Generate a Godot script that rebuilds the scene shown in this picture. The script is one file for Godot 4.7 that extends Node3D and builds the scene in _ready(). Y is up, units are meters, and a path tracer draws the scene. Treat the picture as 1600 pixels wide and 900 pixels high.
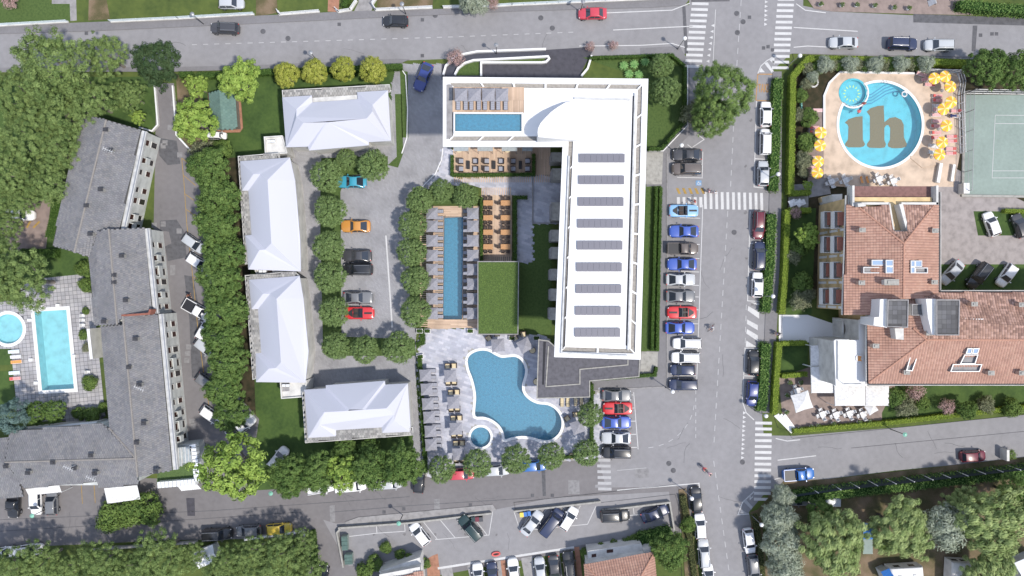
extends Node3D
# A hotel resort seen from a drone 110 m above the pool courtyard.
# Plan units: one unit of the survey grid is 0.1 m on the ground; at() turns a grid mark sighted at height h into a point in metres.
const H := 110.0
const ORD := ["first", "second", "third", "fourth", "fifth", "sixth", "seventh", "eighth", "ninth", "tenth", "eleventh", "twelfth"]
var M := {}
var taken := {}
var holes := []
var rng := RandomNumberGenerator.new()
var proto := {}
var paints := {}

# ---------------------------------------------------------------- mesh builder
class Mb:
	var v := PackedVector3Array()
	var n := PackedVector3Array()
	var c := PackedColorArray()
	func tri(a: Vector3, b: Vector3, d: Vector3, hint: Vector3, col := Color.WHITE) -> void:
		var nn := (a - d).cross(a - b)
		if nn.length_squared() < 1e-14:
			return
		var p := b
		var q := d
		if nn.dot(hint) < 0.0:
			nn = -nn
			p = d
			q = b
		nn = nn.normalized()
		v.append(a); v.append(p); v.append(q)
		n.append(nn); n.append(nn); n.append(nn)
		c.append(col); c.append(col); c.append(col)
	func quad(a: Vector3, b: Vector3, d: Vector3, e: Vector3, hint: Vector3, col := Color.WHITE) -> void:
		tri(a, b, d, hint, col)
		tri(a, d, e, hint, col)
	func fan(p: Array, hint: Vector3, col := Color.WHITE) -> void:
		for i in range(1, p.size() - 1):
			tri(p[0], p[i], p[i + 1], hint, col)
	func poly(p: PackedVector2Array, y: float, hint := Vector3.UP, col := Color.WHITE) -> void:
		var t := Geometry2D.triangulate_polygon(p)
		for i in range(0, t.size(), 3):
			tri(Vector3(p[t[i]].x, y, p[t[i]].y), Vector3(p[t[i + 1]].x, y, p[t[i + 1]].y), Vector3(p[t[i + 2]].x, y, p[t[i + 2]].y), hint, col)
	func side(p: PackedVector2Array, y0: float, y1: float, outward := true, col := Color.WHITE) -> void:
		var s := 1.0 if Geometry2D.is_polygon_clockwise(p) == outward else -1.0
		for i in p.size():
			var a := p[i]
			var b := p[(i + 1) % p.size()]
			var o := Vector3(a.y - b.y, 0, b.x - a.x) * s
			quad(Vector3(a.x, y0, a.y), Vector3(b.x, y0, b.y), Vector3(b.x, y1, b.y), Vector3(a.x, y1, a.y), o, col)
	func prism(p: PackedVector2Array, y0: float, y1: float, col := Color.WHITE, bottom := false) -> void:
		poly(p, y1, Vector3.UP, col)
		side(p, y0, y1, true, col)
		if bottom:
			poly(p, y0, Vector3.DOWN, col)
	func ring(p: PackedVector2Array, q: PackedVector2Array, y0: float, y1: float, col := Color.WHITE) -> void:
		for i in p.size():
			var j := (i + 1) % p.size()
			quad(Vector3(p[i].x, y1, p[i].y), Vector3(p[j].x, y1, p[j].y), Vector3(q[j].x, y1, q[j].y), Vector3(q[i].x, y1, q[i].y), Vector3.UP, col)
			quad(Vector3(p[i].x, y0, p[i].y), Vector3(p[j].x, y0, p[j].y), Vector3(q[j].x, y0, q[j].y), Vector3(q[i].x, y0, q[i].y), Vector3.DOWN, col)
		side(p, y0, y1, true, col)
		side(q, y0, y1, false, col)
	func box(at: Vector3, size: Vector3, b := Basis(), col := Color.WHITE) -> void:
		var s := size / 2.0
		for k in 3:
			for w in [-1.0, 1.0]:
				var a := Vector3.ZERO
				a[k] = w * s[k]
				var e := Vector3.ZERO
				e[(k + 1) % 3] = s[(k + 1) % 3]
				var f := Vector3.ZERO
				f[(k + 2) % 3] = s[(k + 2) % 3]
				quad(at + b * (a + e + f), at + b * (a + e - f), at + b * (a - e - f), at + b * (a - e + f), b * a, col)
	func tube(a: Vector3, b: Vector3, r0: float, r1: float, seg := 8, col := Color.WHITE) -> void:
		var d := (b - a).normalized()
		var x := d.cross(Vector3(0.3, 0.2, 0.93)).normalized()
		if absf(d.dot(Vector3(0.3, 0.2, 0.93).normalized())) > 0.95:
			x = d.cross(Vector3.RIGHT).normalized()
		var y := d.cross(x)
		for i in seg:
			var o0 := x * cos(TAU * i / seg) + y * sin(TAU * i / seg)
			var o1 := x * cos(TAU * (i + 1) / seg) + y * sin(TAU * (i + 1) / seg)
			quad(a + o0 * r0, a + o1 * r0, b + o1 * r1, b + o0 * r1, o0 + o1, col)
			if r1 > 0.001:
				tri(b, b + o0 * r1, b + o1 * r1, d, col)
			if r0 > 0.001:
				tri(a, a + o0 * r0, a + o1 * r0, -d, col)
	func ball(at: Vector3, r: Vector3, seg := 12, rows := 8, col := Color.WHITE) -> void:
		for i in rows:
			for j in seg:
				var q := []
				for k in [[0, 0], [1, 0], [1, 1], [0, 1]]:
					var th: float = PI * (i + k[0]) / rows
					var ph: float = TAU * (j + k[1]) / seg
					q.append(at + r * Vector3(sin(th) * cos(ph), cos(th), sin(th) * sin(ph)))
				quad(q[0], q[1], q[2], q[3], (q[0] + q[2]) / 2.0 - at, col)
	func loft(rings: Array, col := Color.WHITE) -> void:   # rings of equal size, smooth normals
		var m: int = rings[0].size()
		var acc := {}
		var faces := []
		for i in rings.size() - 1:
			for j in m - 1:
				faces.append([[i, j], [i + 1, j], [i + 1, j + 1]])
				faces.append([[i, j], [i + 1, j + 1], [i, j + 1]])
		for f in faces:
			var a: Vector3 = rings[f[0][0]][f[0][1]]
			var b: Vector3 = rings[f[1][0]][f[1][1]]
			var d: Vector3 = rings[f[2][0]][f[2][1]]
			var nn := (a - d).cross(a - b)
			for k in f:
				acc[k] = acc.get(k, Vector3.ZERO) + nn
		for f in faces:
			for k in f:
				v.append(rings[k[0]][k[1]])
				n.append(acc[k].normalized())
				c.append(col)
	func mesh() -> ArrayMesh:
		var arr := []
		arr.resize(Mesh.ARRAY_MAX)
		arr[Mesh.ARRAY_VERTEX] = v
		arr[Mesh.ARRAY_NORMAL] = n
		arr[Mesh.ARRAY_COLOR] = c
		var m := ArrayMesh.new()
		if v.size():
			m.add_surface_from_arrays(Mesh.PRIMITIVE_TRIANGLES, arr)
		return m

# ---------------------------------------------------------------- places
func at(x: float, y: float, h := 0.0) -> Vector3:
	var k := 0.1 * (1.0 - h / H)
	return Vector3((x - 800.0) * k, h, (y - 450.0) * k)

func pl(p: Array, h := 0.0) -> PackedVector2Array:
	var r := PackedVector2Array()
	for i in range(0, p.size(), 2):
		var q := at(p[i], p[i + 1], h)
		r.append(Vector2(q.x, q.z))
	return r

func strip(p: Array, w: float, h := 0.0) -> PackedVector2Array:   # a band of width w metres along a line of grid marks
	var q := pl(p, h)
	var l := PackedVector2Array()
	var r := PackedVector2Array()
	for i in q.size():
		var d := Vector2.ZERO
		if i > 0:
			d += (q[i] - q[i - 1]).normalized()
		if i < q.size() - 1:
			d += (q[i + 1] - q[i]).normalized()
		d = d.normalized()
		var o := Vector2(-d.y, d.x) * w / 2.0
		if i > 0:
			var e := (q[i] - q[i - 1]).normalized()
			o /= maxf(0.5, absf(d.dot(e)))
		l.append(q[i] + o)
		r.insert(0, q[i] - o)
	l.append_array(r)
	return l

func smooth(p: Array, per := 6) -> Array:   # closed curve through the marks
	var r := []
	var n := p.size() / 2
	for i in n:
		var q := []
		for k in [-1, 0, 1, 2]:
			var j: int = posmod(i + k, n)
			q.append(Vector2(p[j * 2], p[j * 2 + 1]))
		for s in per:
			var w: Vector2 = q[1].cubic_interpolate(q[2], q[0], q[3], float(s) / per)
			r.append(w.x); r.append(w.y)
	return r

func disc(x: float, y: float, r: float, n := 40, ry := 0.0) -> Array:
	var a := []
	for i in n:
		a.append(x + r * cos(TAU * i / n)); a.append(y + (ry if ry > 0.0 else r) * sin(TAU * i / n))
	return a

func inset(p: PackedVector2Array, d: float) -> PackedVector2Array:
	var s := -1.0 if Geometry2D.is_polygon_clockwise(p) else 1.0
	var r := PackedVector2Array()
	var m := p.size()
	for i in m:
		var e0 := (p[i] - p[(i + m - 1) % m]).normalized()
		var e1 := (p[(i + 1) % m] - p[i]).normalized()
		var n0 := Vector2(-e0.y, e0.x) * s
		var n1 := Vector2(-e1.y, e1.x) * s
		var b := (n0 + n1).normalized()
		r.append(p[i] + b * d / maxf(0.35, b.dot(n0)))
	return r

func cut(p: PackedVector2Array) -> Array:   # leave out the ground-level pools
	var pieces := [p]
	for h in holes:
		if Geometry2D.intersect_polygons(p, h).is_empty():
			continue
		var cx := 0.0
		for q in h:
			cx += q.x / h.size()
		var next := []
		for piece in pieces:
			for half in [PackedVector2Array([Vector2(-900, -900), Vector2(cx, -900), Vector2(cx, 900), Vector2(-900, 900)]), PackedVector2Array([Vector2(cx, -900), Vector2(900, -900), Vector2(900, 900), Vector2(cx, 900)])]:
				for w in Geometry2D.intersect_polygons(piece, half):
					for z in Geometry2D.clip_polygons(w, h):
						next.append(z)
		pieces = next
	return pieces

# ---------------------------------------------------------------- nodes
func part(parent: Node, called: String, mesh: Mesh, m: Material, label := "", where := Vector3.ZERO) -> MeshInstance3D:
	var o := MeshInstance3D.new()
	o.mesh = mesh
	o.material_override = m
	o.name = called
	o.position = where
	if label:
		o.set_meta("label", label)
	parent.add_child(o, true)
	return o

func stuff(parent: Node, called: String, mesh: Mesh, m: Material) -> MeshInstance3D:
	var o := part(parent, called, mesh, m)
	o.set_meta("kind", "stuff")
	return o

func named(called: String) -> String:
	var k: int = taken.get(called, 0)
	taken[called] = k + 1
	return called if k == 0 else "%s_%03d" % [called, k]

func tag(o: Node3D, label: String, category: String, group := "") -> void:
	o.set_meta("label", label)
	o.set_meta("category", category)
	if group:
		o.set_meta("group", group)

func thing(called: String, label: String, category: String, where := Vector3.ZERO, turn := 0.0, group := "") -> Node3D:
	var o := Node3D.new()
	o.name = named(called)
	o.position = where
	o.rotation.y = turn
	tag(o, label, category, group)
	add_child(o)
	return o

func place(kind: String, called: String, label: String, category: String, where: Vector3, turn := 0.0, group := "", size := 1.0) -> Node3D:
	var o: Node3D = proto[kind].duplicate()
	o.name = named(called)
	o.position = where
	o.rotation.y = turn
	o.scale = Vector3.ONE * size
	tag(o, label, category, group)
	add_child(o)
	return o

func solo(called: String, label: String, category: String, mesh: Mesh, m: Material, where := Vector3.ZERO, turn := 0.0, group := "") -> MeshInstance3D:
	var o := MeshInstance3D.new()
	o.mesh = mesh
	o.material_override = m
	o.name = named(called)
	o.position = where
	o.rotation.y = turn
	tag(o, label, category, group)
	add_child(o)
	return o

func struct(called: String, mesh: Mesh, m: Material) -> MeshInstance3D:
	var o := MeshInstance3D.new()
	o.mesh = mesh
	o.material_override = m
	o.name = named(called)
	o.set_meta("kind", "structure")
	add_child(o)
	return o

func sheet(called: String, p: PackedVector2Array, layer: float, m: Material) -> MeshInstance3D:
	var b := Mb.new()
	for q in cut(p):
		b.poly(q, layer * 0.006)
	return struct(called, b.mesh(), m)

func jit(c: Color, amount: float) -> Color:
	var k := 1.0 + rng.randf_range(-amount, amount)
	return Color(c.r * k, c.g * k, c.b * k)

func pave(parent: Node, called: String, p: PackedVector2Array, y: float, tw: float, tl: float, gap: float, turn: float, cols: Array, jitter := 0.1, stagger := true, high := 0.012, m = null) -> void:
	# laid pieces of tw x tl metres with open joints, joined into one part
	var b := Mb.new()
	var x := Vector2(cos(turn), sin(turn))
	var z := Vector2(-x.y, x.x)
	var lo := Vector2(1e9, 1e9)
	var hi := -lo
	for q in p:
		var u := Vector2(q.dot(x), q.dot(z))
		lo = lo.min(u)
		hi = hi.max(u)
	var near := []
	for h in holes:
		if not Geometry2D.intersect_polygons(p, h).is_empty():
			near.append(h)
	var row := 0
	var w := lo.y
	while w < hi.y:
		var u := lo.x - (tw * 0.5 if stagger and row % 2 else 0.0)
		while u < hi.x:
			var mid := x * (u + tw / 2) + z * (w + tl / 2)
			var ok := Geometry2D.is_point_in_polygon(mid, p)
			if ok:
				for h in near:
					for q in [mid, x * u + z * w, x * (u + tw) + z * w, x * (u + tw) + z * (w + tl), x * u + z * (w + tl)]:
						if Geometry2D.is_point_in_polygon(q, h):
							ok = false
			if ok:
				var c0: Color = jit(cols[rng.randi() % cols.size()], jitter)
				var q := []
				for k in [[0, 0], [1, 0], [1, 1], [0, 1]]:
					var g := x * (u + (gap / 2 if k[0] == 0 else tw - gap / 2)) + z * (w + (gap / 2 if k[1] == 0 else tl - gap / 2))
					q.append(Vector3(g.x, y + high, g.y))
				b.quad(q[0], q[1], q[2], q[3], Vector3.UP, c0)
				if high > 0.008:
					var dn := Vector3(0, -high, 0)
					for k in 4:
						var e: Vector3 = q[(k + 1) % 4] - q[k]
						b.quad(q[k], q[(k + 1) % 4], q[(k + 1) % 4] + dn, q[k] + dn, Vector3(e.z, 0, -e.x), c0)
			u += tw
		w += tl
		row += 1
	stuff(parent, called, b.mesh(), M.tinted if m == null else m)

# ---------------------------------------------------------------- materials
func lin(r: float, g: float, b: float) -> Color:
	return Color(r, g, b).linear_to_srgb()

func mat(c: Color, rough := 0.85, tex: Texture2D = null, metres := 10.0) -> StandardMaterial3D:
	var m := StandardMaterial3D.new()
	m.albedo_color = c
	m.roughness = rough
	if tex:
		m.albedo_texture = tex
		m.uv1_triplanar = true
		m.uv1_world_triplanar = true
		m.uv1_scale = Vector3.ONE / metres
	return m

func noise_bytes(side: int, seed_: int, freq: float, octaves: int, cell := false) -> PackedByteArray:
	var f := FastNoiseLite.new()
	f.seed = seed_
	f.frequency = freq
	f.fractal_octaves = octaves
	f.noise_type = FastNoiseLite.TYPE_CELLULAR if cell else FastNoiseLite.TYPE_SIMPLEX_SMOOTH
	return f.get_seamless_image(side, side).get_data()

func blend_tex(side: int, layers: Array, ramp: Array) -> ImageTexture:
	# sum of weighted noises looked up in a colour ramp (sRGB colours)
	var table := PackedByteArray()
	for i in 256:
		var t := i / 255.0 * (ramp.size() - 1)
		var k := mini(int(t), ramp.size() - 2)
		var c: Color = ramp[k].lerp(ramp[k + 1], t - k)
		table.append(c.r8); table.append(c.g8); table.append(c.b8)
	var data := []
	for l in layers:
		data.append(noise_bytes(side, l[0], l[1], l[2]))
	var out := PackedByteArray()
	out.resize(side * side * 3)
	var count := side * side
	for i in count:
		var s := 0.0
		for k in layers.size():
			s += data[k][i] * layers[k][3]
		var q := clampi(int(s), 0, 255) * 3
		out[i * 3] = table[q]
		out[i * 3 + 1] = table[q + 1]
		out[i * 3 + 2] = table[q + 2]
	return ImageTexture.create_from_image(Image.create_from_data(side, side, false, Image.FORMAT_RGB8, out))

func make_materials() -> void:
	var g := func(x): return Color(x, x, x)
	var rough_tex := blend_tex(1024, [[1, 0.004, 4, 0.3], [2, 0.03, 4, 0.35], [3, 0.25, 3, 0.35]], [g.call(0.76), g.call(0.88), g.call(0.94), g.call(1.0)])
	var grain := blend_tex(512, [[4, 0.012, 5, 0.6], [5, 0.25, 2, 0.4]], [g.call(0.7), g.call(0.9), g.call(1.0)])
	var soft := blend_tex(512, [[6, 0.01, 5, 1.0]], [g.call(0.86), g.call(0.96), g.call(1.0)])
	var fine := blend_tex(256, [[16, 0.3, 2, 1.0]], [g.call(0.9), g.call(1.0)])
	var turf := blend_tex(1024, [[7, 0.005, 4, 0.5], [8, 0.03, 4, 0.3], [9, 0.3, 2, 0.2]], [Color(0.52, 0.62, 0.42), Color(0.75, 0.83, 0.62), Color(0.92, 0.97, 0.72), Color(1.0, 0.98, 0.85)])
	var neat := blend_tex(512, [[10, 0.02, 4, 0.45], [11, 0.25, 3, 0.55]], [Color(0.5, 0.6, 0.45), Color(0.85, 0.9, 0.75), Color(1, 1, 0.9)])
	var soil := blend_tex(1024, [[12, 0.006, 5, 0.7], [13, 0.15, 3, 0.3]], [Color(0.45, 0.55, 0.36), Color(0.66, 0.66, 0.5), Color(0.92, 0.84, 0.76), Color(1, 0.95, 0.9)])
	var ripple := blend_tex(512, [[14, 0.02, 3, 1.0]], [g.call(0.2), g.call(0.8)])
	M.asphalt = mat(lin(0.285, 0.28, 0.29), 0.9, rough_tex, 38.0)
	M.asphalt_warm = mat(lin(0.205, 0.195, 0.2), 0.9, rough_tex, 31.0)
	M.asphalt_dark = mat(lin(0.07, 0.074, 0.098), 0.9, rough_tex, 27.0)
	M.asphalt_new = mat(lin(0.075, 0.073, 0.09), 0.85, grain, 6.0)
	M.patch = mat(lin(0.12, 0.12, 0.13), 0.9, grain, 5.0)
	M.patch_light = mat(lin(0.27, 0.265, 0.27), 0.9, grain, 5.0)
	M.stain = mat(lin(0.19, 0.185, 0.19), 0.8, grain, 2.0)
	M.footway = mat(lin(0.22, 0.215, 0.225), 0.9, rough_tex, 17.0)
	M.concrete = mat(lin(0.33, 0.32, 0.32), 0.85, grain, 7.0)
	M.cement = mat(lin(0.4, 0.39, 0.36), 0.85, grain, 5.0)
	M.tarred = mat(lin(0.085, 0.083, 0.085), 0.9, grain, 4.0)
	M.roofing = mat(lin(0.125, 0.122, 0.14), 0.85, grain, 5.0)
	M.grass = mat(lin(0.105, 0.125, 0.05), 0.95, turf, 33.0)
	M.lawn = mat(lin(0.088, 0.13, 0.045), 0.95, neat, 5.0)
	M.dark_lawn = mat(lin(0.07, 0.11, 0.045), 0.95, turf, 21.0)
	M.soil = mat(lin(0.22, 0.195, 0.155), 0.95, soil, 24.0)
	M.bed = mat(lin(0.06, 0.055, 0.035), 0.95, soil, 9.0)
	M.white = mat(lin(0.8, 0.8, 0.8), 0.6, fine, 5.0)
	M.villa_roof = mat(lin(0.59, 0.6, 0.67), 0.8, fine, 3.0)
	M.louvre = mat(lin(0.5, 0.47, 0.43), 0.8, grain, 3.0)
	M.plaster = mat(lin(0.72, 0.71, 0.68), 0.8, grain, 12.0)
	M.plaster_cool = mat(lin(0.66, 0.69, 0.68), 0.8, grain, 12.0)
	M.cream = mat(lin(0.75, 0.56, 0.3), 0.8, grain, 12.0)
	M.cornice = mat(lin(0.62, 0.63, 0.63), 0.7, grain, 8.0)
	M.paint = mat(lin(0.62, 0.62, 0.62), 0.8, rough_tex, 9.0)
	M.paint_worn = mat(lin(0.46, 0.46, 0.47), 0.85, rough_tex, 5.0)
	M.paint_yellow = mat(lin(0.42, 0.27, 0.07), 0.85, grain, 5.0)
	M.paint_orange = mat(lin(0.5, 0.28, 0.1), 0.85, grain, 5.0)
	M.paint_blue = mat(lin(0.2, 0.35, 0.55), 0.85, grain, 5.0)
	M.court = mat(lin(0.28, 0.35, 0.315), 0.85, rough_tex, 21.0)
	M.cream_deck = mat(lin(0.66, 0.52, 0.4), 0.8, grain, 14.0)
	M.red_paving = mat(lin(0.3, 0.235, 0.21), 0.9, grain, 9.0)
	M.pale_paving = mat(lin(0.36, 0.325, 0.315), 0.9, grain, 9.0)
	M.brick_path = mat(lin(0.4, 0.2, 0.13), 0.9, grain, 5.0)
	M.wood = mat(lin(0.5, 0.36, 0.25), 0.75, grain, 4.0)
	M.grey_wood = mat(lin(0.24, 0.21, 0.18), 0.8, grain, 3.0)
	M.tinted = mat(Color.WHITE, 0.85, soft, 19.0)
	M.tinted.vertex_color_use_as_albedo = true
	M.leaf = mat(Color.WHITE, 0.75)
	M.leaf.vertex_color_use_as_albedo = true
	M.leaf.metallic_specular = 0.25
	M.leaf.backlight_enabled = true
	M.leaf.backlight = Color(0.1, 0.13, 0.04)
	M.bark = mat(lin(0.11, 0.09, 0.075), 0.95, grain, 1.5)
	M.bark_pale = mat(lin(0.26, 0.23, 0.2), 0.95, grain, 1.5)
	M.metal = mat(lin(0.35, 0.36, 0.38), 0.45)
	M.metal.metallic = 0.6
	M.metal_dark = mat(lin(0.045, 0.045, 0.05), 0.5)
	M.metal_white = mat(lin(0.72, 0.74, 0.76), 0.5)
	M.rail_blue = mat(lin(0.6, 0.68, 0.72), 0.5)
	M.rubber = mat(lin(0.02, 0.02, 0.022), 0.8)
	M.glass = mat(lin(0.025, 0.032, 0.045), 0.08)
	M.glass.metallic_specular = 0.75
	M.window = mat(lin(0.03, 0.028, 0.03), 0.12)
	M.shutter = mat(lin(0.05, 0.02, 0.016), 0.7)
	M.skylight = mat(lin(0.28, 0.38, 0.52), 0.1)
	M.solar = mat(lin(0.14, 0.14, 0.17), 0.5)
	M.lamp_red = mat(lin(0.5, 0.03, 0.025), 0.3)
	M.lamp_white = mat(lin(0.75, 0.75, 0.75), 0.2)
	M.black = mat(lin(0.018, 0.018, 0.022), 0.5)
	M.parasol = mat(lin(0.33, 0.33, 0.37), 0.9, grain, 2.0)
	M.fabric_white = mat(lin(0.8, 0.8, 0.8), 0.9, grain, 3.0)
	M.fabric_yellow = mat(lin(0.75, 0.52, 0.03), 0.9)
	M.fabric_orange = mat(lin(0.72, 0.32, 0.1), 0.9)
	M.fabric_red = mat(lin(0.6, 0.13, 0.12), 0.9)
	M.fabric_pink = mat(lin(0.68, 0.42, 0.42), 0.9)
	M.fabric_terra = mat(lin(0.3, 0.115, 0.08), 0.9, grain, 3.0)
	M.fabric_blue = mat(lin(0.03, 0.19, 0.6), 0.8, grain, 2.0)
	M.fabric_cream = mat(lin(0.62, 0.52, 0.34), 0.9)
	M.fabric_grey = mat(lin(0.3, 0.31, 0.36), 0.9)
	M.rattan = mat(lin(0.05, 0.035, 0.03), 0.8)
	M.table_wood = mat(lin(0.56, 0.3, 0.13), 0.6, grain, 1.2)
	M.brown_top = mat(lin(0.09, 0.065, 0.055), 0.85, grain, 2.0)
	M.skin = mat(lin(0.5, 0.31, 0.22), 0.6)
	M.liner_blue = mat(lin(0.028, 0.215, 0.36), 0.5, grain, 3.0)
	M.liner_aqua = mat(lin(0.23, 0.57, 0.62), 0.5, soft, 8.0)
	M.liner_turquoise = mat(lin(0.075, 0.47, 0.58), 0.5, soft, 8.0)
	M.logo = mat(lin(0.2, 0.135, 0.035), 0.7, grain, 1.5)
	M.liner_dark = mat(lin(0.02, 0.2, 0.36), 0.5)
	M.logo_yellow = mat(lin(0.5, 0.7, 0.2), 0.7)
	M.clay = mat(lin(0.22, 0.11, 0.08), 0.9, grain, 5.0)
	M.clay_ridge = mat(lin(0.52, 0.28, 0.2), 0.85, grain, 3.0)
	M.clay_pale = mat(lin(0.55, 0.4, 0.32), 0.85, grain, 3.0)
	M.ridge_grey = mat(lin(0.3, 0.28, 0.26), 0.9, grain, 2.0)
	M.court_green = mat(lin(0.11, 0.16, 0.075), 0.95, neat, 4.0)
	M.skylight_grey = mat(lin(0.36, 0.4, 0.42), 0.2, soft, 3.0)
	M.terrace_red = mat(lin(0.24, 0.13, 0.115), 0.9, grain, 4.0)
	M.porch = mat(lin(0.2, 0.18, 0.15), 0.8, grain, 3.0)
	M.roof_green = mat(lin(0.1, 0.17, 0.15), 0.8, grain, 4.0)
	M.fabric_pale = mat(lin(0.78, 0.66, 0.4), 0.9)
	M.lamp_green = mat(lin(0.2, 0.45, 0.35), 0.4)
	M.paint_turquoise = mat(lin(0.16, 0.42, 0.38), 0.6)
	M.paint_navy = mat(lin(0.03, 0.04, 0.12), 0.9)
	M.screen = mat(lin(0.016, 0.035, 0.045), 0.85, grain, 3.0)
	M.water = StandardMaterial3D.new()
	M.water.albedo_color = Color(0.75, 0.95, 1.0, 0.07)
	M.water.transparency = BaseMaterial3D.TRANSPARENCY_ALPHA
	M.water.roughness = 0.03
	var nt := Image.create_from_data(512, 512, false, Image.FORMAT_L8, noise_bytes(512, 14, 0.02, 3))
	nt.convert(Image.FORMAT_RGBA8)
	nt.bump_map_to_normal_map(4.0)
	M.water.normal_enabled = true
	M.water.normal_texture = ImageTexture.create_from_image(nt)
	M.water.normal_scale = 0.25
	M.water.uv1_triplanar = true
	M.water.uv1_world_triplanar = true
	M.water.uv1_scale = Vector3.ONE / 6.0
	for k in [["black", 0.016, 0.017, 0.02], ["navy", 0.02, 0.03, 0.075], ["white", 0.78, 0.78, 0.78], ["silver", 0.44, 0.46, 0.48], ["grey", 0.16, 0.165, 0.175], ["dark_grey", 0.05, 0.05, 0.055], ["red", 0.55, 0.025, 0.03], ["rose", 0.5, 0.05, 0.075], ["maroon", 0.13, 0.012, 0.025], ["blue", 0.05, 0.105, 0.42], ["sky", 0.22, 0.42, 0.66], ["turquoise", 0.045, 0.3, 0.42], ["gold", 0.52, 0.24, 0.05], ["green", 0.012, 0.035, 0.035], ["yellow", 0.72, 0.52, 0.07], ["brown", 0.12, 0.1, 0.09], ["royal", 0.03, 0.14, 0.42], ["deep_blue", 0.025, 0.045, 0.2]]:
		var m := mat(lin(k[1], k[2], k[3]), 0.35)
		m.clearcoat_enabled = true
		m.clearcoat = 0.7
		m.clearcoat_roughness = 0.1
		paints[k[0]] = m

# ---------------------------------------------------------------- planting
func leaf(b: Mb, p: Vector3, nrm: Vector3, along: Vector3, size: float, slim: float, col: Color) -> void:
	var t := along - nrm * along.dot(nrm)
	if t.length_squared() < 1e-4:
		t = nrm.cross(Vector3.RIGHT)
	t = t.normalized() * size * 0.5
	var s := nrm.cross(t) * slim
	b.quad(p - t, p + s * 0.9 + t * 0.1, p + t, p - s * 0.9 + t * 0.1, nrm, col)

func rnd3() -> Vector3:
	return Vector3(rng.randf_range(-1, 1), rng.randf_range(-1, 1), rng.randf_range(-1, 1))

func in_ball() -> Vector3:
	while true:
		var p := rnd3()
		if p.length_squared() < 1.0:
			return p
	return Vector3.ZERO

func crown(r: float, squash: float, clumps: int, rc: float, per: int, size: float, slim: float, ca: Color, cb: Color, lobes := 0.12, droop := 0.0, wind := Vector3.ZERO, deep := 0.12) -> ArrayMesh:
	var b := Mb.new()
	var ph := rng.randf() * TAU
	for k in clumps:
		var y := 1.0 - 1.25 * (k + 0.5) / clumps
		var a := k * 2.399963 + rng.randf() * 0.5
		var q := sqrt(maxf(0.0, 1.0 - y * y))
		var dir := Vector3(cos(a) * q, y, sin(a) * q)
		var swell := 1.0 + lobes * sin(3.0 * a + ph) + lobes * rng.randf_range(-1.0, 1.0)
		var depth := rng.randf_range(0.5, 1.0) if k % 4 == 0 else rng.randf_range(1.0 - deep, 1.0)
		var mid := dir * (r - rc * 0.7) * swell * depth
		mid.y *= squash
		var tone := rng.randf()
		var cr := rc * rng.randf_range(0.75, 1.2)
		for i in per:
			var o := in_ball()
			var p := mid + o * cr * Vector3(1, 0.75, 1)
			var nrm := (o * 1.3 + dir * 0.45 + Vector3.UP * 0.3 + rnd3() * 0.4).normalized()
			var f := clampf(tone * 0.5 + rng.randf() * 0.5, 0.0, 1.0)
			var along := rnd3() if wind == Vector3.ZERO else wind + rnd3() * 0.45
			along.y -= droop
			leaf(b, p, nrm, along, size * rng.randf_range(0.7, 1.25), slim, ca.lerp(cb, f))
	return b.mesh()

func trunk(h: float, r: float, spread: float, limbs: int) -> ArrayMesh:
	var b := Mb.new()
	b.tube(Vector3.ZERO, Vector3(0.05, h * 0.55, 0), r, r * 0.75, 8)
	for i in limbs:
		var a := TAU * i / limbs + rng.randf()
		var top := Vector3(cos(a) * spread * 0.55, h * rng.randf_range(0.85, 1.0), sin(a) * spread * 0.55)
		var knee := Vector3(0.05, h * 0.5, 0).lerp(top, 0.5) + Vector3(0, -0.1 * h, 0)
		b.tube(Vector3(0.05, h * 0.5, 0), knee, r * 0.6, r * 0.42, 6)
		b.tube(knee, top, r * 0.42, r * 0.15, 6)
	return b.mesh()

func tree_kind(kind: String, r: float, h: float, mesh: ArrayMesh, bark: Material) -> void:   # r crown radius, h height of crown middle
	var o := Node3D.new()
	part(o, "trunk", trunk(h, r * 0.055 + 0.06, r, 5), bark)
	part(o, "crown", mesh, M.leaf, "", Vector3(0, h, 0))
	o.set_meta("r", r)
	o.set_meta("h", h)
	proto[kind] = o

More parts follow.
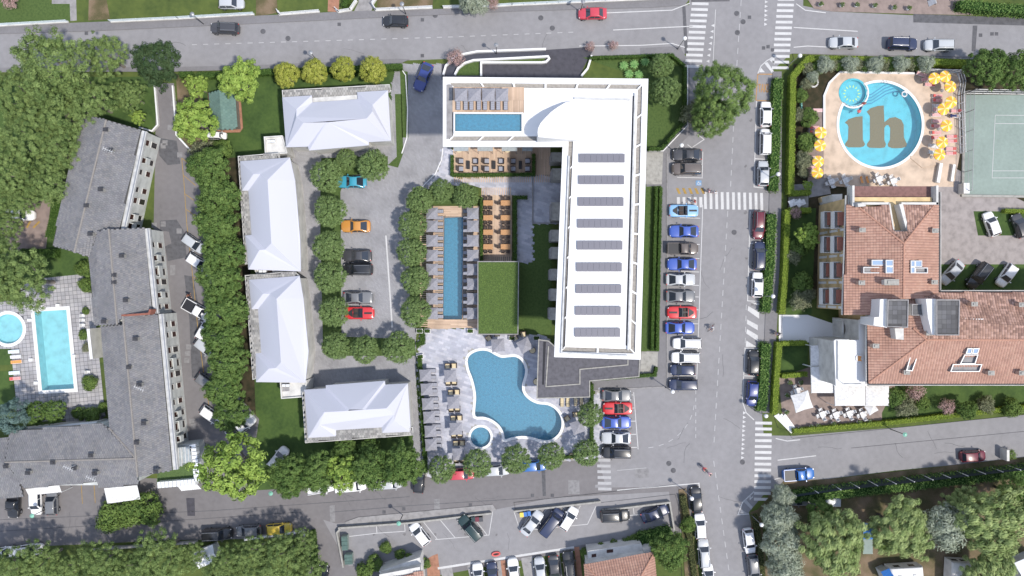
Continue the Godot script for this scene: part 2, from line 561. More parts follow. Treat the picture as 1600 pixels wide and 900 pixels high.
func make_trees() -> void:
	rng.seed = 11
	for k in 3:
		tree_kind("round%d" % k, 2.7, 3.6, crown(2.75, 0.85, 300, 0.3, 40, 0.2, 0.5, Color(0.075, 0.125, 0.04), Color(0.225, 0.315, 0.12), 0.035, 0.0, Vector3.ZERO, 0.2), M.bark)
	for k in 2:
		tree_kind("lime%d" % k, 2.3, 3.8, crown(2.35, 0.95, 120, 0.42, 60, 0.24, 0.5, Color(0.2, 0.24, 0.03), Color(0.4, 0.41, 0.1), 0.06), M.bark_pale)
	for k in 2:
		tree_kind("bright%d" % k, 3.3, 5.5, crown(3.3, 0.9, 120, 0.5, 64, 0.32, 0.6, Color(0.1, 0.18, 0.03), Color(0.32, 0.43, 0.1), 0.18, 0.0, Vector3.ZERO, 0.3), M.bark_pale)
	for k in 3:
		tree_kind("broad%d" % k, 3.4, 5.0, crown(3.4, 0.95, 190, 0.46, 64, 0.29, 0.5, Color(0.04, 0.085, 0.022), Color(0.165, 0.245, 0.07), 0.12, 0.0, Vector3.ZERO, 0.25), M.bark)
	for k in 3:
		tree_kind("pine%d" % k, 4.5, 6.5, crown(4.5, 0.75, 240, 0.46, 84, 0.26, 0.36, Color(0.05, 0.095, 0.028), Color(0.25, 0.335, 0.115), 0.16, 0.0, Vector3.ZERO, 0.45), M.bark_pale)
	tree_kind("full_pine", 5.0, 6.5, crown(5.0, 0.8, 340, 0.5, 84, 0.28, 0.36, Color(0.055, 0.105, 0.03), Color(0.22, 0.315, 0.095), 0.1, 0.0, Vector3.ZERO, 0.22), M.bark_pale)
	tree_kind("dark0", 3.6, 6.0, crown(3.6, 0.9, 190, 0.5, 44, 0.4, 0.42, Color(0.022, 0.045, 0.018), Color(0.065, 0.1, 0.045), 0.12, 0.0, Vector3.ZERO, 0.25), M.bark)
	for k in 2:
		tree_kind("willow%d" % k, 5.0, 6.5, crown(5.0, 0.75, 240, 0.62, 80, 0.6, 0.2, Color(0.11, 0.175, 0.05), Color(0.4, 0.48, 0.2), 0.18, 0.5, Vector3(0.75, 0.1, -0.6), 0.4), M.bark)
	for k in 2:
		tree_kind("silver%d" % k, 3.0, 4.5, crown(3.0, 0.85, 120, 0.7, 60, 0.5, 0.24, Color(0.15, 0.185, 0.125), Color(0.42, 0.465, 0.365), 0.16, 0.2), M.bark)
	tree_kind("spruce0", 2.6, 5.0, crown(2.6, 1.2, 120, 0.5, 60, 0.42, 0.2, Color(0.06, 0.11, 0.1), Color(0.17, 0.25, 0.23), 0.14), M.bark)
	for k in 2:
		tree_kind("bush%d" % k, 1.5, 1.0, crown(1.5, 0.8, 55, 0.4, 46, 0.26, 0.5, Color(0.05, 0.095, 0.025), Color(0.16, 0.23, 0.06), 0.12), M.bark)
	tree_kind("olive0", 1.5, 1.1, crown(1.5, 0.75, 60, 0.42, 44, 0.28, 0.3, Color(0.11, 0.13, 0.07), Color(0.26, 0.27, 0.17), 0.18), M.bark)
	tree_kind("pink0", 1.3, 1.4, crown(1.3, 0.8, 50, 0.4, 30, 0.2, 0.4, Color(0.2, 0.16, 0.12), Color(0.55, 0.36, 0.36), 0.2), M.bark)
	var p := Node3D.new()   # fan palm: bent pointed fronds from a short stem
	var s := Mb.new()
	s.tube(Vector3.ZERO, Vector3(0, 0.9, 0), 0.12, 0.09, 8)
	part(p, "trunk", s.mesh(), M.bark)
	for i in 13:
		var f := Mb.new()
		var a := TAU * i / 13.0 + rng.randf() * 0.2
		var d := Vector3(cos(a), 0, sin(a))
		var w := Vector3(-d.z, 0, d.x)
		var base := Vector3(0, 0.9, 0)
		for j in 4:
			var t0 := j / 4.0
			var t1 := (j + 1) / 4.0
			var q0 := base + d * t0 * 1.35 + Vector3.UP * (0.55 * t0 - 0.75 * t0 * t0)
			var q1 := base + d * t1 * 1.35 + Vector3.UP * (0.55 * t1 - 0.75 * t1 * t1)
			var w0 := 0.2 * sin(PI * clampf(t0 * 0.9 + 0.1, 0, 1)) + 0.01
			var w1 := 0.2 * sin(PI * clampf(t1 * 0.9 + 0.1, 0, 1)) + 0.004
			f.quad(q0 - w * w0, q0 + w * w0, q1 + w * w1, q1 - w * w1, Vector3.UP, Color(0.09, 0.2, 0.06).lerp(Color(0.2, 0.34, 0.12), rng.randf()))
		part(p, "frond", f.mesh(), M.leaf)
	proto["palm"] = p

func tree(kind: String, x: float, y: float, r: float, called: String, label: String, group := "", high := -1.0) -> void:
	# x, y: the grid mark under which the crown is sighted; r: its radius on the grid
	var pr: Node3D = proto[kind]
	var h: float = pr.get_meta("h")
	var r0: float = pr.get_meta("r")
	var s := r * 0.1 / r0
	s = s * (1.0 - h * s / H) * (0.91 if kind.begins_with("round") or kind.begins_with("lime") else 1.04)
	var q := at(x, y, h * s)
	q.y = 0.0
	var o := place(kind, called, label, "tree" if called.ends_with("tree") or called.ends_with("pine") or called.ends_with("palm") else "shrub", q, rng.randf() * TAU, group)
	o.scale = Vector3(s, s if high < 0 else high / h, s)

func hedge_mesh(p: PackedVector2Array, y1: float, ca: Color, cb: Color, size := 0.2, dens := 55.0, fuzz := 0.06) -> ArrayMesh:
	var b := Mb.new()
	b.prism(inset(p, 0.08), 0.0, y1 - 0.08, ca * 0.8)
	var t := Geometry2D.triangulate_polygon(p)
	for i in range(0, t.size(), 3):
		var u := p[t[i]]
		var v := p[t[i + 1]]
		var w := p[t[i + 2]]
		var area := absf((v - u).cross(w - u)) / 2.0
		for k in int(area * dens * 1.4):
			var e := rng.randf()
			var f := rng.randf()
			if e + f > 1.0:
				e = 1.0 - e
				f = 1.0 - f
			var q := u + (v - u) * e + (w - u) * f
			leaf(b, Vector3(q.x, y1 + rng.randf_range(-1.2, 1) * fuzz, q.y), (Vector3.UP + rnd3() * 0.6).normalized(), rnd3(), size * rng.randf_range(0.7, 1.2), 0.5, ca.lerp(cb, rng.randf()))
	for i in p.size():
		var u := p[i]
		var v := p[(i + 1) % p.size()]
		var out2 := Vector2(u.y - v.y, v.x - u.x).normalized() * (1.0 if Geometry2D.is_polygon_clockwise(p) else -1.0)
		var o3 := Vector3(out2.x, 0, out2.y)
		for k in int(u.distance_to(v) * y1 * dens):
			var q := u.lerp(v, rng.randf()) + out2 * rng.randf_range(-1, 1) * fuzz
			leaf(b, Vector3(q.x, rng.randf() * y1, q.y), (o3 + Vector3.UP * 0.3 + rnd3() * 0.6).normalized(), rnd3(), size, 0.5, ca.lerp(cb, rng.randf()))
	return b.mesh()

func hedge(label: String, line: Array, w: float, h: float, bright := 0, closed := false, called := "hedge") -> void:
	var ca: Color = [Color(0.035, 0.075, 0.018), Color(0.12, 0.18, 0.025), Color(0.03, 0.075, 0.018), Color(0.03, 0.04, 0.015)][bright]
	var cb: Color = [Color(0.1, 0.165, 0.04), Color(0.28, 0.36, 0.06), Color(0.16, 0.25, 0.07), Color(0.16, 0.17, 0.07)][bright]
	var p := pl(line, h) if closed else strip(line, w, h)
	solo(called, label, "hedge", hedge_mesh(p, h, ca, cb, 0.2 if bright != 2 else 0.34, 60.0 if bright != 2 else 34.0, 0.07 if bright != 2 else 0.3), M.leaf)

# ---------------------------------------------------------------- vehicles (front towards +x)
const CARS := {
	# length, width, belt height, roof height, cabin: rear base, rear top, front top, front base (in lengths from the middle)
	"hatch": [3.95, 1.72, 0.9, 1.46, -0.47, -0.38, 0.06, 0.25],
	"sedan": [4.45, 1.76, 0.9, 1.42, -0.36, -0.2, 0.07, 0.24],
	"estate": [4.5, 1.78, 0.92, 1.5, -0.48, -0.41, 0.08, 0.25],
	"suv": [4.6, 1.88, 1.05, 1.75, -0.48, -0.43, 0.09, 0.23],
	"van": [4.7, 1.9, 1.1, 1.95, -0.49, -0.47, 0.2, 0.36],
	"coupe": [4.6, 1.92, 0.82, 1.26, -0.4, -0.17, 0.02, 0.17],
	"roadster": [4.6, 1.94, 0.78, 1.1, -0.2, -0.14, 0.02, 0.12],
	"pickup": [4.9, 1.85, 1.0, 1.7, -0.12, -0.08, 0.12, 0.25],
}

func car_ring(x: float, w: float, top: float, low := 0.2) -> Array:
	var r := []
	var half := [[0.0, 1.0, 0.05], [0.5, 1.0, 0.035], [0.8, 1.0, 0.0], [0.94, 0.93, 0.0], [1.0, 0.62, 0.0], [0.98, 0.36, 0.0], [0.85, 0.0, 0.0]]
	for i in range(half.size() - 1, 0, -1):
		r.append(Vector3(x, low + (top - low) * half[i][1] + half[i][2], -w * half[i][0]))
	for i in half.size():
		r.append(Vector3(x, low + (top - low) * half[i][1] + half[i][2], w * half[i][0]))
	return r

func make_car(kind: String) -> void:
	var d: Array = CARS[kind]
	var l: float = d[0]
	var w: float = d[1] / 2.0
	var belt: float = d[2]
	var top: float = d[3]
	var o := Node3D.new()
	var sporty := kind in ["coupe", "roadster"]
	var st := [[-0.5, 0.56, 0.66], [-0.494, 0.72, 0.8], [-0.478, 0.86, 0.9], [-0.44, 0.95, 0.97], [-0.36, 0.99, 1.0], [-0.28, 1.0, 1.0], [0.0, 0.985 if sporty else 1.0, 1.0], [0.2, 1.0, 0.985], [0.32, 0.985, 0.95], [0.4, 0.94, 0.9], [0.45, 0.85, 0.83], [0.48, 0.72, 0.74], [0.495, 0.55, 0.62], [0.5, 0.4, 0.52]]
	if kind == "van":
		st = [[-0.5, 0.92, 0.9], [-0.49, 0.98, 1.0], [-0.3, 1.0, 1.0], [0.1, 1.0, 1.0], [0.3, 1.0, 1.0], [0.42, 0.95, 0.9], [0.48, 0.85, 0.78], [0.5, 0.7, 0.6]]
	var b := Mb.new()
	var rings := []
	for s in st:
		rings.append(car_ring(s[0] * l, s[1] * w, belt * s[2]))
	b.loft(rings)
	for e in [[rings[0], Vector3.LEFT], [rings[-1], Vector3.RIGHT]]:
		b.fan(e[0], e[1])
	if kind == "pickup":
		for z in [-1.0, 1.0]:
			b.box(Vector3(-0.3 * l, belt + 0.07, z * w * 0.93), Vector3(0.38 * l, 0.16, 0.1))
		b.box(Vector3(-0.485 * l, belt + 0.07, 0), Vector3(0.08, 0.16, w * 1.8))
	part(o, "body", b.mesh(), null)
	if kind == "pickup":
		var bed := Mb.new()
		bed.box(Vector3(-0.3 * l, belt + 0.06, 0), Vector3(0.35 * l, 0.04, w * 1.7))
		part(o, "cargo_bed", bed.mesh(), M.black)
	var xr: float = d[4] * l
	var xrt: float = d[5] * l
	var xft: float = d[6] * l
	var xf: float = d[7] * l
	var wb := w * 0.93
	var wt := w * (0.7 if sporty else 0.76)
	var pane := func(q: Array, hint: Vector3, called: String):
		var m := Mb.new()
		m.quad(q[0], q[1], q[2], q[3], hint)
		part(o, called, m.mesh(), M.glass)
	var lo := belt + 0.03
	if kind == "roadster":
		var tub := Mb.new()
		tub.prism(PackedVector2Array([Vector2(xr, -wb * 0.8), Vector2(xf * 0.6, -wb * 0.8), Vector2(xf * 0.6, wb * 0.8), Vector2(xr, wb * 0.8)]), belt, belt + 0.055)
		part(o, "cockpit", tub.mesh(), M.black)
		for z in [-0.4, 0.4]:
			var se := Mb.new()
			se.box(Vector3(-0.1 * l, belt + 0.1, z * w * 1.05), Vector3(0.5, 0.1, 0.5))
			se.box(Vector3(-0.165 * l, belt + 0.22, z * w * 1.05), Vector3(0.14, 0.36, 0.48))
			part(o, "seat", se.mesh(), M.rattan)
		pane.call([Vector3(xf, lo, -wb * 0.85), Vector3(xf, lo, wb * 0.85), Vector3(xft, top + 0.1, wb * 0.68), Vector3(xft, top + 0.1, -wb * 0.68)], Vector3(1, 1, 0), "windscreen")
		var cover := Mb.new()
		cover.prism(PackedVector2Array([Vector2(xr - 0.85, -0.15), Vector2(xr - 0.1, -wb * 0.72), Vector2(xr - 0.1, wb * 0.72), Vector2(xr - 0.85, 0.15)]), belt - 0.05, belt + 0.075)
		part(o, "hood_cover", cover.mesh(), M.black)
		var stp := Mb.new()
		stp.box(Vector3(0.3 * l, belt + 0.03, 0), Vector3(0.26 * l, 0.05, 0.28), Basis(Vector3.BACK, -0.04))
		part(o, "stripe", stp.mesh(), M.black)
	else:
		var cab := Mb.new()
		var cr := []
		for s in [[xr, 0.0], [xr + (xrt - xr) * 0.55, 0.62], [xrt, 0.95], [(xrt + xft) / 2, 1.0], [xft, 0.95], [xft + (xf - xft) * 0.5, 0.55], [xf, 0.0]]:
			var y: float = lo + (top - lo) * s[1]
			var k: float = s[1]
			var ww := lerpf(wb, wt, k)
			cr.append([Vector3(s[0], lo - 0.08, -wb), Vector3(s[0], lo + (y - lo) * 0.9, -ww - 0.02), Vector3(s[0], y, -ww * 0.86), Vector3(s[0], y + 0.035 * k, 0), Vector3(s[0], y, ww * 0.86), Vector3(s[0], lo + (y - lo) * 0.9, ww + 0.02), Vector3(s[0], lo - 0.08, wb)])
		cab.loft(cr)
		part(o, "roof", cab.mesh(), null)
		var f := 0.035
		var xa := xft + (xf - xft) * 0.12
		var ya := lerpf(top, lo, 0.12)
		pane.call([Vector3(xf - 0.03, lo + f, -wb * 0.86), Vector3(xf - 0.03, lo + f, wb * 0.86), Vector3(xa + 0.03, ya + f * 1.4, wt * 0.84), Vector3(xa + 0.03, ya + f * 1.4, -wt * 0.84)], Vector3(1, 1, 0), "windscreen")
		var xb := xrt + (xr - xrt) * 0.1
		pane.call([Vector3(xr + 0.02, lo + f * 1.5, -wb * 0.8), Vector3(xr + 0.02, lo + f * 1.5, wb * 0.8), Vector3(xb - 0.03, lerpf(top, lo, 0.1) + f * 1.6, wt * 0.82), Vector3(xb - 0.03, lerpf(top, lo, 0.1) + f * 1.6, -wt * 0.82)], Vector3(-1, 1, 0), "rear_window")
		for z in [-1.0, 1.0]:
			var xm := (xrt + xft) / 2.0
			for q in [[xm + 0.05, xft + (xf - xft) * 0.72, xft - 0.02], [xm - 0.05, xr + (xrt - xr) * 0.35, xrt + 0.02]]:
				pane.call([Vector3(q[0], lo + 0.03, z * (wb + 0.035)), Vector3(q[1], lo + 0.03, z * (wb + 0.035)), Vector3(q[2], lerpf(top, lo, 0.16), z * (wt + 0.06)), Vector3(q[0], lerpf(top, lo, 0.16), z * (wt + 0.06))], Vector3(0, 0.3, z), "side_window")
		if kind in ["estate", "suv"]:
			for z in [-1.0, 1.0]:
				var rail := Mb.new()
				rail.tube(Vector3(xrt, top + 0.07, z * wt * 0.8), Vector3(xft, top + 0.07, z * wt * 0.8), 0.03, 0.03, 6)
				part(o, "roof_rail", rail.mesh(), M.metal)
	for z in [-1.0, 1.0]:
		var hl := Mb.new()
		hl.box(Vector3(0.445 * l, belt * 0.74, z * w * 0.66), Vector3(0.2, 0.12, 0.24), Basis(Vector3.UP, z * 0.45))
		part(o, "headlight", hl.mesh(), M.lamp_white)
		var tl := Mb.new()
		tl.box(Vector3(-0.468 * l, belt * 0.84, z * w * 0.72), Vector3(0.12, 0.14, 0.26), Basis(Vector3.UP, -z * 0.4))
		part(o, "tail_light", tl.mesh(), M.lamp_red)
		var mi := Mb.new()
		mi.box(Vector3(xf - 0.25, lo + 0.06, z * (w + 0.09)), Vector3(0.13, 0.13, 0.2))
		part(o, "mirror", mi.mesh(), null)
	var ty := Mb.new()
	ty.tube(Vector3(0, 0, -0.1), Vector3(0, 0, 0.1), 0.31, 0.31, 14)
	var rim := Mb.new()
	rim.tube(Vector3(0, 0, -0.11), Vector3(0, 0, 0.11), 0.19, 0.19, 10)
	var tym := ty.mesh()
	var rmm := rim.mesh()
	for x in [-0.3, 0.31]:
		for z in [-1.0, 1.0]:
			var wh := Node3D.new()
			wh.name = "wheel"
			wh.position = Vector3(x * l, 0.31, z * (w - 0.085))
			o.add_child(wh, true)
			part(wh, "tyre", tym, M.rubber)
			part(wh, "rim", rmm, M.metal)
	proto["car_" + kind] = o

func car(x: float, y: float, deg: float, kind: String, paint: String, label: String, group := "", size := 1.0, top := "") -> void:
	var cat := "van" if kind == "van" else "pickup" if kind == "pickup" else "car"
	var o := place("car_" + kind, {"hatch": "hatchback_car", "sedan": "saloon_car", "estate": "estate_car", "suv": "off_road_car", "van": "delivery_van", "coupe": "sports_coupe", "roadster": "open_sports_car", "pickup": "pickup_truck"}[kind], label, cat, at(x, y) + Vector3(0, 0.012, 0), -deg_to_rad(deg), group, size)
	for c in o.get_children():
		if c.name.begins_with("body") or c.name.begins_with("roof") and not c.name.begins_with("roof_rail") or c.name.begins_with("mirror"):
			c.material_override = paints[paint]
		if top and String(c.name) == "roof":
			c.material_override = paints[top]

# ---------------------------------------------------------------- furniture
func make_furniture() -> void:
	# grey square parasol with pole, base and four sloping panels
	var o := Node3D.new()
	var b := Mb.new()
	b.tube(Vector3(0, 0.05, 0), Vector3(0, 2.75, 0), 0.035, 0.03, 8)
	part(o, "pole", b.mesh(), M.metal_white)
	b = Mb.new()
	b.box(Vector3(0, 0.04, 0), Vector3(0.6, 0.08, 0.6))
	part(o, "base_plate", b.mesh(), M.metal_dark)
	for i in 4:
		b = Mb.new()
		var a := TAU * i / 4.0 + PI / 4
		var e := TAU * (i + 1) / 4.0 + PI / 4
		var p := Vector3(cos(a), 0, sin(a)) * 1.5
		var q := Vector3(cos(e), 0, sin(e)) * 1.5
		var peak := Vector3(0, 2.85, 0)
		p.y = 2.35
		q.y = 2.35
		var sag := (p + q) / 2.0 * Vector3(0.93, 1, 0.93)
		b.tri(peak, p, sag, Vector3.UP)
		b.tri(peak, sag, q, Vector3.UP)
		b.quad(p, sag, sag - Vector3(0, 0.12, 0), p - Vector3(0, 0.12, 0), sag * Vector3(1, 0, 1))
		b.quad(q, sag, sag - Vector3(0, 0.12, 0), q - Vector3(0, 0.12, 0), sag * Vector3(1, 0, 1))
		part(o, "canopy_panel", b.mesh(), M.parasol)
	for i in 4:
		b = Mb.new()
		var a := TAU * i / 4.0 + PI / 4
		b.tube(Vector3(0, 2.78, 0), Vector3(cos(a) * 1.47, 2.31, sin(a) * 1.47), 0.02, 0.015, 5)
		part(o, "rib", b.mesh(), M.metal_white)
	proto["square_parasol"] = o
	# round yellow and white parasol of sixteen gores
	o = Node3D.new()
	b = Mb.new()
	b.tube(Vector3(0, 0.0, 0), Vector3(0, 2.55, 0), 0.03, 0.025, 8)
	part(o, "pole", b.mesh(), M.metal_white)
	b = Mb.new()
	b.tube(Vector3.ZERO, Vector3(0, 0.12, 0), 0.28, 0.2, 12)
	part(o, "base_plate", b.mesh(), M.concrete)
	for i in 16:
		b = Mb.new()
		var a := TAU * i / 16.0
		var e := TAU * (i + 1) / 16.0
		var p := Vector3(cos(a) * 0.9, 2.15, sin(a) * 0.9)
		var q := Vector3(cos(e) * 0.9, 2.15, sin(e) * 0.9)
		b.tri(Vector3(0, 2.6, 0), p, q, Vector3.UP)
		b.quad(p, q, q - Vector3(0, 0.14, 0), p - Vector3(0, 0.14, 0), (p + q) * Vector3(1, 0, 1))
		part(o, "gore", b.mesh(), [M.fabric_yellow, M.fabric_orange, M.fabric_yellow, M.fabric_pale][i % 4])
	proto["round_parasol"] = o
	# loungers: frame, four legs, mattress, raised head end (head towards +x)
	for k in [["lounger_red", M.fabric_red, M.metal_white], ["lounger_pink", M.fabric_pink, M.metal_white], ["lounger_white", M.fabric_white, M.metal_white], ["lounger_cream", M.fabric_cream, M.rattan], ["lounger_grey", M.fabric_grey, M.rattan], ["lounger_blue", M.rail_blue, M.metal_white], ["lounger_orange", M.fabric_orange, M.metal_white]]:
		o = Node3D.new()
		b = Mb.new()
		for z in [-0.3, 0.3]:
			b.box(Vector3(0, 0.3, z), Vector3(1.9, 0.06, 0.05))
		for x in [-0.93, 0.93]:
			b.box(Vector3(x, 0.3, 0), Vector3(0.05, 0.06, 0.55))
		part(o, "frame", b.mesh(), k[2])
		for x in [-0.8, 0.8]:
			for z in [-0.3, 0.3]:
				b = Mb.new()
				b.box(Vector3(x, 0.135, z), Vector3(0.05, 0.27, 0.05))
				part(o, "leg", b.mesh(), k[2])
		b = Mb.new()
		for i in 4:
			b.box(Vector3(-0.77 + i * 0.31, 0.37, 0), Vector3(0.29, 0.08, 0.56))
		part(o, "mattress", b.mesh(), k[1])
		b = Mb.new()
		for i in 2:
			b.box(Vector3(0.48 + i * 0.28, 0.42 + i * 0.12, 0), Vector3(0.27, 0.08, 0.56), Basis(Vector3.BACK, 0.42))
		part(o, "backrest", b.mesh(), k[1])
		if k[0] == "lounger_red":
			for i in 3:
				b = Mb.new()
				b.box(Vector3(-0.28, 0.415, -0.18 + 0.18 * i), Vector3(1.26, 0.012, 0.07))
				part(o, "white_stripe", b.mesh(), M.fabric_white)
		proto[k[0]] = o
	# chairs (backrest towards -z)
	for k in [["chair_brown", M.brown_top, M.metal_dark, 0.5], ["chair_white", M.fabric_white, M.metal_white, 0.5], ["armchair_grey", M.fabric_grey, M.rattan, 0.78], ["armchair_cream", M.fabric_cream, M.rattan, 0.78]]:
		o = Node3D.new()
		var w: float = k[3]
		b = Mb.new()
		b.box(Vector3(0, 0.42, 0.03), Vector3(w * 0.9, 0.1, w * 0.9))
		part(o, "seat", b.mesh(), k[1])
		b = Mb.new()
		b.box(Vector3(0, 0.66, -w * 0.48), Vector3(w, 0.5, 0.09), Basis(Vector3.RIGHT, -0.15))
		part(o, "backrest", b.mesh(), k[2] if w > 0.6 else k[1])
		for x in [-1.0, 1.0]:
			b = Mb.new()
			if w > 0.6:
				b.box(Vector3(x * w * 0.5, 0.33, 0), Vector3(0.09, 0.56, w))
			else:
				b.box(Vector3(x * w * 0.48, 0.62, 0), Vector3(0.04, 0.04, w * 0.85))
			part(o, "armrest", b.mesh(), k[2])
			for z in [-1.0, 1.0]:
				b = Mb.new()
				b.box(Vector3(x * w * 0.42, 0.19, z * w * 0.4), Vector3(0.045, 0.38, 0.045))
				part(o, "leg", b.mesh(), k[2])
		proto[k[0]] = o
	# tables
	for k in [["table_wood", 1.5, 0.8, 0.74, M.table_wood, M.metal_dark], ["table_low", 0.5, 1.3, 0.4, M.black, M.metal_dark], ["table_white", 0.85, 0.85, 0.74, M.fabric_white, M.metal_white], ["table_brown", 0.8, 0.8, 0.6, M.brown_top, M.metal_dark]]:
		o = Node3D.new()
		b = Mb.new()
		b.box(Vector3(0, k[3], 0), Vector3(k[1], 0.05, k[2]))
		part(o, "table_top", b.mesh(), k[4])
		for x in [-0.42, 0.42]:
			for z in [-0.42, 0.42]:
				b = Mb.new()
				b.box(Vector3(x * k[1], (k[3] - 0.02) / 2, z * k[2]), Vector3(0.06, k[3] - 0.02, 0.06))
				part(o, "leg", b.mesh(), k[5])
		proto[k[0]] = o
	# globe street lamp
	o = Node3D.new()
	b = Mb.new()
	b.tube(Vector3.ZERO, Vector3(0, 4.3, 0), 0.075, 0.045, 8)
	part(o, "pole", b.mesh(), M.metal)
	b = Mb.new()
	b.tube(Vector3.ZERO, Vector3(0, 0.3, 0), 0.14, 0.12, 10)
	part(o, "base_collar", b.mesh(), M.metal_dark)
	b = Mb.new()
	b.ball(Vector3(0, 4.6, 0), Vector3.ONE * 0.32, 14, 10)
	part(o, "globe", b.mesh(), M.lamp_white)
	proto["globe_lamp"] = o
	for k in [["disc_lamp", M.lamp_green], ["dark_lamp", M.metal]]:
		o = Node3D.new()
		b = Mb.new()
		b.tube(Vector3.ZERO, Vector3(0, 4.0, 0), 0.07, 0.045, 8)
		part(o, "pole", b.mesh(), M.metal_dark)
		b = Mb.new()
		b.tube(Vector3(0, 4.0, 0), Vector3(0, 4.12, 0), 0.3, 0.34, 14)
		b.tube(Vector3(0, 4.12, 0), Vector3(0, 4.3, 0), 0.34, 0.1, 14)
		part(o, "lamp_head", b.mesh(), k[1])
		b = Mb.new()
		b.tube(Vector3(0, 3.88, 0), Vector3(0, 4.0, 0), 0.16, 0.2, 10)
		part(o, "diffuser", b.mesh(), M.lamp_white)
		proto[k[0]] = o
	# planter box
	o = Node3D.new()
	b = Mb.new()
	b.ring(PackedVector2Array([Vector2(-0.5, -0.35), Vector2(0.5, -0.35), Vector2(0.5, 0.35), Vector2(-0.5, 0.35)]), PackedVector2Array([Vector2(-0.42, -0.27), Vector2(0.42, -0.27), Vector2(0.42, 0.27), Vector2(-0.42, 0.27)]), 0.0, 0.5)
	part(o, "box", b.mesh(), M.white)
	rng.seed = 5
	part(o, "plant", hedge_mesh(PackedVector2Array([Vector2(-0.41, -0.26), Vector2(0.41, -0.26), Vector2(0.41, 0.26), Vector2(-0.41, 0.26)]), 0.62, Color(0.03, 0.07, 0.015), Color(0.1, 0.17, 0.04), 0.12, 200.0), M.leaf)
	proto["planter"] = o
	# round flower pot
	o = Node3D.new()
	b = Mb.new()
	b.tube(Vector3.ZERO, Vector3(0, 0.5, 0), 0.22, 0.34, 14)
	part(o, "pot", b.mesh(), M.white)
	part(o, "plant", crown(0.42, 0.8, 16, 0.16, 26, 0.13, 0.5, Color(0.05, 0.09, 0.02), Color(0.16, 0.22, 0.07)), M.leaf, "", Vector3(0, 0.65, 0))
	proto["pot"] = o

# ---------------------------------------------------------------- people: smooth union of tapered capsules, meshed as surface nets
func field(p: Vector3, bones: Array) -> float:
	var d := 1e9
	for q in bones:
		var a: Vector3 = q[0]
		var e: Vector3 = q[1] - a
		var t := clampf((p - a).dot(e) / maxf(e.length_squared(), 1e-6), 0.0, 1.0)
		var s: float = p.distance_to(a + e * t) - lerpf(q[2], q[3], t)
		if d > 1e8:
			d = s
		else:
			var hh := clampf(0.5 + 0.5 * (s - d) / 0.04, 0.0, 1.0)
			d = lerpf(s, d, hh) - 0.04 * hh * (1.0 - hh)
	return d

func nets(bones: Array, cell: float) -> ArrayMesh:
	var lo := Vector3.ONE * 1e9
	var hi := -lo
	for q in bones:
		for k in 2:
			lo = lo.min(q[k] - Vector3.ONE * (q[2 + k] + cell * 2))
			hi = hi.max(q[k] + Vector3.ONE * (q[2 + k] + cell * 2))
	var nx := int((hi.x - lo.x) / cell) + 2
	var ny := int((hi.y - lo.y) / cell) + 2
	var nz := int((hi.z - lo.z) / cell) + 2
	var val := PackedFloat32Array()
	val.resize(nx * ny * nz)
	for z in nz:
		for y in ny:
			for x in nx:
				val[(z * ny + y) * nx + x] = field(lo + Vector3(x, y, z) * cell, bones)
	var vert := {}
	for z in nz - 1:
		for y in ny - 1:
			for x in nx - 1:
				var sum := Vector3.ZERO
				var cnt := 0
				for e in [[0, 0, 0, 1, 0, 0], [0, 1, 0, 1, 1, 0], [0, 0, 1, 1, 0, 1], [0, 1, 1, 1, 1, 1], [0, 0, 0, 0, 1, 0], [1, 0, 0, 1, 1, 0], [0, 0, 1, 0, 1, 1], [1, 0, 1, 1, 1, 1], [0, 0, 0, 0, 0, 1], [1, 0, 0, 1, 0, 1], [0, 1, 0, 0, 1, 1], [1, 1, 0, 1, 1, 1]]:
					var f0 := val[((z + e[2]) * ny + y + e[1]) * nx + x + e[0]]
					var f1 := val[((z + e[5]) * ny + y + e[4]) * nx + x + e[3]]
					if (f0 < 0.0) != (f1 < 0.0):
						var t := f0 / (f0 - f1)
						sum += Vector3(x, y, z) + Vector3(e[0], e[1], e[2]).lerp(Vector3(e[3], e[4], e[5]), t)
						cnt += 1
				if cnt:
					vert[Vector3i(x, y, z)] = lo + sum / cnt * cell
	var b := Mb.new()
	for k in vert:
		var f0 := val[(k.z * ny + k.y) * nx + k.x]
		for ax in 3:
			var d := Vector3i.ZERO
			d[ax] = 1
			var f1 := val[((k.z + d.z) * ny + k.y + d.y) * nx + k.x + d.x]
			if (f0 < 0.0) == (f1 < 0.0):
				continue
			var u := Vector3i.ZERO
			u[(ax + 1) % 3] = 1
			var w := Vector3i.ZERO
			w[(ax + 2) % 3] = 1
			if vert.has(k - u) and vert.has(k - w) and vert.has(k - u - w):
				b.quad(vert[k], vert[k - u], vert[k - u - w], vert[k - w], Vector3(d) * (1.0 if f0 < 0.0 else -1.0))
	return b.mesh()

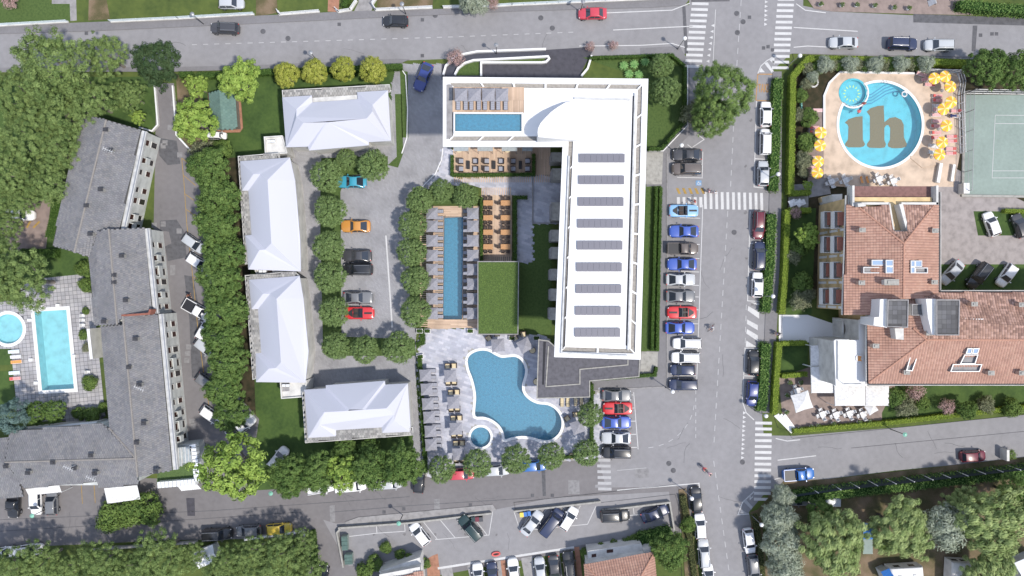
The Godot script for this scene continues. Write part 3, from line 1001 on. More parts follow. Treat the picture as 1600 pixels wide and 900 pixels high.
func person_pose(kind: String, j: Dictionary) -> void:
	var bone := func(a: String, b: String, r0: float, r1: float): return [j[a], j[b], r0, r1]
	var torso := [bone.call("hip", "chest", 0.14, 0.16), bone.call("chest", "neck", 0.15, 0.07)]
	var legs := []
	var arms := []
	var hands := []
	for s in ["l", "r"]:
		legs.append([j["hip"], j["knee_" + s], 0.11, 0.065])
		legs.append([j["knee_" + s], j["foot_" + s], 0.06, 0.04])
		arms.append([j["shoulder_" + s], j["elbow_" + s], 0.055, 0.042])
		arms.append([j["elbow_" + s], j["hand_" + s], 0.04, 0.03])
		var fw: Vector3 = (j["hand_" + s] - j["elbow_" + s]).normalized()
		var sd := fw.cross(Vector3.UP).normalized()
		for i in 4:
			hands.append([j["hand_" + s] + sd * (i - 1.5) * 0.018, j["hand_" + s] + fw * (0.15 + 0.01 * [0, 2, 3, 1][i]) + sd * (i - 1.5) * 0.02 + Vector3.DOWN * 0.02, 0.014, 0.01])
		hands.append([j["hand_" + s] + sd * 0.03, j["hand_" + s] + fw * 0.07 + sd * 0.07, 0.014, 0.011])
		var ff: Vector3 = j["face"]
		hands.append([j["foot_" + s], j["foot_" + s] + ff * 0.18 + Vector3.DOWN * 0.02, 0.045, 0.032])
	var head: Vector3 = j["head"]
	var face: Vector3 = j["face"]
	var sideways := face.cross(Vector3.UP).normalized()
	var skull := [[j["neck"], head, 0.055, 0.07], [head, head + Vector3(0, 0.05, 0), 0.1, 0.098], [head + face * 0.09, head + face * 0.115 + Vector3(0, -0.025, 0), 0.018, 0.02], [head + sideways * 0.095, head + sideways * 0.1 + Vector3(0, 0.03, 0), 0.022, 0.022], [head - sideways * 0.095, head - sideways * 0.1 + Vector3(0, 0.03, 0), 0.022, 0.022], [head + face * 0.05 + Vector3(0, -0.08, 0), head + face * 0.06 + Vector3(0, -0.06, 0), 0.05, 0.05]]
	var fat := func(list: Array, k: float): return list.map(func(q): return [q[0], q[1], q[2] + k, q[3] + k])
	var o := Node3D.new()
	part(o, "body", nets(torso + legs + arms + hands + skull, 0.026), M.skin)
	part(o, "shirt", nets(fat.call(torso + [arms[0], arms[2]], 0.018), 0.035), null)
	part(o, "trousers", nets(fat.call(legs.filter(func(q): return q[0] == j["hip"]) + [[j["hip"], j["hip"] + Vector3(0, 0.05, 0), 0.145, 0.145]], 0.02), 0.035), null)
	part(o, "hair", nets([[head - face * 0.03 + Vector3(0, 0.06, 0), head - face * 0.045 + Vector3(0, 0.0, 0), 0.105, 0.09]], 0.03), M.bark)
	var eye := Mb.new()
	for s in [-1.0, 1.0]:
		eye.ball(head + face * 0.1 + sideways * s * 0.036 + Vector3(0, 0.02, 0), Vector3.ONE * 0.013, 6, 4)
	part(o, "eyes", eye.mesh(), M.black)
	proto[kind] = o

func make_people() -> void:
	var v := func(x, y, z): return Vector3(x, y, z)
	person_pose("walker", {"face": v.call(1, 0, 0), "hip": v.call(0, 0.93, 0), "chest": v.call(0.03, 1.25, 0), "neck": v.call(0.05, 1.47, 0), "head": v.call(0.07, 1.6, 0),
		"shoulder_l": v.call(0.03, 1.38, -0.18), "elbow_l": v.call(-0.1, 1.12, -0.23), "hand_l": v.call(-0.02, 0.9, -0.24), "shoulder_r": v.call(0.03, 1.38, 0.18), "elbow_r": v.call(0.14, 1.12, 0.23), "hand_r": v.call(0.32, 0.98, 0.22),
		"knee_l": v.call(0.2, 0.52, -0.1), "foot_l": v.call(0.27, 0.08, -0.1), "knee_r": v.call(-0.02, 0.5, 0.1), "foot_r": v.call(-0.28, 0.1, 0.1)})
	person_pose("rider", {"face": v.call(1, 0, 0), "hip": v.call(-0.18, 0.98, 0), "chest": v.call(-0.02, 1.27, 0), "neck": v.call(0.08, 1.46, 0), "head": v.call(0.14, 1.58, 0),
		"shoulder_l": v.call(0.03, 1.38, -0.18), "elbow_l": v.call(0.22, 1.14, -0.26), "hand_l": v.call(0.4, 1.02, -0.25), "shoulder_r": v.call(0.03, 1.38, 0.18), "elbow_r": v.call(0.22, 1.14, 0.26), "hand_r": v.call(0.4, 1.02, 0.25),
		"knee_l": v.call(0.2, 0.8, -0.1), "foot_l": v.call(0.08, 0.38, -0.1), "knee_r": v.call(0.08, 0.6, 0.1), "foot_r": v.call(-0.08, 0.18, 0.1)})
	person_pose("lying", {"face": v.call(0, 0.35, 0), "hip": v.call(0, 0.16, 0), "chest": v.call(0.34, 0.17, 0), "neck": v.call(0.55, 0.18, 0), "head": v.call(0.7, 0.2, 0),
		"shoulder_l": v.call(0.45, 0.18, -0.18), "elbow_l": v.call(0.22, 0.12, -0.27), "hand_l": v.call(0.0, 0.11, -0.26), "shoulder_r": v.call(0.45, 0.18, 0.18), "elbow_r": v.call(0.22, 0.12, 0.27), "hand_r": v.call(0.0, 0.11, 0.26),
		"knee_l": v.call(-0.45, 0.14, -0.1), "foot_l": v.call(-0.86, 0.1, -0.12), "knee_r": v.call(-0.45, 0.14, 0.1), "foot_r": v.call(-0.86, 0.1, 0.12)})
	var o := Node3D.new()   # bicycle, front towards +x
	for x in [-0.5, 0.5]:
		var wh := Mb.new()
		for i in 24:
			var a := TAU * i / 24.0
			var e := TAU * (i + 1) / 24.0
			wh.tube(Vector3(x + cos(a) * 0.32, 0.34 + sin(a) * 0.32, 0), Vector3(x + cos(e) * 0.32, 0.34 + sin(e) * 0.32, 0), 0.02, 0.02, 5)
		for i in 8:
			wh.tube(Vector3(x, 0.34, 0), Vector3(x + cos(TAU * i / 8.0) * 0.32, 0.34 + sin(TAU * i / 8.0) * 0.32, 0), 0.004, 0.004, 3)
		part(o, "wheel", wh.mesh(), M.rubber)
	var f := Mb.new()
	for q in [[-0.5, 0.34, -0.08, 0.3], [-0.08, 0.3, 0.36, 0.72], [-0.2, 0.82, 0.36, 0.78], [-0.08, 0.3, -0.21, 0.86], [-0.5, 0.34, -0.19, 0.78], [0.5, 0.34, 0.34, 0.95]]:
		f.tube(Vector3(q[0], q[1], 0), Vector3(q[2], q[3], 0), 0.018, 0.018, 6)
	part(o, "frame", f.mesh(), paints.red)
	var hb := Mb.new()
	hb.tube(Vector3(0.36, 0.98, -0.28), Vector3(0.36, 0.98, 0.28), 0.015, 0.015, 6)
	part(o, "handlebar", hb.mesh(), M.metal_dark)
	var sd := Mb.new()
	sd.box(Vector3(-0.22, 0.88, 0), Vector3(0.26, 0.05, 0.15))
	part(o, "saddle", sd.mesh(), M.black)
	proto["bicycle"] = o

func person(kind: String, p: Vector3, deg: float, label: String, shirt: Material, trousers: Material) -> void:
	var o := place(kind, "person", label, "person", p, -deg_to_rad(deg))
	for c in o.get_children():
		if c.name.begins_with("shirt"):
			c.material_override = shirt
		if c.name.begins_with("trousers"):
			c.material_override = trousers

# ---------------------------------------------------------------- pools
func pool(called: String, label: String, outline: Array, rim: float, depth: float, liner: Material, rim_mat: Material, h := 0.0, steps := true) -> Node3D:
	var p := pl(outline, h)
	var o := thing(called, label, "swimming pool")
	var b := Mb.new()
	b.poly(p, h - depth)
	b.side(p, h - depth, h + 0.02, false)
	part(o, "basin", b.mesh(), liner)
	b = Mb.new()
	b.ring(inset(p, -rim), p, h - 0.02, h + 0.07)
	part(o, "coping", b.mesh(), rim_mat)
	b = Mb.new()
	b.poly(inset(p, 0.01), h - 0.1)
	part(o, "water", b.mesh(), M.water)
	if steps:
		b = Mb.new()
		var e := p[0]
		var mid := Vector2.ZERO
		for q in p:
			mid += q / p.size()
		var inw := (mid - e).normalized()
		var sd := Vector2(-inw.y, inw.x)
		for z in [-0.25, 0.25]:
			var g: Vector2 = e + inw * 0.12 + sd * z
			b.tube(Vector3(g.x, h - 0.9, g.y), Vector3(g.x, h + 0.6, g.y), 0.025, 0.025, 6)
			var g2: Vector2 = g - inw * 0.5
			b.tube(Vector3(g.x, h + 0.6, g.y), Vector3(g2.x, h + 0.05, g2.y), 0.025, 0.025, 6)
		part(o, "ladder", b.mesh(), M.metal)
	return o

const FREE := [731, 562, 737, 553, 750, 548, 763, 549, 774, 555, 784, 559, 796, 558, 806, 558, 815, 564, 820, 575, 820, 585, 816, 600, 817, 613, 826, 624, 840, 631, 856, 633, 868, 640, 876, 652, 877, 666, 872, 678, 860, 687, 846, 687, 832, 683, 815, 681, 797, 684, 789, 686, 787, 676, 780, 664, 768, 655, 755, 651, 743, 650, 743, 635, 744, 620, 742, 605, 738, 590, 733, 577]
var free_pool := []
var small_round := []
var lap_pool := [694, 340, 724, 339, 722, 499, 692, 499]
var left_pool := [54, 487, 104, 484, 116, 607, 66, 610]
var left_round := []
var right_pool := []
var right_round := []

func curve_pool() -> Array:
	# the big round pool is cut by the paddling pool at its upper edge
	var big := PackedVector2Array()
	var cutter := PackedVector2Array()
	for i in 72:
		var t := TAU * i / 72.0
		big.append(Vector2(1375.5 + 64.5 * cos(t), 195 + 66 * sin(t)))
		cutter.append(Vector2(1333 + 24.5 * cos(t), 145 + 24.5 * sin(t)))
	var a := []
	for q in Geometry2D.clip_polygons(big, cutter)[0]:
		a.append(q.x); a.append(q.y)
	return a

func make_pools() -> void:
	free_pool = smooth(FREE, 3)
	small_round = disc(751, 683, 15.5, 32)
	left_round = disc(13, 514, 23, 36)
	right_pool = curve_pool()
	right_round = disc(1333, 145, 19.5, 36)
	for p in [free_pool, small_round, lap_pool, left_pool, left_round, right_pool, right_round]:
		holes.append(pl(p))

func fill_pools() -> void:
	pool("swimming_pool", "large blue freeform swimming pool with white rim on the stone terrace", free_pool, 0.42, 1.5, M.liner_blue, M.white)
	pool("paddling_pool", "small round blue pool nestled in the freeform pool's lower corner", small_round, 0.38, 0.6, M.liner_blue, M.white, 0.0, false)
	pool("lap_pool", "long narrow blue pool between two rows of grey parasols", lap_pool, 0.08, 1.5, M.liner_blue, M.wood)
	var o := pool("swimming_pool", "rectangular pale aqua pool beside the slate-roofed hotel", left_pool, 0.55, 1.5, M.liner_aqua, M.white)
	for q in [[66, 479], [92, 477], [48, 500], [117, 556], [50, 562], [58, 598]]:
		var b := Mb.new()
		b.box(at(q[0], q[1]) + Vector3(0, 0.2, 0), Vector3(0.55, 0.4, 0.45))
		part(o, "starting_block", b.mesh(), M.white)
	pool("paddling_pool", "round pale aqua paddling pool cut by the photo's edge near rectangular pool", left_round, 0.5, 0.6, M.liner_aqua, M.white, 0.0, false)
	o = pool("swimming_pool", "big round turquoise pool with brown letters on its floor", right_pool, 0.4, 1.4, M.liner_turquoise, M.white)
	# lettering laid in mosaic on the pool floor
	for s in [[218, 555, 250, 525, 310, 505, 370, 500, 372, 700, 392, 738, 380, 757, 350, 765, 250, 765, 222, 750, 220, 735, 245, 700, 250, 590, 240, 570],
			[405, 460, 440, 430, 500, 412, 550, 408, 556, 550, 600, 515, 650, 507, 700, 530, 720, 570, 722, 680, 748, 735, 740, 760, 700, 772, 620, 772, 590, 760, 583, 740, 603, 700, 605, 600, 590, 575, 570, 577, 555, 600, 555, 700, 570, 740, 560, 765, 520, 772, 430, 768, 408, 755, 407, 735, 432, 700, 432, 500]]:
		var g := []
		for i in range(0, s.size(), 2):
			g.append(1280 + s[i] / 5.4545); g.append(90 + s[i + 1] / 5.4545)
		var b := Mb.new()
		b.prism(pl(g, -1.38), -1.395, -1.375)
		part(o, "letter", b.mesh(), M.logo)
	for i in 4:   # curved steps down from the upper edge
		var t := i / 3.0
		var low := []
		for k in [[400, 330, 385, 400], [450, 315, 450, 392], [500, 280, 510, 355], [550, 245, 570, 315], [600, 226, 640, 290], [640, 190, 720, 300]]:
			low.append(1280 + lerpf(k[0], k[2], t) / 5.4545); low.append(90 + lerpf(k[1], k[3], t) / 5.4545)
		low.append_array([1420, 110, 1340, 110])
		var y := -0.3 - 0.25 * i
		for w in Geometry2D.intersect_polygons(pl(low, y), inset(pl(right_pool), 0.02)):
			var b := Mb.new()
			b.prism(w, -1.395, y)
			var st := part(o, "step", b.mesh(), M.liner_turquoise)
			b = Mb.new()
			for e in Geometry2D.intersect_polygons(strip(low.slice(0, 12), 0.32, y), w):
				b.prism(e, y, y + 0.012)
			part(st, "nosing", b.mesh(), M.liner_dark)
	o = pool("paddling_pool", "round raised paddling pool with yellow rays attached to big round pool", right_round, 0.3, 0.5, M.liner_turquoise, M.liner_turquoise, 0.0, false)
	for i in 14:
		var a := TAU * i / 14.0
		var b := Mb.new()
		var c := at(1333, 145)
		var d := Vector3(cos(a), 0, sin(a))
		var w := Vector3(-d.z, 0, d.x)
		b.prism(PackedVector2Array([Vector2((c + d * 1.45).x, (c + d * 1.45).z), Vector2((c + d * 1.0 + w * 0.12).x, (c + d * 1.0 + w * 0.12).z), Vector2((c + d * 1.0 - w * 0.12).x, (c + d * 1.0 - w * 0.12).z)]), -0.495, -0.48)
		part(o, "ray", b.mesh(), M.logo_yellow)

# ---------------------------------------------------------------- ground, roads, paving, markings
func mark(parent: Node, p: PackedVector2Array, m: Material, called := "stripe") -> void:
	var b := Mb.new()
	b.poly(p, 0.03)
	part(parent, called, b.mesh(), m)

func marking(called: String) -> Node3D:
	var o := Node3D.new()
	o.name = named(called)
	o.set_meta("kind", "structure")
	add_child(o)
	return o

func dashes(x0: float, y0: float, x1: float, y1: float, n: int, fill := 0.5, w := 0.13, m: Material = null) -> void:
	var o := marking("lane_marking")
	for i in n:
		var t0 := float(i) / n
		var t1 := (i + fill) / n
		mark(o, strip([lerpf(x0, x1, t0), lerpf(y0, y1, t0), lerpf(x0, x1, t1), lerpf(y0, y1, t1)], w), M.paint_worn if m == null else m, "dash")

func zebra(x0: float, y0: float, x1: float, y1: float, n: int, lx: float, ly: float, w: float, m: Material = null) -> void:
	# n stripes centred on the line from 0 to 1, each reaching lx, ly either way
	var o := marking("zebra_crossing")
	for i in n:
		var t := float(i) / (n - 1)
		var x := lerpf(x0, x1, t)
		var y := lerpf(y0, y1, t)
		mark(o, strip([x - lx, y - ly, x + lx, y + ly], w), M.paint if m == null else m)

func teeth(x0: float, y0: float, x1: float, y1: float, n: int, s: float) -> void:
	var o := marking("give_way_marking")
	for i in n:
		var t := float(i) / (n - 1)
		var x := lerpf(x0, x1, t)
		var y := lerpf(y0, y1, t)
		mark(o, pl([x, y - 2.4, x, y + 2.4, x + s * 5.0, y]), M.paint, "triangle")

func line(p: Array, w := 0.14, m: Material = null, called := "road_line") -> void:
	var o := marking(called)
	mark(o, strip(p, w), M.paint if m == null else m, "line")

func kerb(p: Array, w := 0.22, h := 0.12, m: Material = null, called := "kerb") -> void:
	var b := Mb.new()
	b.prism(strip(p, w), 0.0, h)
	struct(called, b.mesh(), M.concrete if m == null else m)

func raised(called: String, p: Array, h: float, m: Material) -> MeshInstance3D:
	var b := Mb.new()
	for q in cut(pl(p)):
		b.poly(q, h)
		b.side(q, 0.0, h)
	return struct(called, b.mesh(), m)

func make_ground() -> void:
	rng.seed = 21
	sheet("ground", PackedVector2Array([Vector2(-400, -400), Vector2(400, -400), Vector2(400, 400), Vector2(-400, 400)]), 0, M.grass)
	# roads
	sheet("road", pl([-700, 58, 0, 53, 140, 49, 400, 37, 545, 30, 800, 18, 1020, 12, 1070, 8, 1250, 8, 1300, 18, 1600, 32, 2300, 50, 2300, 110, 1600, 95, 1240, 84, 1075, 84, 700, 92, 620, 95, 430, 106, 275, 112, 0, 113, -700, 120]), 1, M.asphalt)
	sheet("road", pl([1080, -700, 1077, 8, 1072, 84, 1060, 215, 1042, 240, 1042, 602, 930, 606, 930, 762, 1075, 760, 1120, 960, 1140, 1600, 1225, 1600, 1190, 900, 1170, 800, 1200, 765, 1190, 640, 1196, 480, 1202, 330, 1207, 110, 1240, 80, 1255, 8, 1262, -700]), 1.6, M.asphalt)
	sheet("road", pl([-700, 800, 0, 760, 300, 772, 640, 752, 700, 735, 935, 715, 945, 755, 860, 770, 770, 792, 560, 812, 540, 900, 560, 1500, 500, 1500, 480, 880, 488, 830, 440, 822, 300, 842, 140, 850, 0, 856, -700, 900]), 2.2, M.asphalt_warm)
	sheet("road", pl([1185, 680, 1240, 681, 1400, 668, 1600, 648, 2300, 590, 2300, 680, 1600, 716, 1400, 735, 1225, 757, 1190, 775]), 2.2, M.asphalt)
	sheet("hotel_drive", pl([245, 130, 272, 130, 278, 215, 305, 245, 318, 330, 340, 470, 365, 610, 405, 655, 398, 700, 320, 772, 285, 770, 270, 560, 240, 360, 243, 215, 243, 200]), 2.8, M.asphalt_warm)
	sheet("car_park", pl([505, 812, 525, 818, 770, 797, 860, 778, 1045, 768, 1052, 812, 1050, 830, 905, 852, 680, 890, 600, 880, 545, 884]), 3.2, M.asphalt)
	sheet("forecourt", pl([-700, 740, 150, 745, 330, 750, 640, 745, 930, 700, 1075, 740, 1085, 830, 900, 860, 680, 900, 500, 900, 480, 840, 0, 850, -700, 870]), 0.5, M.asphalt_warm)
	# worn and mended asphalt
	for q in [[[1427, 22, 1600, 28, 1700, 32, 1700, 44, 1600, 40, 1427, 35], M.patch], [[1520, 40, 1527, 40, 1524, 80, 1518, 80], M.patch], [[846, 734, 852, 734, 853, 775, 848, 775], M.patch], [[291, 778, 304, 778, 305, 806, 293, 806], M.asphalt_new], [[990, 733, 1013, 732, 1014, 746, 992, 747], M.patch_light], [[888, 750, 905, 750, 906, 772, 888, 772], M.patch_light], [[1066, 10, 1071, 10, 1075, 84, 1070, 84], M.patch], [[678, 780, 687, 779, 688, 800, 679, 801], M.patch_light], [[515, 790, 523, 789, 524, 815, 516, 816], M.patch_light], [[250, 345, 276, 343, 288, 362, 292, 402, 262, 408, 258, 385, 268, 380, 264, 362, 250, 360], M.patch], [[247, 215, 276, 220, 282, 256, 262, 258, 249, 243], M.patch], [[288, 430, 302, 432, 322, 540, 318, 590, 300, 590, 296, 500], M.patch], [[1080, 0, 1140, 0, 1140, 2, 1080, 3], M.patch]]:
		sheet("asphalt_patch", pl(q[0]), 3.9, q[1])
	# tyre-worn bands and seams
	for q in [[0, 812, 330, 798, 640, 776], [0, 830, 250, 815, 470, 800], [520, 800, 640, 790, 830, 778], [1330, 700, 1600, 674]]:
		sheet("asphalt_seam", strip(q, 0.09), 3.9, M.patch)
	for q in [[680, 24], [450, 60], [411, 49], [135, 52, 1], [393, 30, 1], [530, 38, 1], [660, 31, 1], [660, 87, 1], [394, 98, 1], [1151, 21], [1161, 34], [1152, 51], [1171, 27, 1], [845, 28], [863, 44], [1147, 363], [1160, 722], [1045, 724], [1052, 735], [600, 800, 1], [631, 795, 1], [735, 789, 1], [832, 774, 1], [863, 774, 1], [1532, 55, 1], [1550, 53, 1], [1557, 53, 1], [272, 162, 1], [266, 199, 1], [255, 228, 1], [258, 223, 1], [241, 352, 1], [255, 350, 1], [280, 361, 1], [270, 418, 1], [270, 426, 1], [295, 542, 1], [293, 552, 1], [292, 563, 1], [300, 658, 1], [302, 665, 1], [281, 242, 1], [346, 833], [1193, 75, 1], [1207, 78, 1], [1200, 73, 1]]:
		var light: bool = q[0] < 320 and q[1] > 150
		var b := Mb.new()
		var r := 4.0 if light else 2.6
		b.prism(pl([q[0] - r, q[1] - r, q[0] + r, q[1] - r, q[0] + r, q[1] + r, q[0] - r, q[1] + r]) if q.size() > 2 else pl(disc(q[0], q[1], 4.0, 16)), 0.0, 0.032)
		struct("manhole_cover", b.mesh(), M.patch_light if light else M.patch)
	# cracks and oil stains
	var walk := RandomNumberGenerator.new()
	walk.seed = 77
	for k in 34:
		var r: Array = [[20, 60, 1050, 45], [1100, 120, 30, 560], [1060, 640, 100, 220], [520, 770, 380, 20], [1250, 690, 330, 30], [20, 800, 440, 30], [600, 830, 280, 15]][k % 7]
		var x: float = r[0] + walk.randf() * r[2]
		var y: float = r[1] + walk.randf() * r[3]
		var a := walk.randf() * TAU
		var path := []
		for i in 7:
			path.append(x); path.append(y)
			a += walk.randf_range(-0.28, 0.28)
			x += cos(a) * walk.randf_range(3, 8)
			y += sin(a) * walk.randf_range(3, 8)
		sheet("asphalt_crack", strip(path, walk.randf_range(0.025, 0.05)), 4.2, M.patch)
	for k in 26:
		var q: Array = [[1082, 250 + 14 * k], [1160 + walk.randf() * 20, 170 + 18 * k], [560 + 12 * k, 835], [985, 610 + 4 * k]][k % 4]
		var blot := []
		for i in 12:
			var rr := walk.randf_range(1.2, 3.6)
			blot.append(q[0] + rr * cos(TAU * i / 12)); blot.append(q[1] + rr * 0.8 * sin(TAU * i / 12))
		sheet("oil_stain", pl(blot), 4.2, M.stain)
	# pavements
	raised("pavement", [-300, 46, 0, 40, 140, 35, 400, 25, 545, 18, 700, 14, 800, 9, 1020, 0, 1078, -2, 1070, 8, 1020, 12, 800, 18, 545, 30, 400, 37, 140, 49, 0, 53, -300, 60], 0.11, M.footway)
	raised("pavement", [-300, 106, 0, 106, 275, 105, 430, 101, 620, 92, 640, 93, 622, 101, 430, 108, 275, 112, 0, 113, -300, 113], 0.11, M.footway)
	raised("pavement", [1228, 110, 1240, 92, 1238, 84, 1600, 91, 1900, 98, 1900, 102, 1600, 95, 1262, 91, 1250, 98, 1222, 490, 1214, 650, 1238, 685, 1600, 648, 1900, 622, 1900, 615, 1600, 640, 1240, 676, 1215, 668, 1206, 640, 1216, 470, 1221, 300, 1220, 140, 1212, 116], 0.11, M.footway)
	raised("pavement", [1207, 112, 1221, 112, 1221, 300, 1216, 470, 1206, 645, 1190, 645, 1196, 480, 1201, 330], 0.1, M.footway)
	raised("pavement", [540, 815, 560, 808, 770, 788, 775, 796, 765, 800, 560, 822, 540, 826], 0.12, M.concrete)
	raised("pavement", [803, 785, 940, 770, 1055, 757, 1062, 765, 1060, 800, 1065, 900, 1070, 1000, 1080, 1000, 1070, 830, 1055, 772, 940, 785, 806, 797], 0.12, M.concrete)
	raised("pavement", [1224, 752, 1300, 748, 1600, 714, 1900, 690, 1900, 705, 1600, 730, 1300, 762, 1232, 772, 1190, 800, 1180, 800], 0.05, M.soil)
	raised("brick_forecourt", [1265, -60, 1262, 0, 1272, 14, 1300, 18, 1427, 22, 1520, 24, 1510, 12, 1500, -60], 0.08, M.red_paving)
	raised("verge", [1060, 765, 1072, 763, 1092, 900, 1110, 1100, 1080, 1100, 1070, 900], 0.1, M.soil)
	raised("verge", [1172, 800, 1187, 795, 1200, 900, 1210, 1100, 1190, 1100, 1180, 900], 0.1, M.soil)
	# lawns and plots
	sheet("lawn", pl([-300, -300, 110, -300, 110, -3, 78, -3, 78, 5, 109, 6, 110, 33, 0, 38, -300, 44]), 1, M.lawn)
	sheet("garden_path", pl([81, -3, 119, -3, 120, 32, 110, 33, 109, 6, 81, 6]), 1.5, M.concrete)
	sheet("gravel_yard", pl([139, -10, 165, -10, 172, 30, 138, 32]), 1.5, M.soil)
	sheet("gravel_yard", pl([400, -10, 432, -10, 434, 20, 400, 26]), 1.5, M.soil)
	sheet("brick_path", pl([513, -10, 531, -10, 529, 19, 512, 18]), 1.5, M.brick_path)
	sheet("driveway", pl([562, -30, 600, -30, 585, 5, 580, 18, 552, 20, 560, 4]), 1.5, M.concrete)
	sheet("bare_yard", pl([592, -30, 678, -30, 676, 12, 588, 16]), 1.5, M.soil)
	sheet("lawn", pl([-300, 120, 245, 120, 243, 205, 100, 260, 150, 440, 0, 440, -300, 440]), 0.6, M.dark_lawn)
	sheet("lawn", pl([275, 116, 640, 104, 640, 240, 440, 240, 380, 260, 372, 620, 330, 500, 310, 300, 300, 240, 280, 212]), 0.6, M.dark_lawn)
	sheet("lawn", pl([385, 590, 655, 590, 660, 745, 400, 770, 400, 700, 402, 655]), 0.6, M.dark_lawn)
	sheet("bare_ground", pl([275, 118, 305, 116, 318, 160, 330, 240, 300, 235, 281, 212]), 0.9, M.soil)
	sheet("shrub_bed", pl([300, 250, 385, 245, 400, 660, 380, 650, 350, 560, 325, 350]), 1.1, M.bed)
	sheet("yard", pl([30, 320, 80, 310, 72, 388, 20, 400, 0, 360]), 1.1, M.red_paving)
	sheet("garden", pl([1200, 765, 1600, 725, 2000, 690, 2000, 1300, 1195, 1300]), 1.1, M.soil)
	sheet("garden_bed", pl([1240, 100, 1600, 100, 1600, 330, 1230, 480, 1230, 300]), 0.6, M.bed)
	sheet("garden_lawn", pl([1360, 600, 1700, 600, 1700, 632, 1600, 640, 1360, 662]), 0.6, M.dark_lawn)
	sheet("garden_lawn", pl([1232, 330, 1275, 325, 1268, 492, 1228, 492]), 1.1, M.dark_lawn)
	sheet("garden_lawn", pl([1223, 540, 1262, 537, 1262, 582, 1218, 586]), 1.1, M.dark_lawn)
	# villa court: grey setts
	var court := pl([447, 226, 612, 214, 612, 130, 622, 100, 700, 100, 705, 232, 697, 240, 690, 262, 672, 290, 650, 330, 650, 600, 662, 745, 650, 745, 640, 600, 470, 608, 474, 560, 466, 430, 456, 250])
	var s := sheet("villa_court", court, 2.0, M.footway)
	pave(s, "paving_setts", court, 0.012, 0.42, 0.21, 0.014, 0.95, [Color(0.3, 0.3, 0.315), Color(0.285, 0.283, 0.298), Color(0.312, 0.312, 0.327)], 0.04, true, 0.009)
	for q in [[[502, 247, 606, 244, 606, 268, 540, 275, 532, 300, 534, 545, 505, 552, 500, 330]], [[508, 525, 648, 530, 650, 556, 512, 556]], [[640, 300, 700, 290, 748, 296, 748, 318, 668, 320, 660, 505, 640, 505]]]:
		sheet("planting_strip", pl(q[0]), 4.5, M.lawn)
	sheet("lawn", pl([617, 147, 628, 147, 630, 240, 622, 262, 606, 258, 620, 245]), 4.5, M.lawn)
	sheet("lawn", pl([625, 110, 637, 112, 638, 215, 628, 215]), 4.5, M.lawn)
	kerb([622, 100, 634, 118, 637, 170, 636, 215, 628, 240], 0.14, 0.16, M.white)
	kerb([692, 232, 690, 250, 680, 272, 660, 292], 0.14, 0.14, M.white)
	line([603, 368, 608, 440, 613, 512], 0.22)
	# stone terraces round the pools
	var stone_cols := [Color(0.42, 0.43, 0.49), Color(0.46, 0.47, 0.53), Color(0.38, 0.39, 0.45), Color(0.5, 0.5, 0.55)]
	var terrace := pl([658, 514, 746, 514, 746, 523, 845, 523, 860, 530, 845, 622, 925, 620, 940, 605, 940, 700, 935, 715, 690, 742, 664, 745, 652, 560])
	s = sheet("stone_terrace", terrace, 3.0, M.cement)
	pave(s, "paving_stones", terrace, 0.018, 0.8, 0.4, 0.012, 0.3, stone_cols, 0.06, true, 0.009)
	var upper := pl([692, 232, 705, 232, 708, 245, 708, 280, 830, 275, 880, 275, 880, 350, 832, 350, 832, 410, 806, 410, 806, 305, 752, 305, 752, 290, 662, 290, 682, 270])
	s = sheet("stone_terrace", upper, 3.0, M.cement)
	pave(s, "paving_stones", upper, 0.018, 0.8, 0.4, 0.012, 0.3, stone_cols, 0.06, true, 0.009)
	var plank := [Color(0.55, 0.4, 0.29), Color(0.6, 0.45, 0.33), Color(0.52, 0.38, 0.28)]
	var deck := pl([668, 322, 752, 322, 752, 512, 668, 514])
	s = sheet("wood_deck", deck, 3.6, M.grey_wood)
	pave(s, "planks", deck, 0.0216, 2.4, 0.16, 0.012, 0.0, plank, 0.08, true, 0.009)
	deck = pl([752, 305, 800, 305, 800, 408, 752, 408])
	s = sheet("wood_deck", deck, 3.6, M.grey_wood)
	pave(s, "planks", deck, 0.0216, 2.4, 0.16, 0.012, PI / 2, plank, 0.08, true, 0.009)
	deck = pl([708, 225, 860, 225, 860, 275, 708, 275])
	s = sheet("wood_deck", deck, 3.9, M.grey_wood)
	pave(s, "planks", deck, 0.0234, 2.4, 0.16, 0.012, PI / 2, plank, 0.08, true, 0.009)
	sheet("lawn", pl([808, 350, 862, 350, 862, 523, 808, 523]), 2.4, M.lawn)
	kerb([832, 275, 832, 349, 862, 349], 0.16, 0.2, M.concrete)
	# entrance side of the hotel
	sheet("pavement", pl([1000, 75, 1062, 72, 1078, 100, 1078, 210, 1044, 245, 1042, 605, 925, 610, 925, 560, 1010, 560, 1015, 400]), 3.2, M.footway)
	sheet("lawn", pl([910, 90, 1050, 84, 1073, 102, 1073, 190, 1035, 235, 1000, 235, 1000, 122]), 4.5, M.lawn)
	kerb([1074, 102, 1074, 196, 1036, 236, 1012, 236], 0.14, 0.16, M.white)
	sheet("lawn", pl([1008, 292, 1033, 290, 1030, 549, 1002, 548]), 4.5, M.lawn)
	sheet("stone_path", pl([1010, 238, 1036, 238, 1034, 288, 1008, 288]), 4.5, M.cement)
	sheet("stone_path", pl([1002, 549, 1028, 550, 1027, 584, 1000, 586]), 4.5, M.cement)
	kerb([1042, 240, 1042, 604, 926, 610], 0.16, 0.11, M.concrete)
	# basement ramp in new dark asphalt with white walls
	sheet("ramp", pl([740, 96, 853, 78, 930, 73, 912, 105, 905, 125, 690, 125, 690, 100]), 3.9, M.asphalt_new)
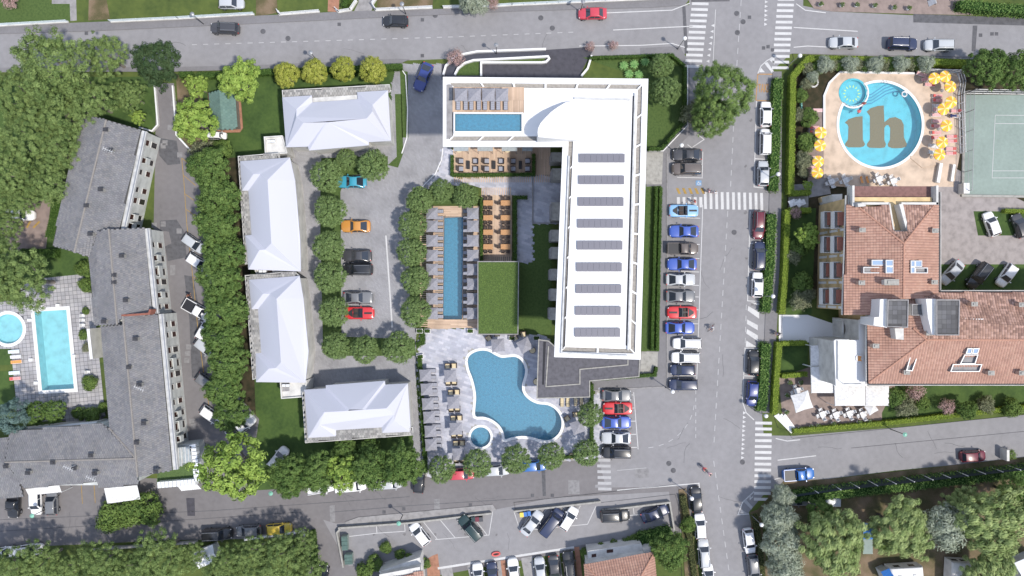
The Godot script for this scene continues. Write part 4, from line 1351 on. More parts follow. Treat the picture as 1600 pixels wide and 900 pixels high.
	sheet("pavement", pl([695, 125, 698, 108, 712, 92, 735, 84, 853, 77, 853, 90, 752, 96, 740, 96, 725, 105, 712, 125]), 4.4, M.asphalt_dark)
	sheet("lawn", pl([711, 118, 722, 104, 740, 96, 852, 91, 850, 96, 752, 98, 750, 118]), 4.8, M.lawn)
	for q in [[711, 118, 716, 108, 726, 100, 740, 95.5, 800, 92.5, 856, 89.5, 858, 93, 853, 98, 846, 99, 752, 99, 752, 120], [908, 120, 918, 108, 924, 88], [693, 118, 697, 104, 708, 93, 724, 86, 745, 82, 853, 78]]:
		kerb(q, 0.3, 0.55, M.white, "ramp_wall")
	# terraces of the neighbouring hotels
	var slate_deck := pl([38, 440, 130, 428, 140, 445, 150, 510, 165, 650, 150, 660, 30, 655, 20, 560, -100, 560, -100, 470, 30, 470])
	s = sheet("pool_terrace", slate_deck, 2.0, M.patch)
	pave(s, "paving_slabs", slate_deck, 0.012, 0.62, 0.62, 0.05, -0.1, [Color(0.37, 0.365, 0.38), Color(0.4, 0.39, 0.395), Color(0.345, 0.34, 0.35)], 0.06, false, 0.012)
	sheet("lawn", pl([-60, 545, 18, 545, 18, 570, -60, 572]), 4.4, M.dark_lawn)
	sheet("lawn", pl([-60, 580, 18, 580, 25, 632, -60, 640]), 4.4, M.dark_lawn)
	var sun_deck := pl([1287, 215, 1287, 150, 1295, 130, 1312, 113, 1428, 115, 1500, 112, 1500, 240, 1490, 292, 1330, 292, 1265, 290, 1263, 170, 1287, 170])
	sheet("pool_terrace", sun_deck, 2.0, M.cream_deck)
	sheet("paving", pl([1262, 170, 1287, 170, 1287, 292, 1262, 292]), 2.6, M.red_paving)
	kerb([1287, 215, 1287, 150, 1295, 130, 1312, 113, 1428, 115], 0.3, 0.25, M.white, "terrace_edge")
	sheet("paving", pl([1465, 250, 1600, 315, 1800, 315, 1800, 455, 1467, 455, 1460, 300]), 1.4, M.pale_paving)
	sheet("grass_bay", pl([1470, 413, 1800, 413, 1800, 453, 1470, 453]), 2.4, M.dark_lawn)
	sheet("grass_bay", pl([1521, 330, 1800, 332, 1800, 368, 1528, 368]), 2.4, M.dark_lawn)
	sheet("tennis_court", pl([1506, 148, 1800, 150, 1800, 308, 1503, 305]), 2.4, M.court)
	kerb([1505, 145, 1512, 143, 1800, 146], 0.3, 0.2, M.cement)
	kerb([1506, 145, 1503, 306, 1800, 310], 0.35, 0.25, M.cement)
	for q in [[1555, 180, 1800, 182], [1555, 193, 1800, 195], [1555, 180, 1550, 278, 1800, 278], [1551, 267, 1800, 267]]:
		line(q, 0.07, null, "court_line")
	sheet("ramp", pl([1217, 492, 1262, 492, 1300, 505, 1316, 500, 1316, 528, 1262, 535, 1217, 534]), 3.0, M.white)
	sheet("paving", pl([1216, 590, 1305, 560, 1400, 600, 1378, 645, 1378, 660, 1240, 672, 1222, 645]), 2.0, M.red_paving)
	for i in 3:
		raised("step", [1209 + i * 6, 650 + i * 1.0, 1216 + i * 5, 646, 1243, 672 - i * 1.5, 1236 + i * 3, 677 - i * 2], 0.1 + 0.08 * i, M.white)
	raised("step", [1421, 243, 1465, 255, 1465, 258, 1440, 262, 1423, 248], 0.12, M.cream_deck)
	for q in [[1262, 300, 1232, 302], [1296, 290, 1262, 296]]:
		sheet("garden_path", strip(q, 2.6), 3.0, M.concrete)
	sheet("garden_path", pl([1232, 306, 1263, 306, 1263, 326, 1232, 326]), 3.2, M.cement)
	for i in 5:
		sheet("parking_pavement", pl([688 + i * 42, 889 - i * 5.6, 706 + i * 42, 886 - i * 5.6, 716 + i * 42, 940, 700 + i * 42, 940]), 3.8 , M.concrete if i % 2 else M.concrete)
	sheet("brick_path", pl([676, 868, 684, 865, 688, 900, 668, 900, 666, 874]), 4.2, M.brick_path)
	sheet("brick_path", pl([782, 876, 790, 875, 798, 940, 790, 940]), 4.2, M.brick_path)
	sheet("brick_path", pl([897, 855, 905, 854, 914, 940, 906, 940]), 4.2, M.brick_path)
	line([684, 888, 897, 855], 0.35, null, "kerb_line")
	# markings: centre lines, crossings, bays
	dashes(300, 70, 700, 58, 23, 0.45)
	dashes(700, 58, 905, 50, 12, 0.45)
	line([958, 47, 1082, 41])
	line([1240, 43, 1340, 49])
	dashes(1158, 0, 1148, 150, 8)
	dashes(1147, 180, 1141, 300, 7)
	dashes(1137, 330, 1115, 700, 21)
	dashes(1115, 720, 1140, 900, 10)
	line([1118, 15, 1114, 100], 0.08)
	zebra(1094, 6, 1083, 104, 12, 13, 0.3, 0.42)
	zebra(1228, -1, 1219, 106, 13, 13, 0.1, 0.42)
	zebra(1060, 316, 1095, 316, 5, 0.2, 8, 0.46)
	zebra(1102, 313, 1190, 315, 11, 0.3, 13.5, 0.44)
	zebra(943, 719, 945, 764, 6, 10.5, 0.2, 0.45, M.paint_worn)
	zebra(1193, 661, 1191, 780, 14, 13, 0.2, 0.44)
	teeth(1116, 40, 1107, 105, 8, -1.0)
	teeth(1195, 3, 1194, 38, 6, 1.0)
	teeth(1161, 645, 1158, 715, 11, 1.0)
	line([905, 72, 1000, 71, 1050, 68, 1070, 74])
	line([905, 22, 1050, 16, 1078, 5])
	line([1240, 74, 1262, 72, 1300, 74])
	line([1244, 6, 1258, 16, 1290, 20])
	line([1184, 115, 1189, 103, 1198, 95, 1210, 88])
	for q in [[1186, 113, 1195, 113, 1189, 106], [1194, 99, 1199, 97, 1210, 113, 1206, 114], [1202, 94, 1210, 89, 1210, 101]]:
		var o := marking("hatched_marking")
		mark(o, pl(q), M.paint)
	for q in [[1184, 116, 1210, 116], [1184, 116, 1181, 157], [1182, 157, 1205, 158]]:
		line(q, 0.14, M.paint_orange)
	var taxi := TextMesh.new()
	taxi.text = "TAXI"
	var face := SystemFont.new()
	face.font_names = PackedStringArray(["Droid Sans"])
	face.font_weight = 700
	taxi.font = face
	taxi.font_size = 32
	taxi.pixel_size = 0.042
	taxi.depth = 0.004
	taxi.curve_step = 2.0
	var tx := struct("taxi_lettering", taxi, M.paint_orange)
	tx.position = at(1193, 138) + Vector3(0, 0.032, 0)
	tx.rotation_degrees = Vector3(-90, 0, 0)
	tx.scale = Vector3(0.56, 1.35, 1)
	line([1182, 158, 1178, 292, 1196, 294])
	for q in [[1182, 203, 1198, 203], [1180, 248, 1196, 249]]:
		line(q)
	line([1172, 330, 1168, 470, 1187, 471])
	for q in [[1171, 380, 1188, 381], [1169, 425, 1187, 426]]:
		line(q)
	line([1164, 545, 1160, 628, 1166, 645, 1178, 656])
	line([1163, 544, 1183, 545])
	line([1162, 587, 1180, 588])
	for q in [[1172, 472, 1186, 474, 1186, 478], [1169, 478, 1186, 488, 1186, 498, 1168, 485], [1167, 499, 1184, 508, 1184, 516, 1167, 506], [1167, 514, 1184, 524, 1184, 533, 1166, 521], [1166, 532, 1182, 542, 1165, 542]]:
		var o := marking("hatched_marking")
		mark(o, pl(q), M.paint)
	dashes(1166, 476, 1164, 545, 4, 0.5)
	line([1098, 237, 1097, 278], 0.12)
	line([1098, 320, 1090, 555, 1088, 608], 0.12)
	for i in 14:
		line([1062, [340, 361, 381, 403, 424, 445, 463, 483, 505, 526, 546, 567, 587, 608][i], 1094 - i * 0.4, [341, 362, 382, 404, 425, 446, 464, 484, 506, 526, 546, 567, 587, 608][i]], 0.12)
	for q in [[1080, 257, 1098, 257], [1058, 277, 1098, 278], [1082, 230, 1100, 218, 1090, 210], [1074, 226, 1082, 232]]:
		line(q, 0.12)
	for i in 5:
		var o := marking("hatched_marking")
		var x := 1056.0 + i * 9.5
		mark(o, pl([x, 294, x + 4, 294, x + 8, 303, x + 4, 303]), M.paint_yellow)
	var o2 := marking("wheelchair_marking")
	mark(o2, pl([1087, 282, 1096, 282, 1096, 290, 1087, 290]), M.paint_blue)
	var dsc := Mb.new()
	dsc.ring(pl(disc(1091.3, 287, 2.2, 16)), pl(disc(1091.3, 287, 1.5, 16)), 0.031, 0.036)
	part(o2, "wheel_ring", dsc.mesh(), M.paint)
	var dsc2 := Mb.new()
	dsc2.prism(strip([1091.3, 283.4, 1091, 285.6, 1094.2, 286, 1095, 288.6], 0.07), 0.031, 0.036)
	part(o2, "seated_figure", dsc2.mesh(), M.paint)
	line([990, 613, 997, 702], 0.12)
	for i in 5:
		line([980, 617 + i * 20.5, 991 + i, 617 + i * 20.5], 0.12)
	dashes(1087, 610, 1087, 690, 7)
	for i in 7:
		var a := 0.1 + i * 0.21
		line([1005 + 80 * sin(a), 700 - 75 + 75 * cos(a), 1005 + 80 * sin(a + 0.1), 700 - 75 + 75 * cos(a + 0.1)], 0.12, M.paint_worn)
	line([964, 766, 1092, 755, 1097, 800, 1112, 900, 1125, 1000], 0.16)
	line([964, 735, 1010, 731], 0.1, M.paint_worn)
	for q in [[1080, 795, 1097, 795], [1085, 838, 1102, 838], [1090, 880, 1110, 880]]:
		line(q, 0.12)
	for q in [[1178, 768, 1160, 785, 1153, 804, 1170, 803], [1176, 776, 1172, 780, 1172, 774]]:
		line(q, 0.16)
	for q in [[1165, 780, 1176, 792, 1174, 796, 1162, 784], [1158, 796, 1168, 802, 1156, 802]]:
		var o := marking("hatched_marking")
		mark(o, pl(q), M.paint_worn)
	line([1215, 719, 1275, 712])
	line([1212, 685, 1230, 689, 1250, 687])
	line([1210, 749, 1225, 745])
	for q in [[546, 838, 589, 833, 633, 830, 632, 815], [589, 833, 588, 818], [634, 815, 650, 838], [659, 812, 683, 842], [685, 809, 711, 840], [711, 807, 740, 837], [738, 806, 762, 837], [680, 843, 764, 836, 770, 799], [803, 799, 813, 830, 828, 799], [855, 794, 830, 828], [883, 793, 860, 824], [907, 790, 890, 822], [931, 791, 918, 819, 830, 828], [989, 790, 991, 806], [948, 808, 1000, 804]]:
		line(q, 0.1)
	for q in [[284, 247, 288, 290, 292, 350, 300, 420, 310, 520, 322, 610, 332, 660], [284, 247, 300, 260], [287, 274, 306, 290], [289, 303, 303, 313], [291, 327, 306, 338], [303, 433, 318, 443], [312, 545, 325, 553], [318, 620, 340, 628], [127, 755, 129, 787], [147, 756, 149, 786]]:
		line(q, 0.09, M.paint_yellow)
	for q in [[48, 345, 42, 356], [62, 346, 52, 356], [36, 345, 30, 352]]:
		line(q, 0.3, M.paint_yellow)

# ---------------------------------------------------------------- roofs and walls
const SLATE := [Color(0.188, 0.19, 0.2), Color(0.2, 0.2, 0.21), Color(0.175, 0.177, 0.19), Color(0.215, 0.212, 0.216)]
const CLAY := [Color(0.42, 0.245, 0.185), Color(0.44, 0.26, 0.198), Color(0.4, 0.232, 0.178), Color(0.46, 0.28, 0.215)]
const OLD_CLAY := [Color(0.42, 0.26, 0.2), Color(0.36, 0.22, 0.17), Color(0.47, 0.3, 0.24), Color(0.28, 0.17, 0.135)]

func p3(v: Array) -> Array:
	return v.map(func(q): return at(q[0], q[1], q[2]))

func slab(b: Mb, p: Array, thick: float) -> void:
	var flat := PackedVector2Array()
	for q in p:
		flat.append(Vector2(q.x, q.z))
	var t := Geometry2D.triangulate_polygon(flat)
	var dn := Vector3(0, -thick, 0)
	for i in range(0, t.size(), 3):
		b.tri(p[t[i]], p[t[i + 1]], p[t[i + 2]], Vector3.UP)
		b.tri(p[t[i]] + dn, p[t[i + 1]] + dn, p[t[i + 2]] + dn, Vector3.DOWN)
	var s := 1.0 if Geometry2D.is_polygon_clockwise(flat) else -1.0
	for i in p.size():
		var a: Vector3 = p[i]
		var c: Vector3 = p[(i + 1) % p.size()]
		b.quad(a, c, c + dn, a + dn, Vector3(a.z - c.z, 0, c.x - a.x) * s)

func lay_tiles(p: Array, tw: float, tl: float, lip: float, cols: Array, jitter: float, barrel: bool) -> ArrayMesh:
	var b := Mb.new()
	var n := Vector3.ZERO
	for i in range(1, p.size() - 1):
		n += (p[i] - p[0]).cross(p[i + 1] - p[0])
	n = n.normalized()
	if n.y < 0:
		n = -n
	var u := n.cross(Vector3.UP).normalized()
	var v := u.cross(n)
	if v.y < 0:
		v = -v
	var poly := PackedVector2Array()
	var lo := Vector2(1e9, 1e9)
	var hi := -lo
	for q in p:
		var w := Vector2((q - p[0]).dot(u), (q - p[0]).dot(v))
		poly.append(w)
		lo = lo.min(w)
		hi = hi.max(w)
	var flat := PackedVector2Array()
	for q in p:
		flat.append(Vector2(q.x, q.z))
	var tr := Geometry2D.triangulate_polygon(flat)
	var planes := []
	for i in range(0, tr.size(), 3):
		planes.append([PackedVector2Array([flat[tr[i]], flat[tr[i + 1]], flat[tr[i + 2]]]), Plane(p[tr[i]], p[tr[i + 1]], p[tr[i + 2]])])
	var patch := FastNoiseLite.new()
	patch.seed = 3
	patch.frequency = 0.12
	var gu := u
	var gv := v
	var row := 0
	var y := lo.y
	while y < hi.y:
		var x := lo.x - (tw / 2 if row % 2 and not barrel else 0.0)
		while x < hi.x:
			if Geometry2D.is_point_in_polygon(Vector2(x + tw / 2, y + tl / 2), poly):
				var o: Vector3 = p[0] + gu * x + gv * y
				var mid := o + gu * tw / 2 + gv * tl / 2
				for pq in planes:
					if Geometry2D.is_point_in_polygon(Vector2(mid.x, mid.z), pq[0]):
						var hit = pq[1].intersects_ray(mid + Vector3(0, 9, 0), Vector3.DOWN)
						n = pq[1].normal if pq[1].normal.y > 0 else -pq[1].normal
						u = (gu - n * gu.dot(n)).normalized()
						v = n.cross(u) if n.cross(u).y > 0 else -n.cross(u)
						o = Vector3(mid.x, mid.y + (hit.y - mid.y if hit != null else 0.0), mid.z) - u * tw / 2 - v * tl / 2
						break
				var age := patch.get_noise_3d(o.x, o.y, o.z)
				var c: Color = jit(cols[clampi(int(rng.randf() * cols.size() * 0.75 + (age + 0.4) * 2.0), 0, cols.size() - 1)], jitter)
				var l := rng.randf_range(0.8, 1.25) * lip
				var g := tw * 0.04
				if barrel:
					var a0 := o + u * g
					var a1 := o + u * (tw - g)
					var up := v * tl
					var m0 := o + u * tw * 0.5 + n * (lip * 2.2 + l)
					var m1 := m0 + up - n * l * 0.8
					b.quad(a0 + n * l, m0, m1, a0 + up, n - u, c)
					b.quad(m0, a1 + n * l, a1 + up, m1, n + u, c)
					b.tri(a0 + n * l, m0, a1 + n * l, -v, c)
				else:
					var a0 := o + u * g + n * l
					var a1 := o + u * (tw - g) + n * l
					b.quad(a0, a1, o + u * (tw - g) + v * tl + n * 0.004, o + u * g + v * tl + n * 0.004, n, c)
					b.quad(a0, a1, a1 - n * l, a0 - n * l, -v, c)
			x += tw
		y += tl
		row += 1
	return b.mesh()

func slope(parent: Node, v: Array, style: String) -> void:
	var p := p3(v)
	var b := Mb.new()
	slab(b, p, 0.16)
	if style == "white":
		part(parent, "roof_slope", b.mesh(), M.villa_roof)
		return
	var o := part(parent, "roof_slope", b.mesh(), M.tarred if style == "slate" else M.clay)
	if style == "slate":
		stuff(o, "slates", lay_tiles(p, 0.34, 0.34, 0.035, SLATE, 0.07, false), M.tinted)
	else:
		stuff(o, "clay_tiles", lay_tiles(p, 0.38, 0.38, 0.034, CLAY if style == "clay" else OLD_CLAY, 0.035 if style == "clay" else 0.1, true), M.tinted)

func ridge(parent: Node, a: Array, b: Array, m: Material, r := 0.14) -> void:
	var s := Mb.new()
	var p := at(a[0], a[1], a[2])
	var q := at(b[0], b[1], b[2])
	var n := maxi(1, int(p.distance_to(q) / 0.4))
	for i in n:
		s.tube(p.lerp(q, float(i) / n) + Vector3(0, 0.03, 0), p.lerp(q, (i + 1.06) / n) + Vector3(0, 0.045, 0), r, r * 0.85, 7)
	part(parent, "ridge_tiles", s.mesh(), m)

func walls(parent: Node, outline: Array, h: float, y1: float, d: float, m: Material, called := "wall") -> PackedVector2Array:
	var p := inset(pl(outline, h), d)
	var b := Mb.new()
	b.prism(p, 0.0, y1)
	part(parent, called, b.mesh(), m)
	return p

func chimney(parent: Node, x: float, y: float, h: float, s := Vector3(0.55, 0.9, 0.45), m: Material = null, called := "chimney") -> void:
	var c := at(x, y, h)
	var b := Mb.new()
	b.box(c + Vector3(0, s.y / 2 - 0.35, 0), s)
	var o := part(parent, called, b.mesh(), M.cement if m == null else m)
	b = Mb.new()
	b.box(c + Vector3(0, s.y - 0.3, 0), Vector3(s.x + 0.14, 0.1, s.z + 0.14))
	b.box(c + Vector3(0, s.y - 0.2, 0), Vector3(s.x * 0.6, 0.12, s.z * 0.6))
	part(o, "cap", b.mesh(), M.metal_dark if m == null else M.cement)

func window(parent: Node, a: Vector2, b: Vector2, t: float, y: float, w: float, hh: float, m: Material, called := "window", deep := 0.07) -> void:
	# a pane in a frame set into the wall from a to b; the outside lies to the right of a -> b as seen from above
	var d := (b - a).normalized()
	var o := Vector2(-d.y, d.x)
	var q := a.lerp(b, t)
	var bas := Basis(Vector3(d.x, 0, d.y), Vector3.UP, Vector3(-d.y, 0, d.x))
	var s := Mb.new()
	for k in [-1.0, 1.0]:
		s.box(Vector3(q.x, y, q.y) + bas * Vector3(k * w / 2, 0, 0.01), Vector3(0.1, hh + 0.1, deep * 2), bas)
		s.box(Vector3(q.x, y, q.y) + bas * Vector3(0, k * hh / 2, 0.01), Vector3(w - 0.1, 0.1, deep * 2), bas)
	var f := part(parent, called, s.mesh(), M.plaster)
	s = Mb.new()
	s.box(Vector3(q.x, y, q.y) + bas * Vector3(0, 0, 0.01), Vector3(w - 0.1, hh - 0.1, 0.04), bas)
	part(f, "pane", s.mesh(), m)

func balcony(parent: Node, a: Vector2, b: Vector2, t: float, y: float, w: float, d: float, m: Material) -> void:
	var e := (b - a).normalized()
	var q := a.lerp(b, t)
	var bas := Basis(Vector3(e.x, 0, e.y), Vector3.UP, Vector3(-e.y, 0, e.x))
	var c := Vector3(q.x, y, q.y)
	var s := Mb.new()
	s.box(c + bas * Vector3(0, 0, d / 2 + 0.003), Vector3(w, 0.16, d), bas)
	var o := part(parent, "balcony", s.mesh(), m)
	s = Mb.new()
	s.box(c + bas * Vector3(0, 0.52, d - 0.05), Vector3(w, 0.88, 0.1), bas)
	for k in [-1.0, 1.0]:
		s.box(c + bas * Vector3(k * (w / 2 - 0.05), 0.52, d / 2 - 0.05), Vector3(0.1, 0.88, d - 0.1), bas)
	part(o, "parapet", s.mesh(), m)

# ---------------------------------------------------------------- the new white hotel
func make_main_hotel() -> void:
	var top := 15.0
	var o := thing("white_hotel", "large L-shaped white flat-roofed hotel with solar panels and rooftop pool", "building")
	var outer := pl([692, 120, 1013, 123, 1001, 562, 866, 558, 879, 229, 692, 229], top)
	var wall := inset(outer, 3.2)
	var b := Mb.new()
	b.prism(wall, 0.0, top - 0.5)
	part(o, "wall", b.mesh(), M.plaster)
	for i in 4:
		b = Mb.new()
		b.ring(inset(outer, 2.45), inset(outer, 3.19), 3.2 * (i + 1) - 0.2, 3.2 * (i + 1))
		var f := part(o, "balcony_floor", b.mesh(), M.plaster)
		b = Mb.new()
		b.ring(inset(outer, 2.45), inset(outer, 2.51), 3.2 * (i + 1), 3.2 * (i + 1) + 1.0)
		part(f, "balustrade", b.mesh(), M.plaster)
	b = Mb.new()   # outer roof beam, then cross beams over an open slot
	b.ring(outer, inset(outer, 0.78), top - 0.45, top)
	part(o, "roof_beam", b.mesh(), M.white)
	for k in 5:
		b = Mb.new()
		b.ring(inset(outer, 0.79 + 0.125 * k), inset(outer, 0.79 + 0.125 * k + 0.085), top - 0.3, top - 0.26)
		part(o, "louvre_slat", b.mesh(), M.louvre)
	b = Mb.new()
	b.ring(inset(outer, 0.775), inset(outer, 1.42), top - 0.52, top - 0.46)
	part(o, "soffit", b.mesh(), M.grey_wood)
	var in1 := inset(outer, 0.78)
	var in2 := inset(outer, 1.4)
	for i in outer.size():
		var j := (i + 1) % outer.size()
		var n := maxi(1, int(in1[i].distance_to(in1[j]) / 3.9))
		for k in n:
			b = Mb.new()
			var t := float(k) / n
			var q := in1[i].lerp(in1[j], t)
			var r := in2[i].lerp(in2[j], t)
			var d := (in1[j] - in1[i]).normalized() * 0.13
			b.prism(PackedVector2Array([q - d, q + d, r + d, r - d]), top - 0.4, top - 0.006)
			part(o, "cross_beam", b.mesh(), M.white)
	b = Mb.new()
	b.prism(inset(outer, 1.4), top - 0.5, top - 0.012)
	part(o, "roof", b.mesh(), M.white)
	# standing seam and drain gap round the roof
	for q in [[889, 244, 877, 552], [992, 146, 981, 547], [897, 154, 984, 156], [878, 551, 980, 556]]:
		b = Mb.new()
		b.prism(strip(q, 0.22, top), top - 0.012, top + 0.3)
		part(o, "upstand", b.mesh(), M.cornice)
	for q in [[990, 150, 979, 540], [890, 246, 879, 545]]:
		b = Mb.new()
		b.prism(strip(q, 0.26, top), top - 0.012, top + 0.02)
		part(o, "drain_channel", b.mesh(), M.metal_dark)
	for i in 9:   # joints of the parapet capping
		for e in [[996.5, 158 + 43 * i, 985 + 4 - 1.1 * i], [879 - 1.2 * i + 2, 262 + 34 * i, 884]]:
			b = Mb.new()
			b.box(at(e[0] - 1.1 * i if e[0] > 900 else e[0], e[1], top) + Vector3(0, 0.02, 0), Vector3(0.55, 0.03, 0.03))
			part(o, "capping_joint", b.mesh(), M.cornice)
	# solar panels
	for i in 9:
		var f := i / 8.0
		var x0 := lerpf(905, 898, f)
		var y0 := lerpf(240.5, 513, f)
		for k in 8:
			b = Mb.new()
			var p := at(x0 + 8.9 * k + 4.4, y0 + 6.6, top + 0.25)
			b.box(p, Vector3(0.74, 0.05, 1.16), Basis(Vector3.RIGHT, 0.05))
			var s := part(o, "solar_panel", b.mesh(), M.solar)
			b = Mb.new()
			for z in [-0.4, 0.4]:
				b.box(p + Vector3(0, -0.13, z), Vector3(0.06, 0.26, 0.06))
			part(s, "mount", b.mesh(), M.metal)
	# roof terrace: boards, pool, light well
	b = Mb.new()
	b.prism(pl([708, 136, 819, 136, 819, 176, 708, 176], top), top - 0.012, top + 0.03)
	var dk := part(o, "roof_deck", b.mesh(), M.grey_wood)
	rng.seed = 31
	pave(dk, "planks", pl([708, 136, 819, 136, 819, 176, 708, 176], top), top + 0.03, 0.16, 1.8, 0.012, 0.0, [Color(0.55, 0.4, 0.29), Color(0.6, 0.45, 0.33), Color(0.52, 0.38, 0.28)], 0.08, true, 0.012)
	var pr := pl([711, 177.5, 815, 178, 815, 205, 711, 205], top + 0.5)
	b = Mb.new()
	b.poly(pr, top + 0.04)
	b.side(pr, top + 0.04, top + 0.5, false)
	var bs := part(o, "pool_basin", b.mesh(), M.liner_blue)
	b = Mb.new()
	b.ring(inset(pr, -0.2), pr, top - 0.012, top + 0.5)
	part(bs, "rim", b.mesh(), M.white)
	b = Mb.new()
	b.poly(inset(pr, 0.005), top + 0.4)
	part(bs, "water", b.mesh(), M.water)
	b = Mb.new()
	b.prism(pl([697.5, 132, 707, 132, 707, 214, 697.5, 218], top), top - 0.012, top + 0.02)
	part(o, "walkway", b.mesh(), M.concrete)
	# swooping sail roof: closed skin rising to its curved edge
	var cur := [[841, 214, 3.6], [840, 207, 3.6], [841, 200, 3.5], [845, 192, 3.3], [852, 184, 2.9], [861, 175, 2.3], [872, 167, 1.6], [884, 160, 0.9], [898, 157, 0.05]]
	b = Mb.new()
	var n := cur.size()
	var A := []
	var B := []
	for i in n:
		var t := float(i) / (n - 1)
		A.append(at(cur[i][0], cur[i][1], top + cur[i][2]))
		B.append(at(lerpf(948, 898, t), lerpf(219, 157, t), top + 0.03))
	for i in n - 1:
		for k in 6:
			var t0 := k / 6.0
			var t1 := (k + 1) / 6.0
			var e := func(i2, t): 
				var q: Vector3 = A[i2].lerp(B[i2], t)
				q.y = lerpf(A[i2].y, B[i2].y, sin(t * PI / 2))
				return q
			b.quad(e.call(i, t0), e.call(i + 1, t0), e.call(i + 1, t1), e.call(i, t1), Vector3.UP)
			if i == 0:
				var q0: Vector3 = e.call(0, t0)
				var q1: Vector3 = e.call(0, t1)
				b.quad(q0, q1, Vector3(q1.x, top - 0.012, q1.z), Vector3(q0.x, top - 0.012, q0.z), Vector3.BACK)
		b.quad(A[i], A[i + 1], Vector3(A[i + 1].x, top - 0.012, A[i + 1].z), Vector3(A[i].x, top - 0.012, A[i].z), Vector3.LEFT)
	part(o, "sail_roof", b.mesh(), M.white)
	# box bays and posts low on the courtyard front
	for q in [[862, 238, 252], [863, 263, 280], [862, 316, 344], [861, 359, 377], [861, 386, 404], [860, 420, 438], [860, 451, 470], [859, 481, 500]]:
		var p0 := at(q[0], q[1], 4.0)
		var p1 := at(q[0], q[2], 4.0)
		b = Mb.new()
		b.box(Vector3(p0.x + 1.95, 2.0, (p0.z + p1.z) / 2), Vector3(3.95, 4.0, p1.z - p0.z))
		var bay := part(o, "bay_window", b.mesh(), M.cement)
		b = Mb.new()
		b.box(Vector3(p0.x - 0.05, 2.02, (p0.z + p1.z) / 2), Vector3(0.2, 4.04, (p1.z - p0.z) * 0.86))
		part(bay, "louvre", b.mesh(), M.concrete)
	# bar roofs under the north wing
	for q in [[709, 732, 230, 236], [746, 770, 230, 236], [784, 808, 230, 236], [816, 832, 230, 236]]:
		b = Mb.new()
		b.prism(pl([q[0], q[2], q[1], q[2], q[1], q[3], q[0], q[3]], 2.6), 2.5, 2.6)
		var gl := part(o, "glass_canopy", b.mesh(), M.skylight_grey)
		b = Mb.new()
		for x in [q[0] + 1, q[1] - 1]:
			var g := at(x, q[3] - 1, 2.6)
			b.tube(Vector3(g.x, 0, g.z), Vector3(g.x, 2.5, g.z), 0.04, 0.04, 6)
		part(gl, "post", b.mesh(), M.metal)

func make_annexes() -> void:
	# single-storey restaurant with dark grey roof
	var o := thing("restaurant_annexe", "low annexe with dark grey roof and beige edge trim below white hotel", "building")
	var p := [842, 531, 857, 533, 866, 541, 1000, 548, 998, 588, 921, 595, 921, 620, 839, 622]
	walls(o, p, 4.2, 3.9, 0.9, M.plaster)
	var b := Mb.new()
	b.prism(pl(p, 4.2), 3.9, 4.2, Color.WHITE, true)
	part(o, "roof", b.mesh(), M.roofing)
	b = Mb.new()
	b.ring(inset(pl(p, 4.2), -0.09), inset(pl(p, 4.2), 0.06), 3.85, 4.28)
	part(o, "edge_trim", b.mesh(), M.cement)
	for q in [[981, 562, 981, 570, 906, 577, 906, 600, 853, 604, 857, 541]]:
		b = Mb.new()
		b.prism(strip(q, 0.16, 4.2), 4.2, 4.3)
		part(o, "roof_rib", b.mesh(), M.cement)
	b = Mb.new()
	b.prism(pl([849, 534, 853, 534, 850, 601, 847, 601], 4.2), 4.2, 4.215)
	part(o, "roof_light", b.mesh(), M.window)
	# block with a planted roof
	o = thing("planted_roof_block", "low block with flat square lawn on its roof beside narrow pool", "building")
	p = [746, 408, 811, 408, 810, 523, 746, 523]
	walls(o, p, 3.6, 3.5, 0.15, M.concrete)
	b = Mb.new()
	b.ring(pl(p, 3.6), inset(pl(p, 3.6), 0.14), 3.3, 3.62)
	part(o, "parapet", b.mesh(), M.concrete)
	b = Mb.new()
	b.prism(inset(pl(p, 3.6), 0.14), 3.3, 3.56)
	part(o, "roof_lawn", b.mesh(), M.lawn)
	var t := Mb.new()
	rng.seed = 41
	var q2 := inset(pl(p, 3.6), 0.2)
	for i in 9000:
		var g := Vector2(lerpf(q2[0].x, q2[1].x, rng.randf()), lerpf(q2[0].y, q2[2].y, rng.randf()))
		leaf(t, Vector3(g.x, 3.58, g.y), (Vector3.UP + rnd3() * 0.8).normalized(), rnd3(), 0.16, 0.4, Color(0.09, 0.15, 0.04).lerp(Color(0.17, 0.25, 0.07), rng.randf()))
	stuff(o, "grass", t.mesh(), M.leaf)

# ---------------------------------------------------------------- the four white villas
func villa(label: String, outline: Array, verts: Array, faces: Array, lean: Array) -> void:
	var o := thing("white_villa", label, "building")
	walls(o, outline, 5.0, 4.7, 0.3, M.plaster)
	for f in faces:
		slope(o, f.map(func(i): return verts[i]), "white")
	if lean.size():
		var b := Mb.new()
		b.prism(pl(lean, 4.5), 4.2, 4.45, Color.WHITE, true)
		var e := part(o, "lower_roof", b.mesh(), M.tarred)
		rng.seed = 6
		stuff(e, "slates", lay_tiles(p3(range(0, lean.size(), 2).map(func(i): return [lean[i], lean[i + 1], 4.46 + 0.001 * lean[i + 1]])), 0.4, 0.36, 0.03, [Color(0.3, 0.29, 0.27), Color(0.36, 0.35, 0.33), Color(0.25, 0.245, 0.235)], 0.12, false), M.tinted)
		b = Mb.new()
		b.ring(inset(pl(lean, 4.5), -0.1), pl(lean, 4.5), 4.15, 4.6)
		part(o, "gutter", b.mesh(), M.plaster)

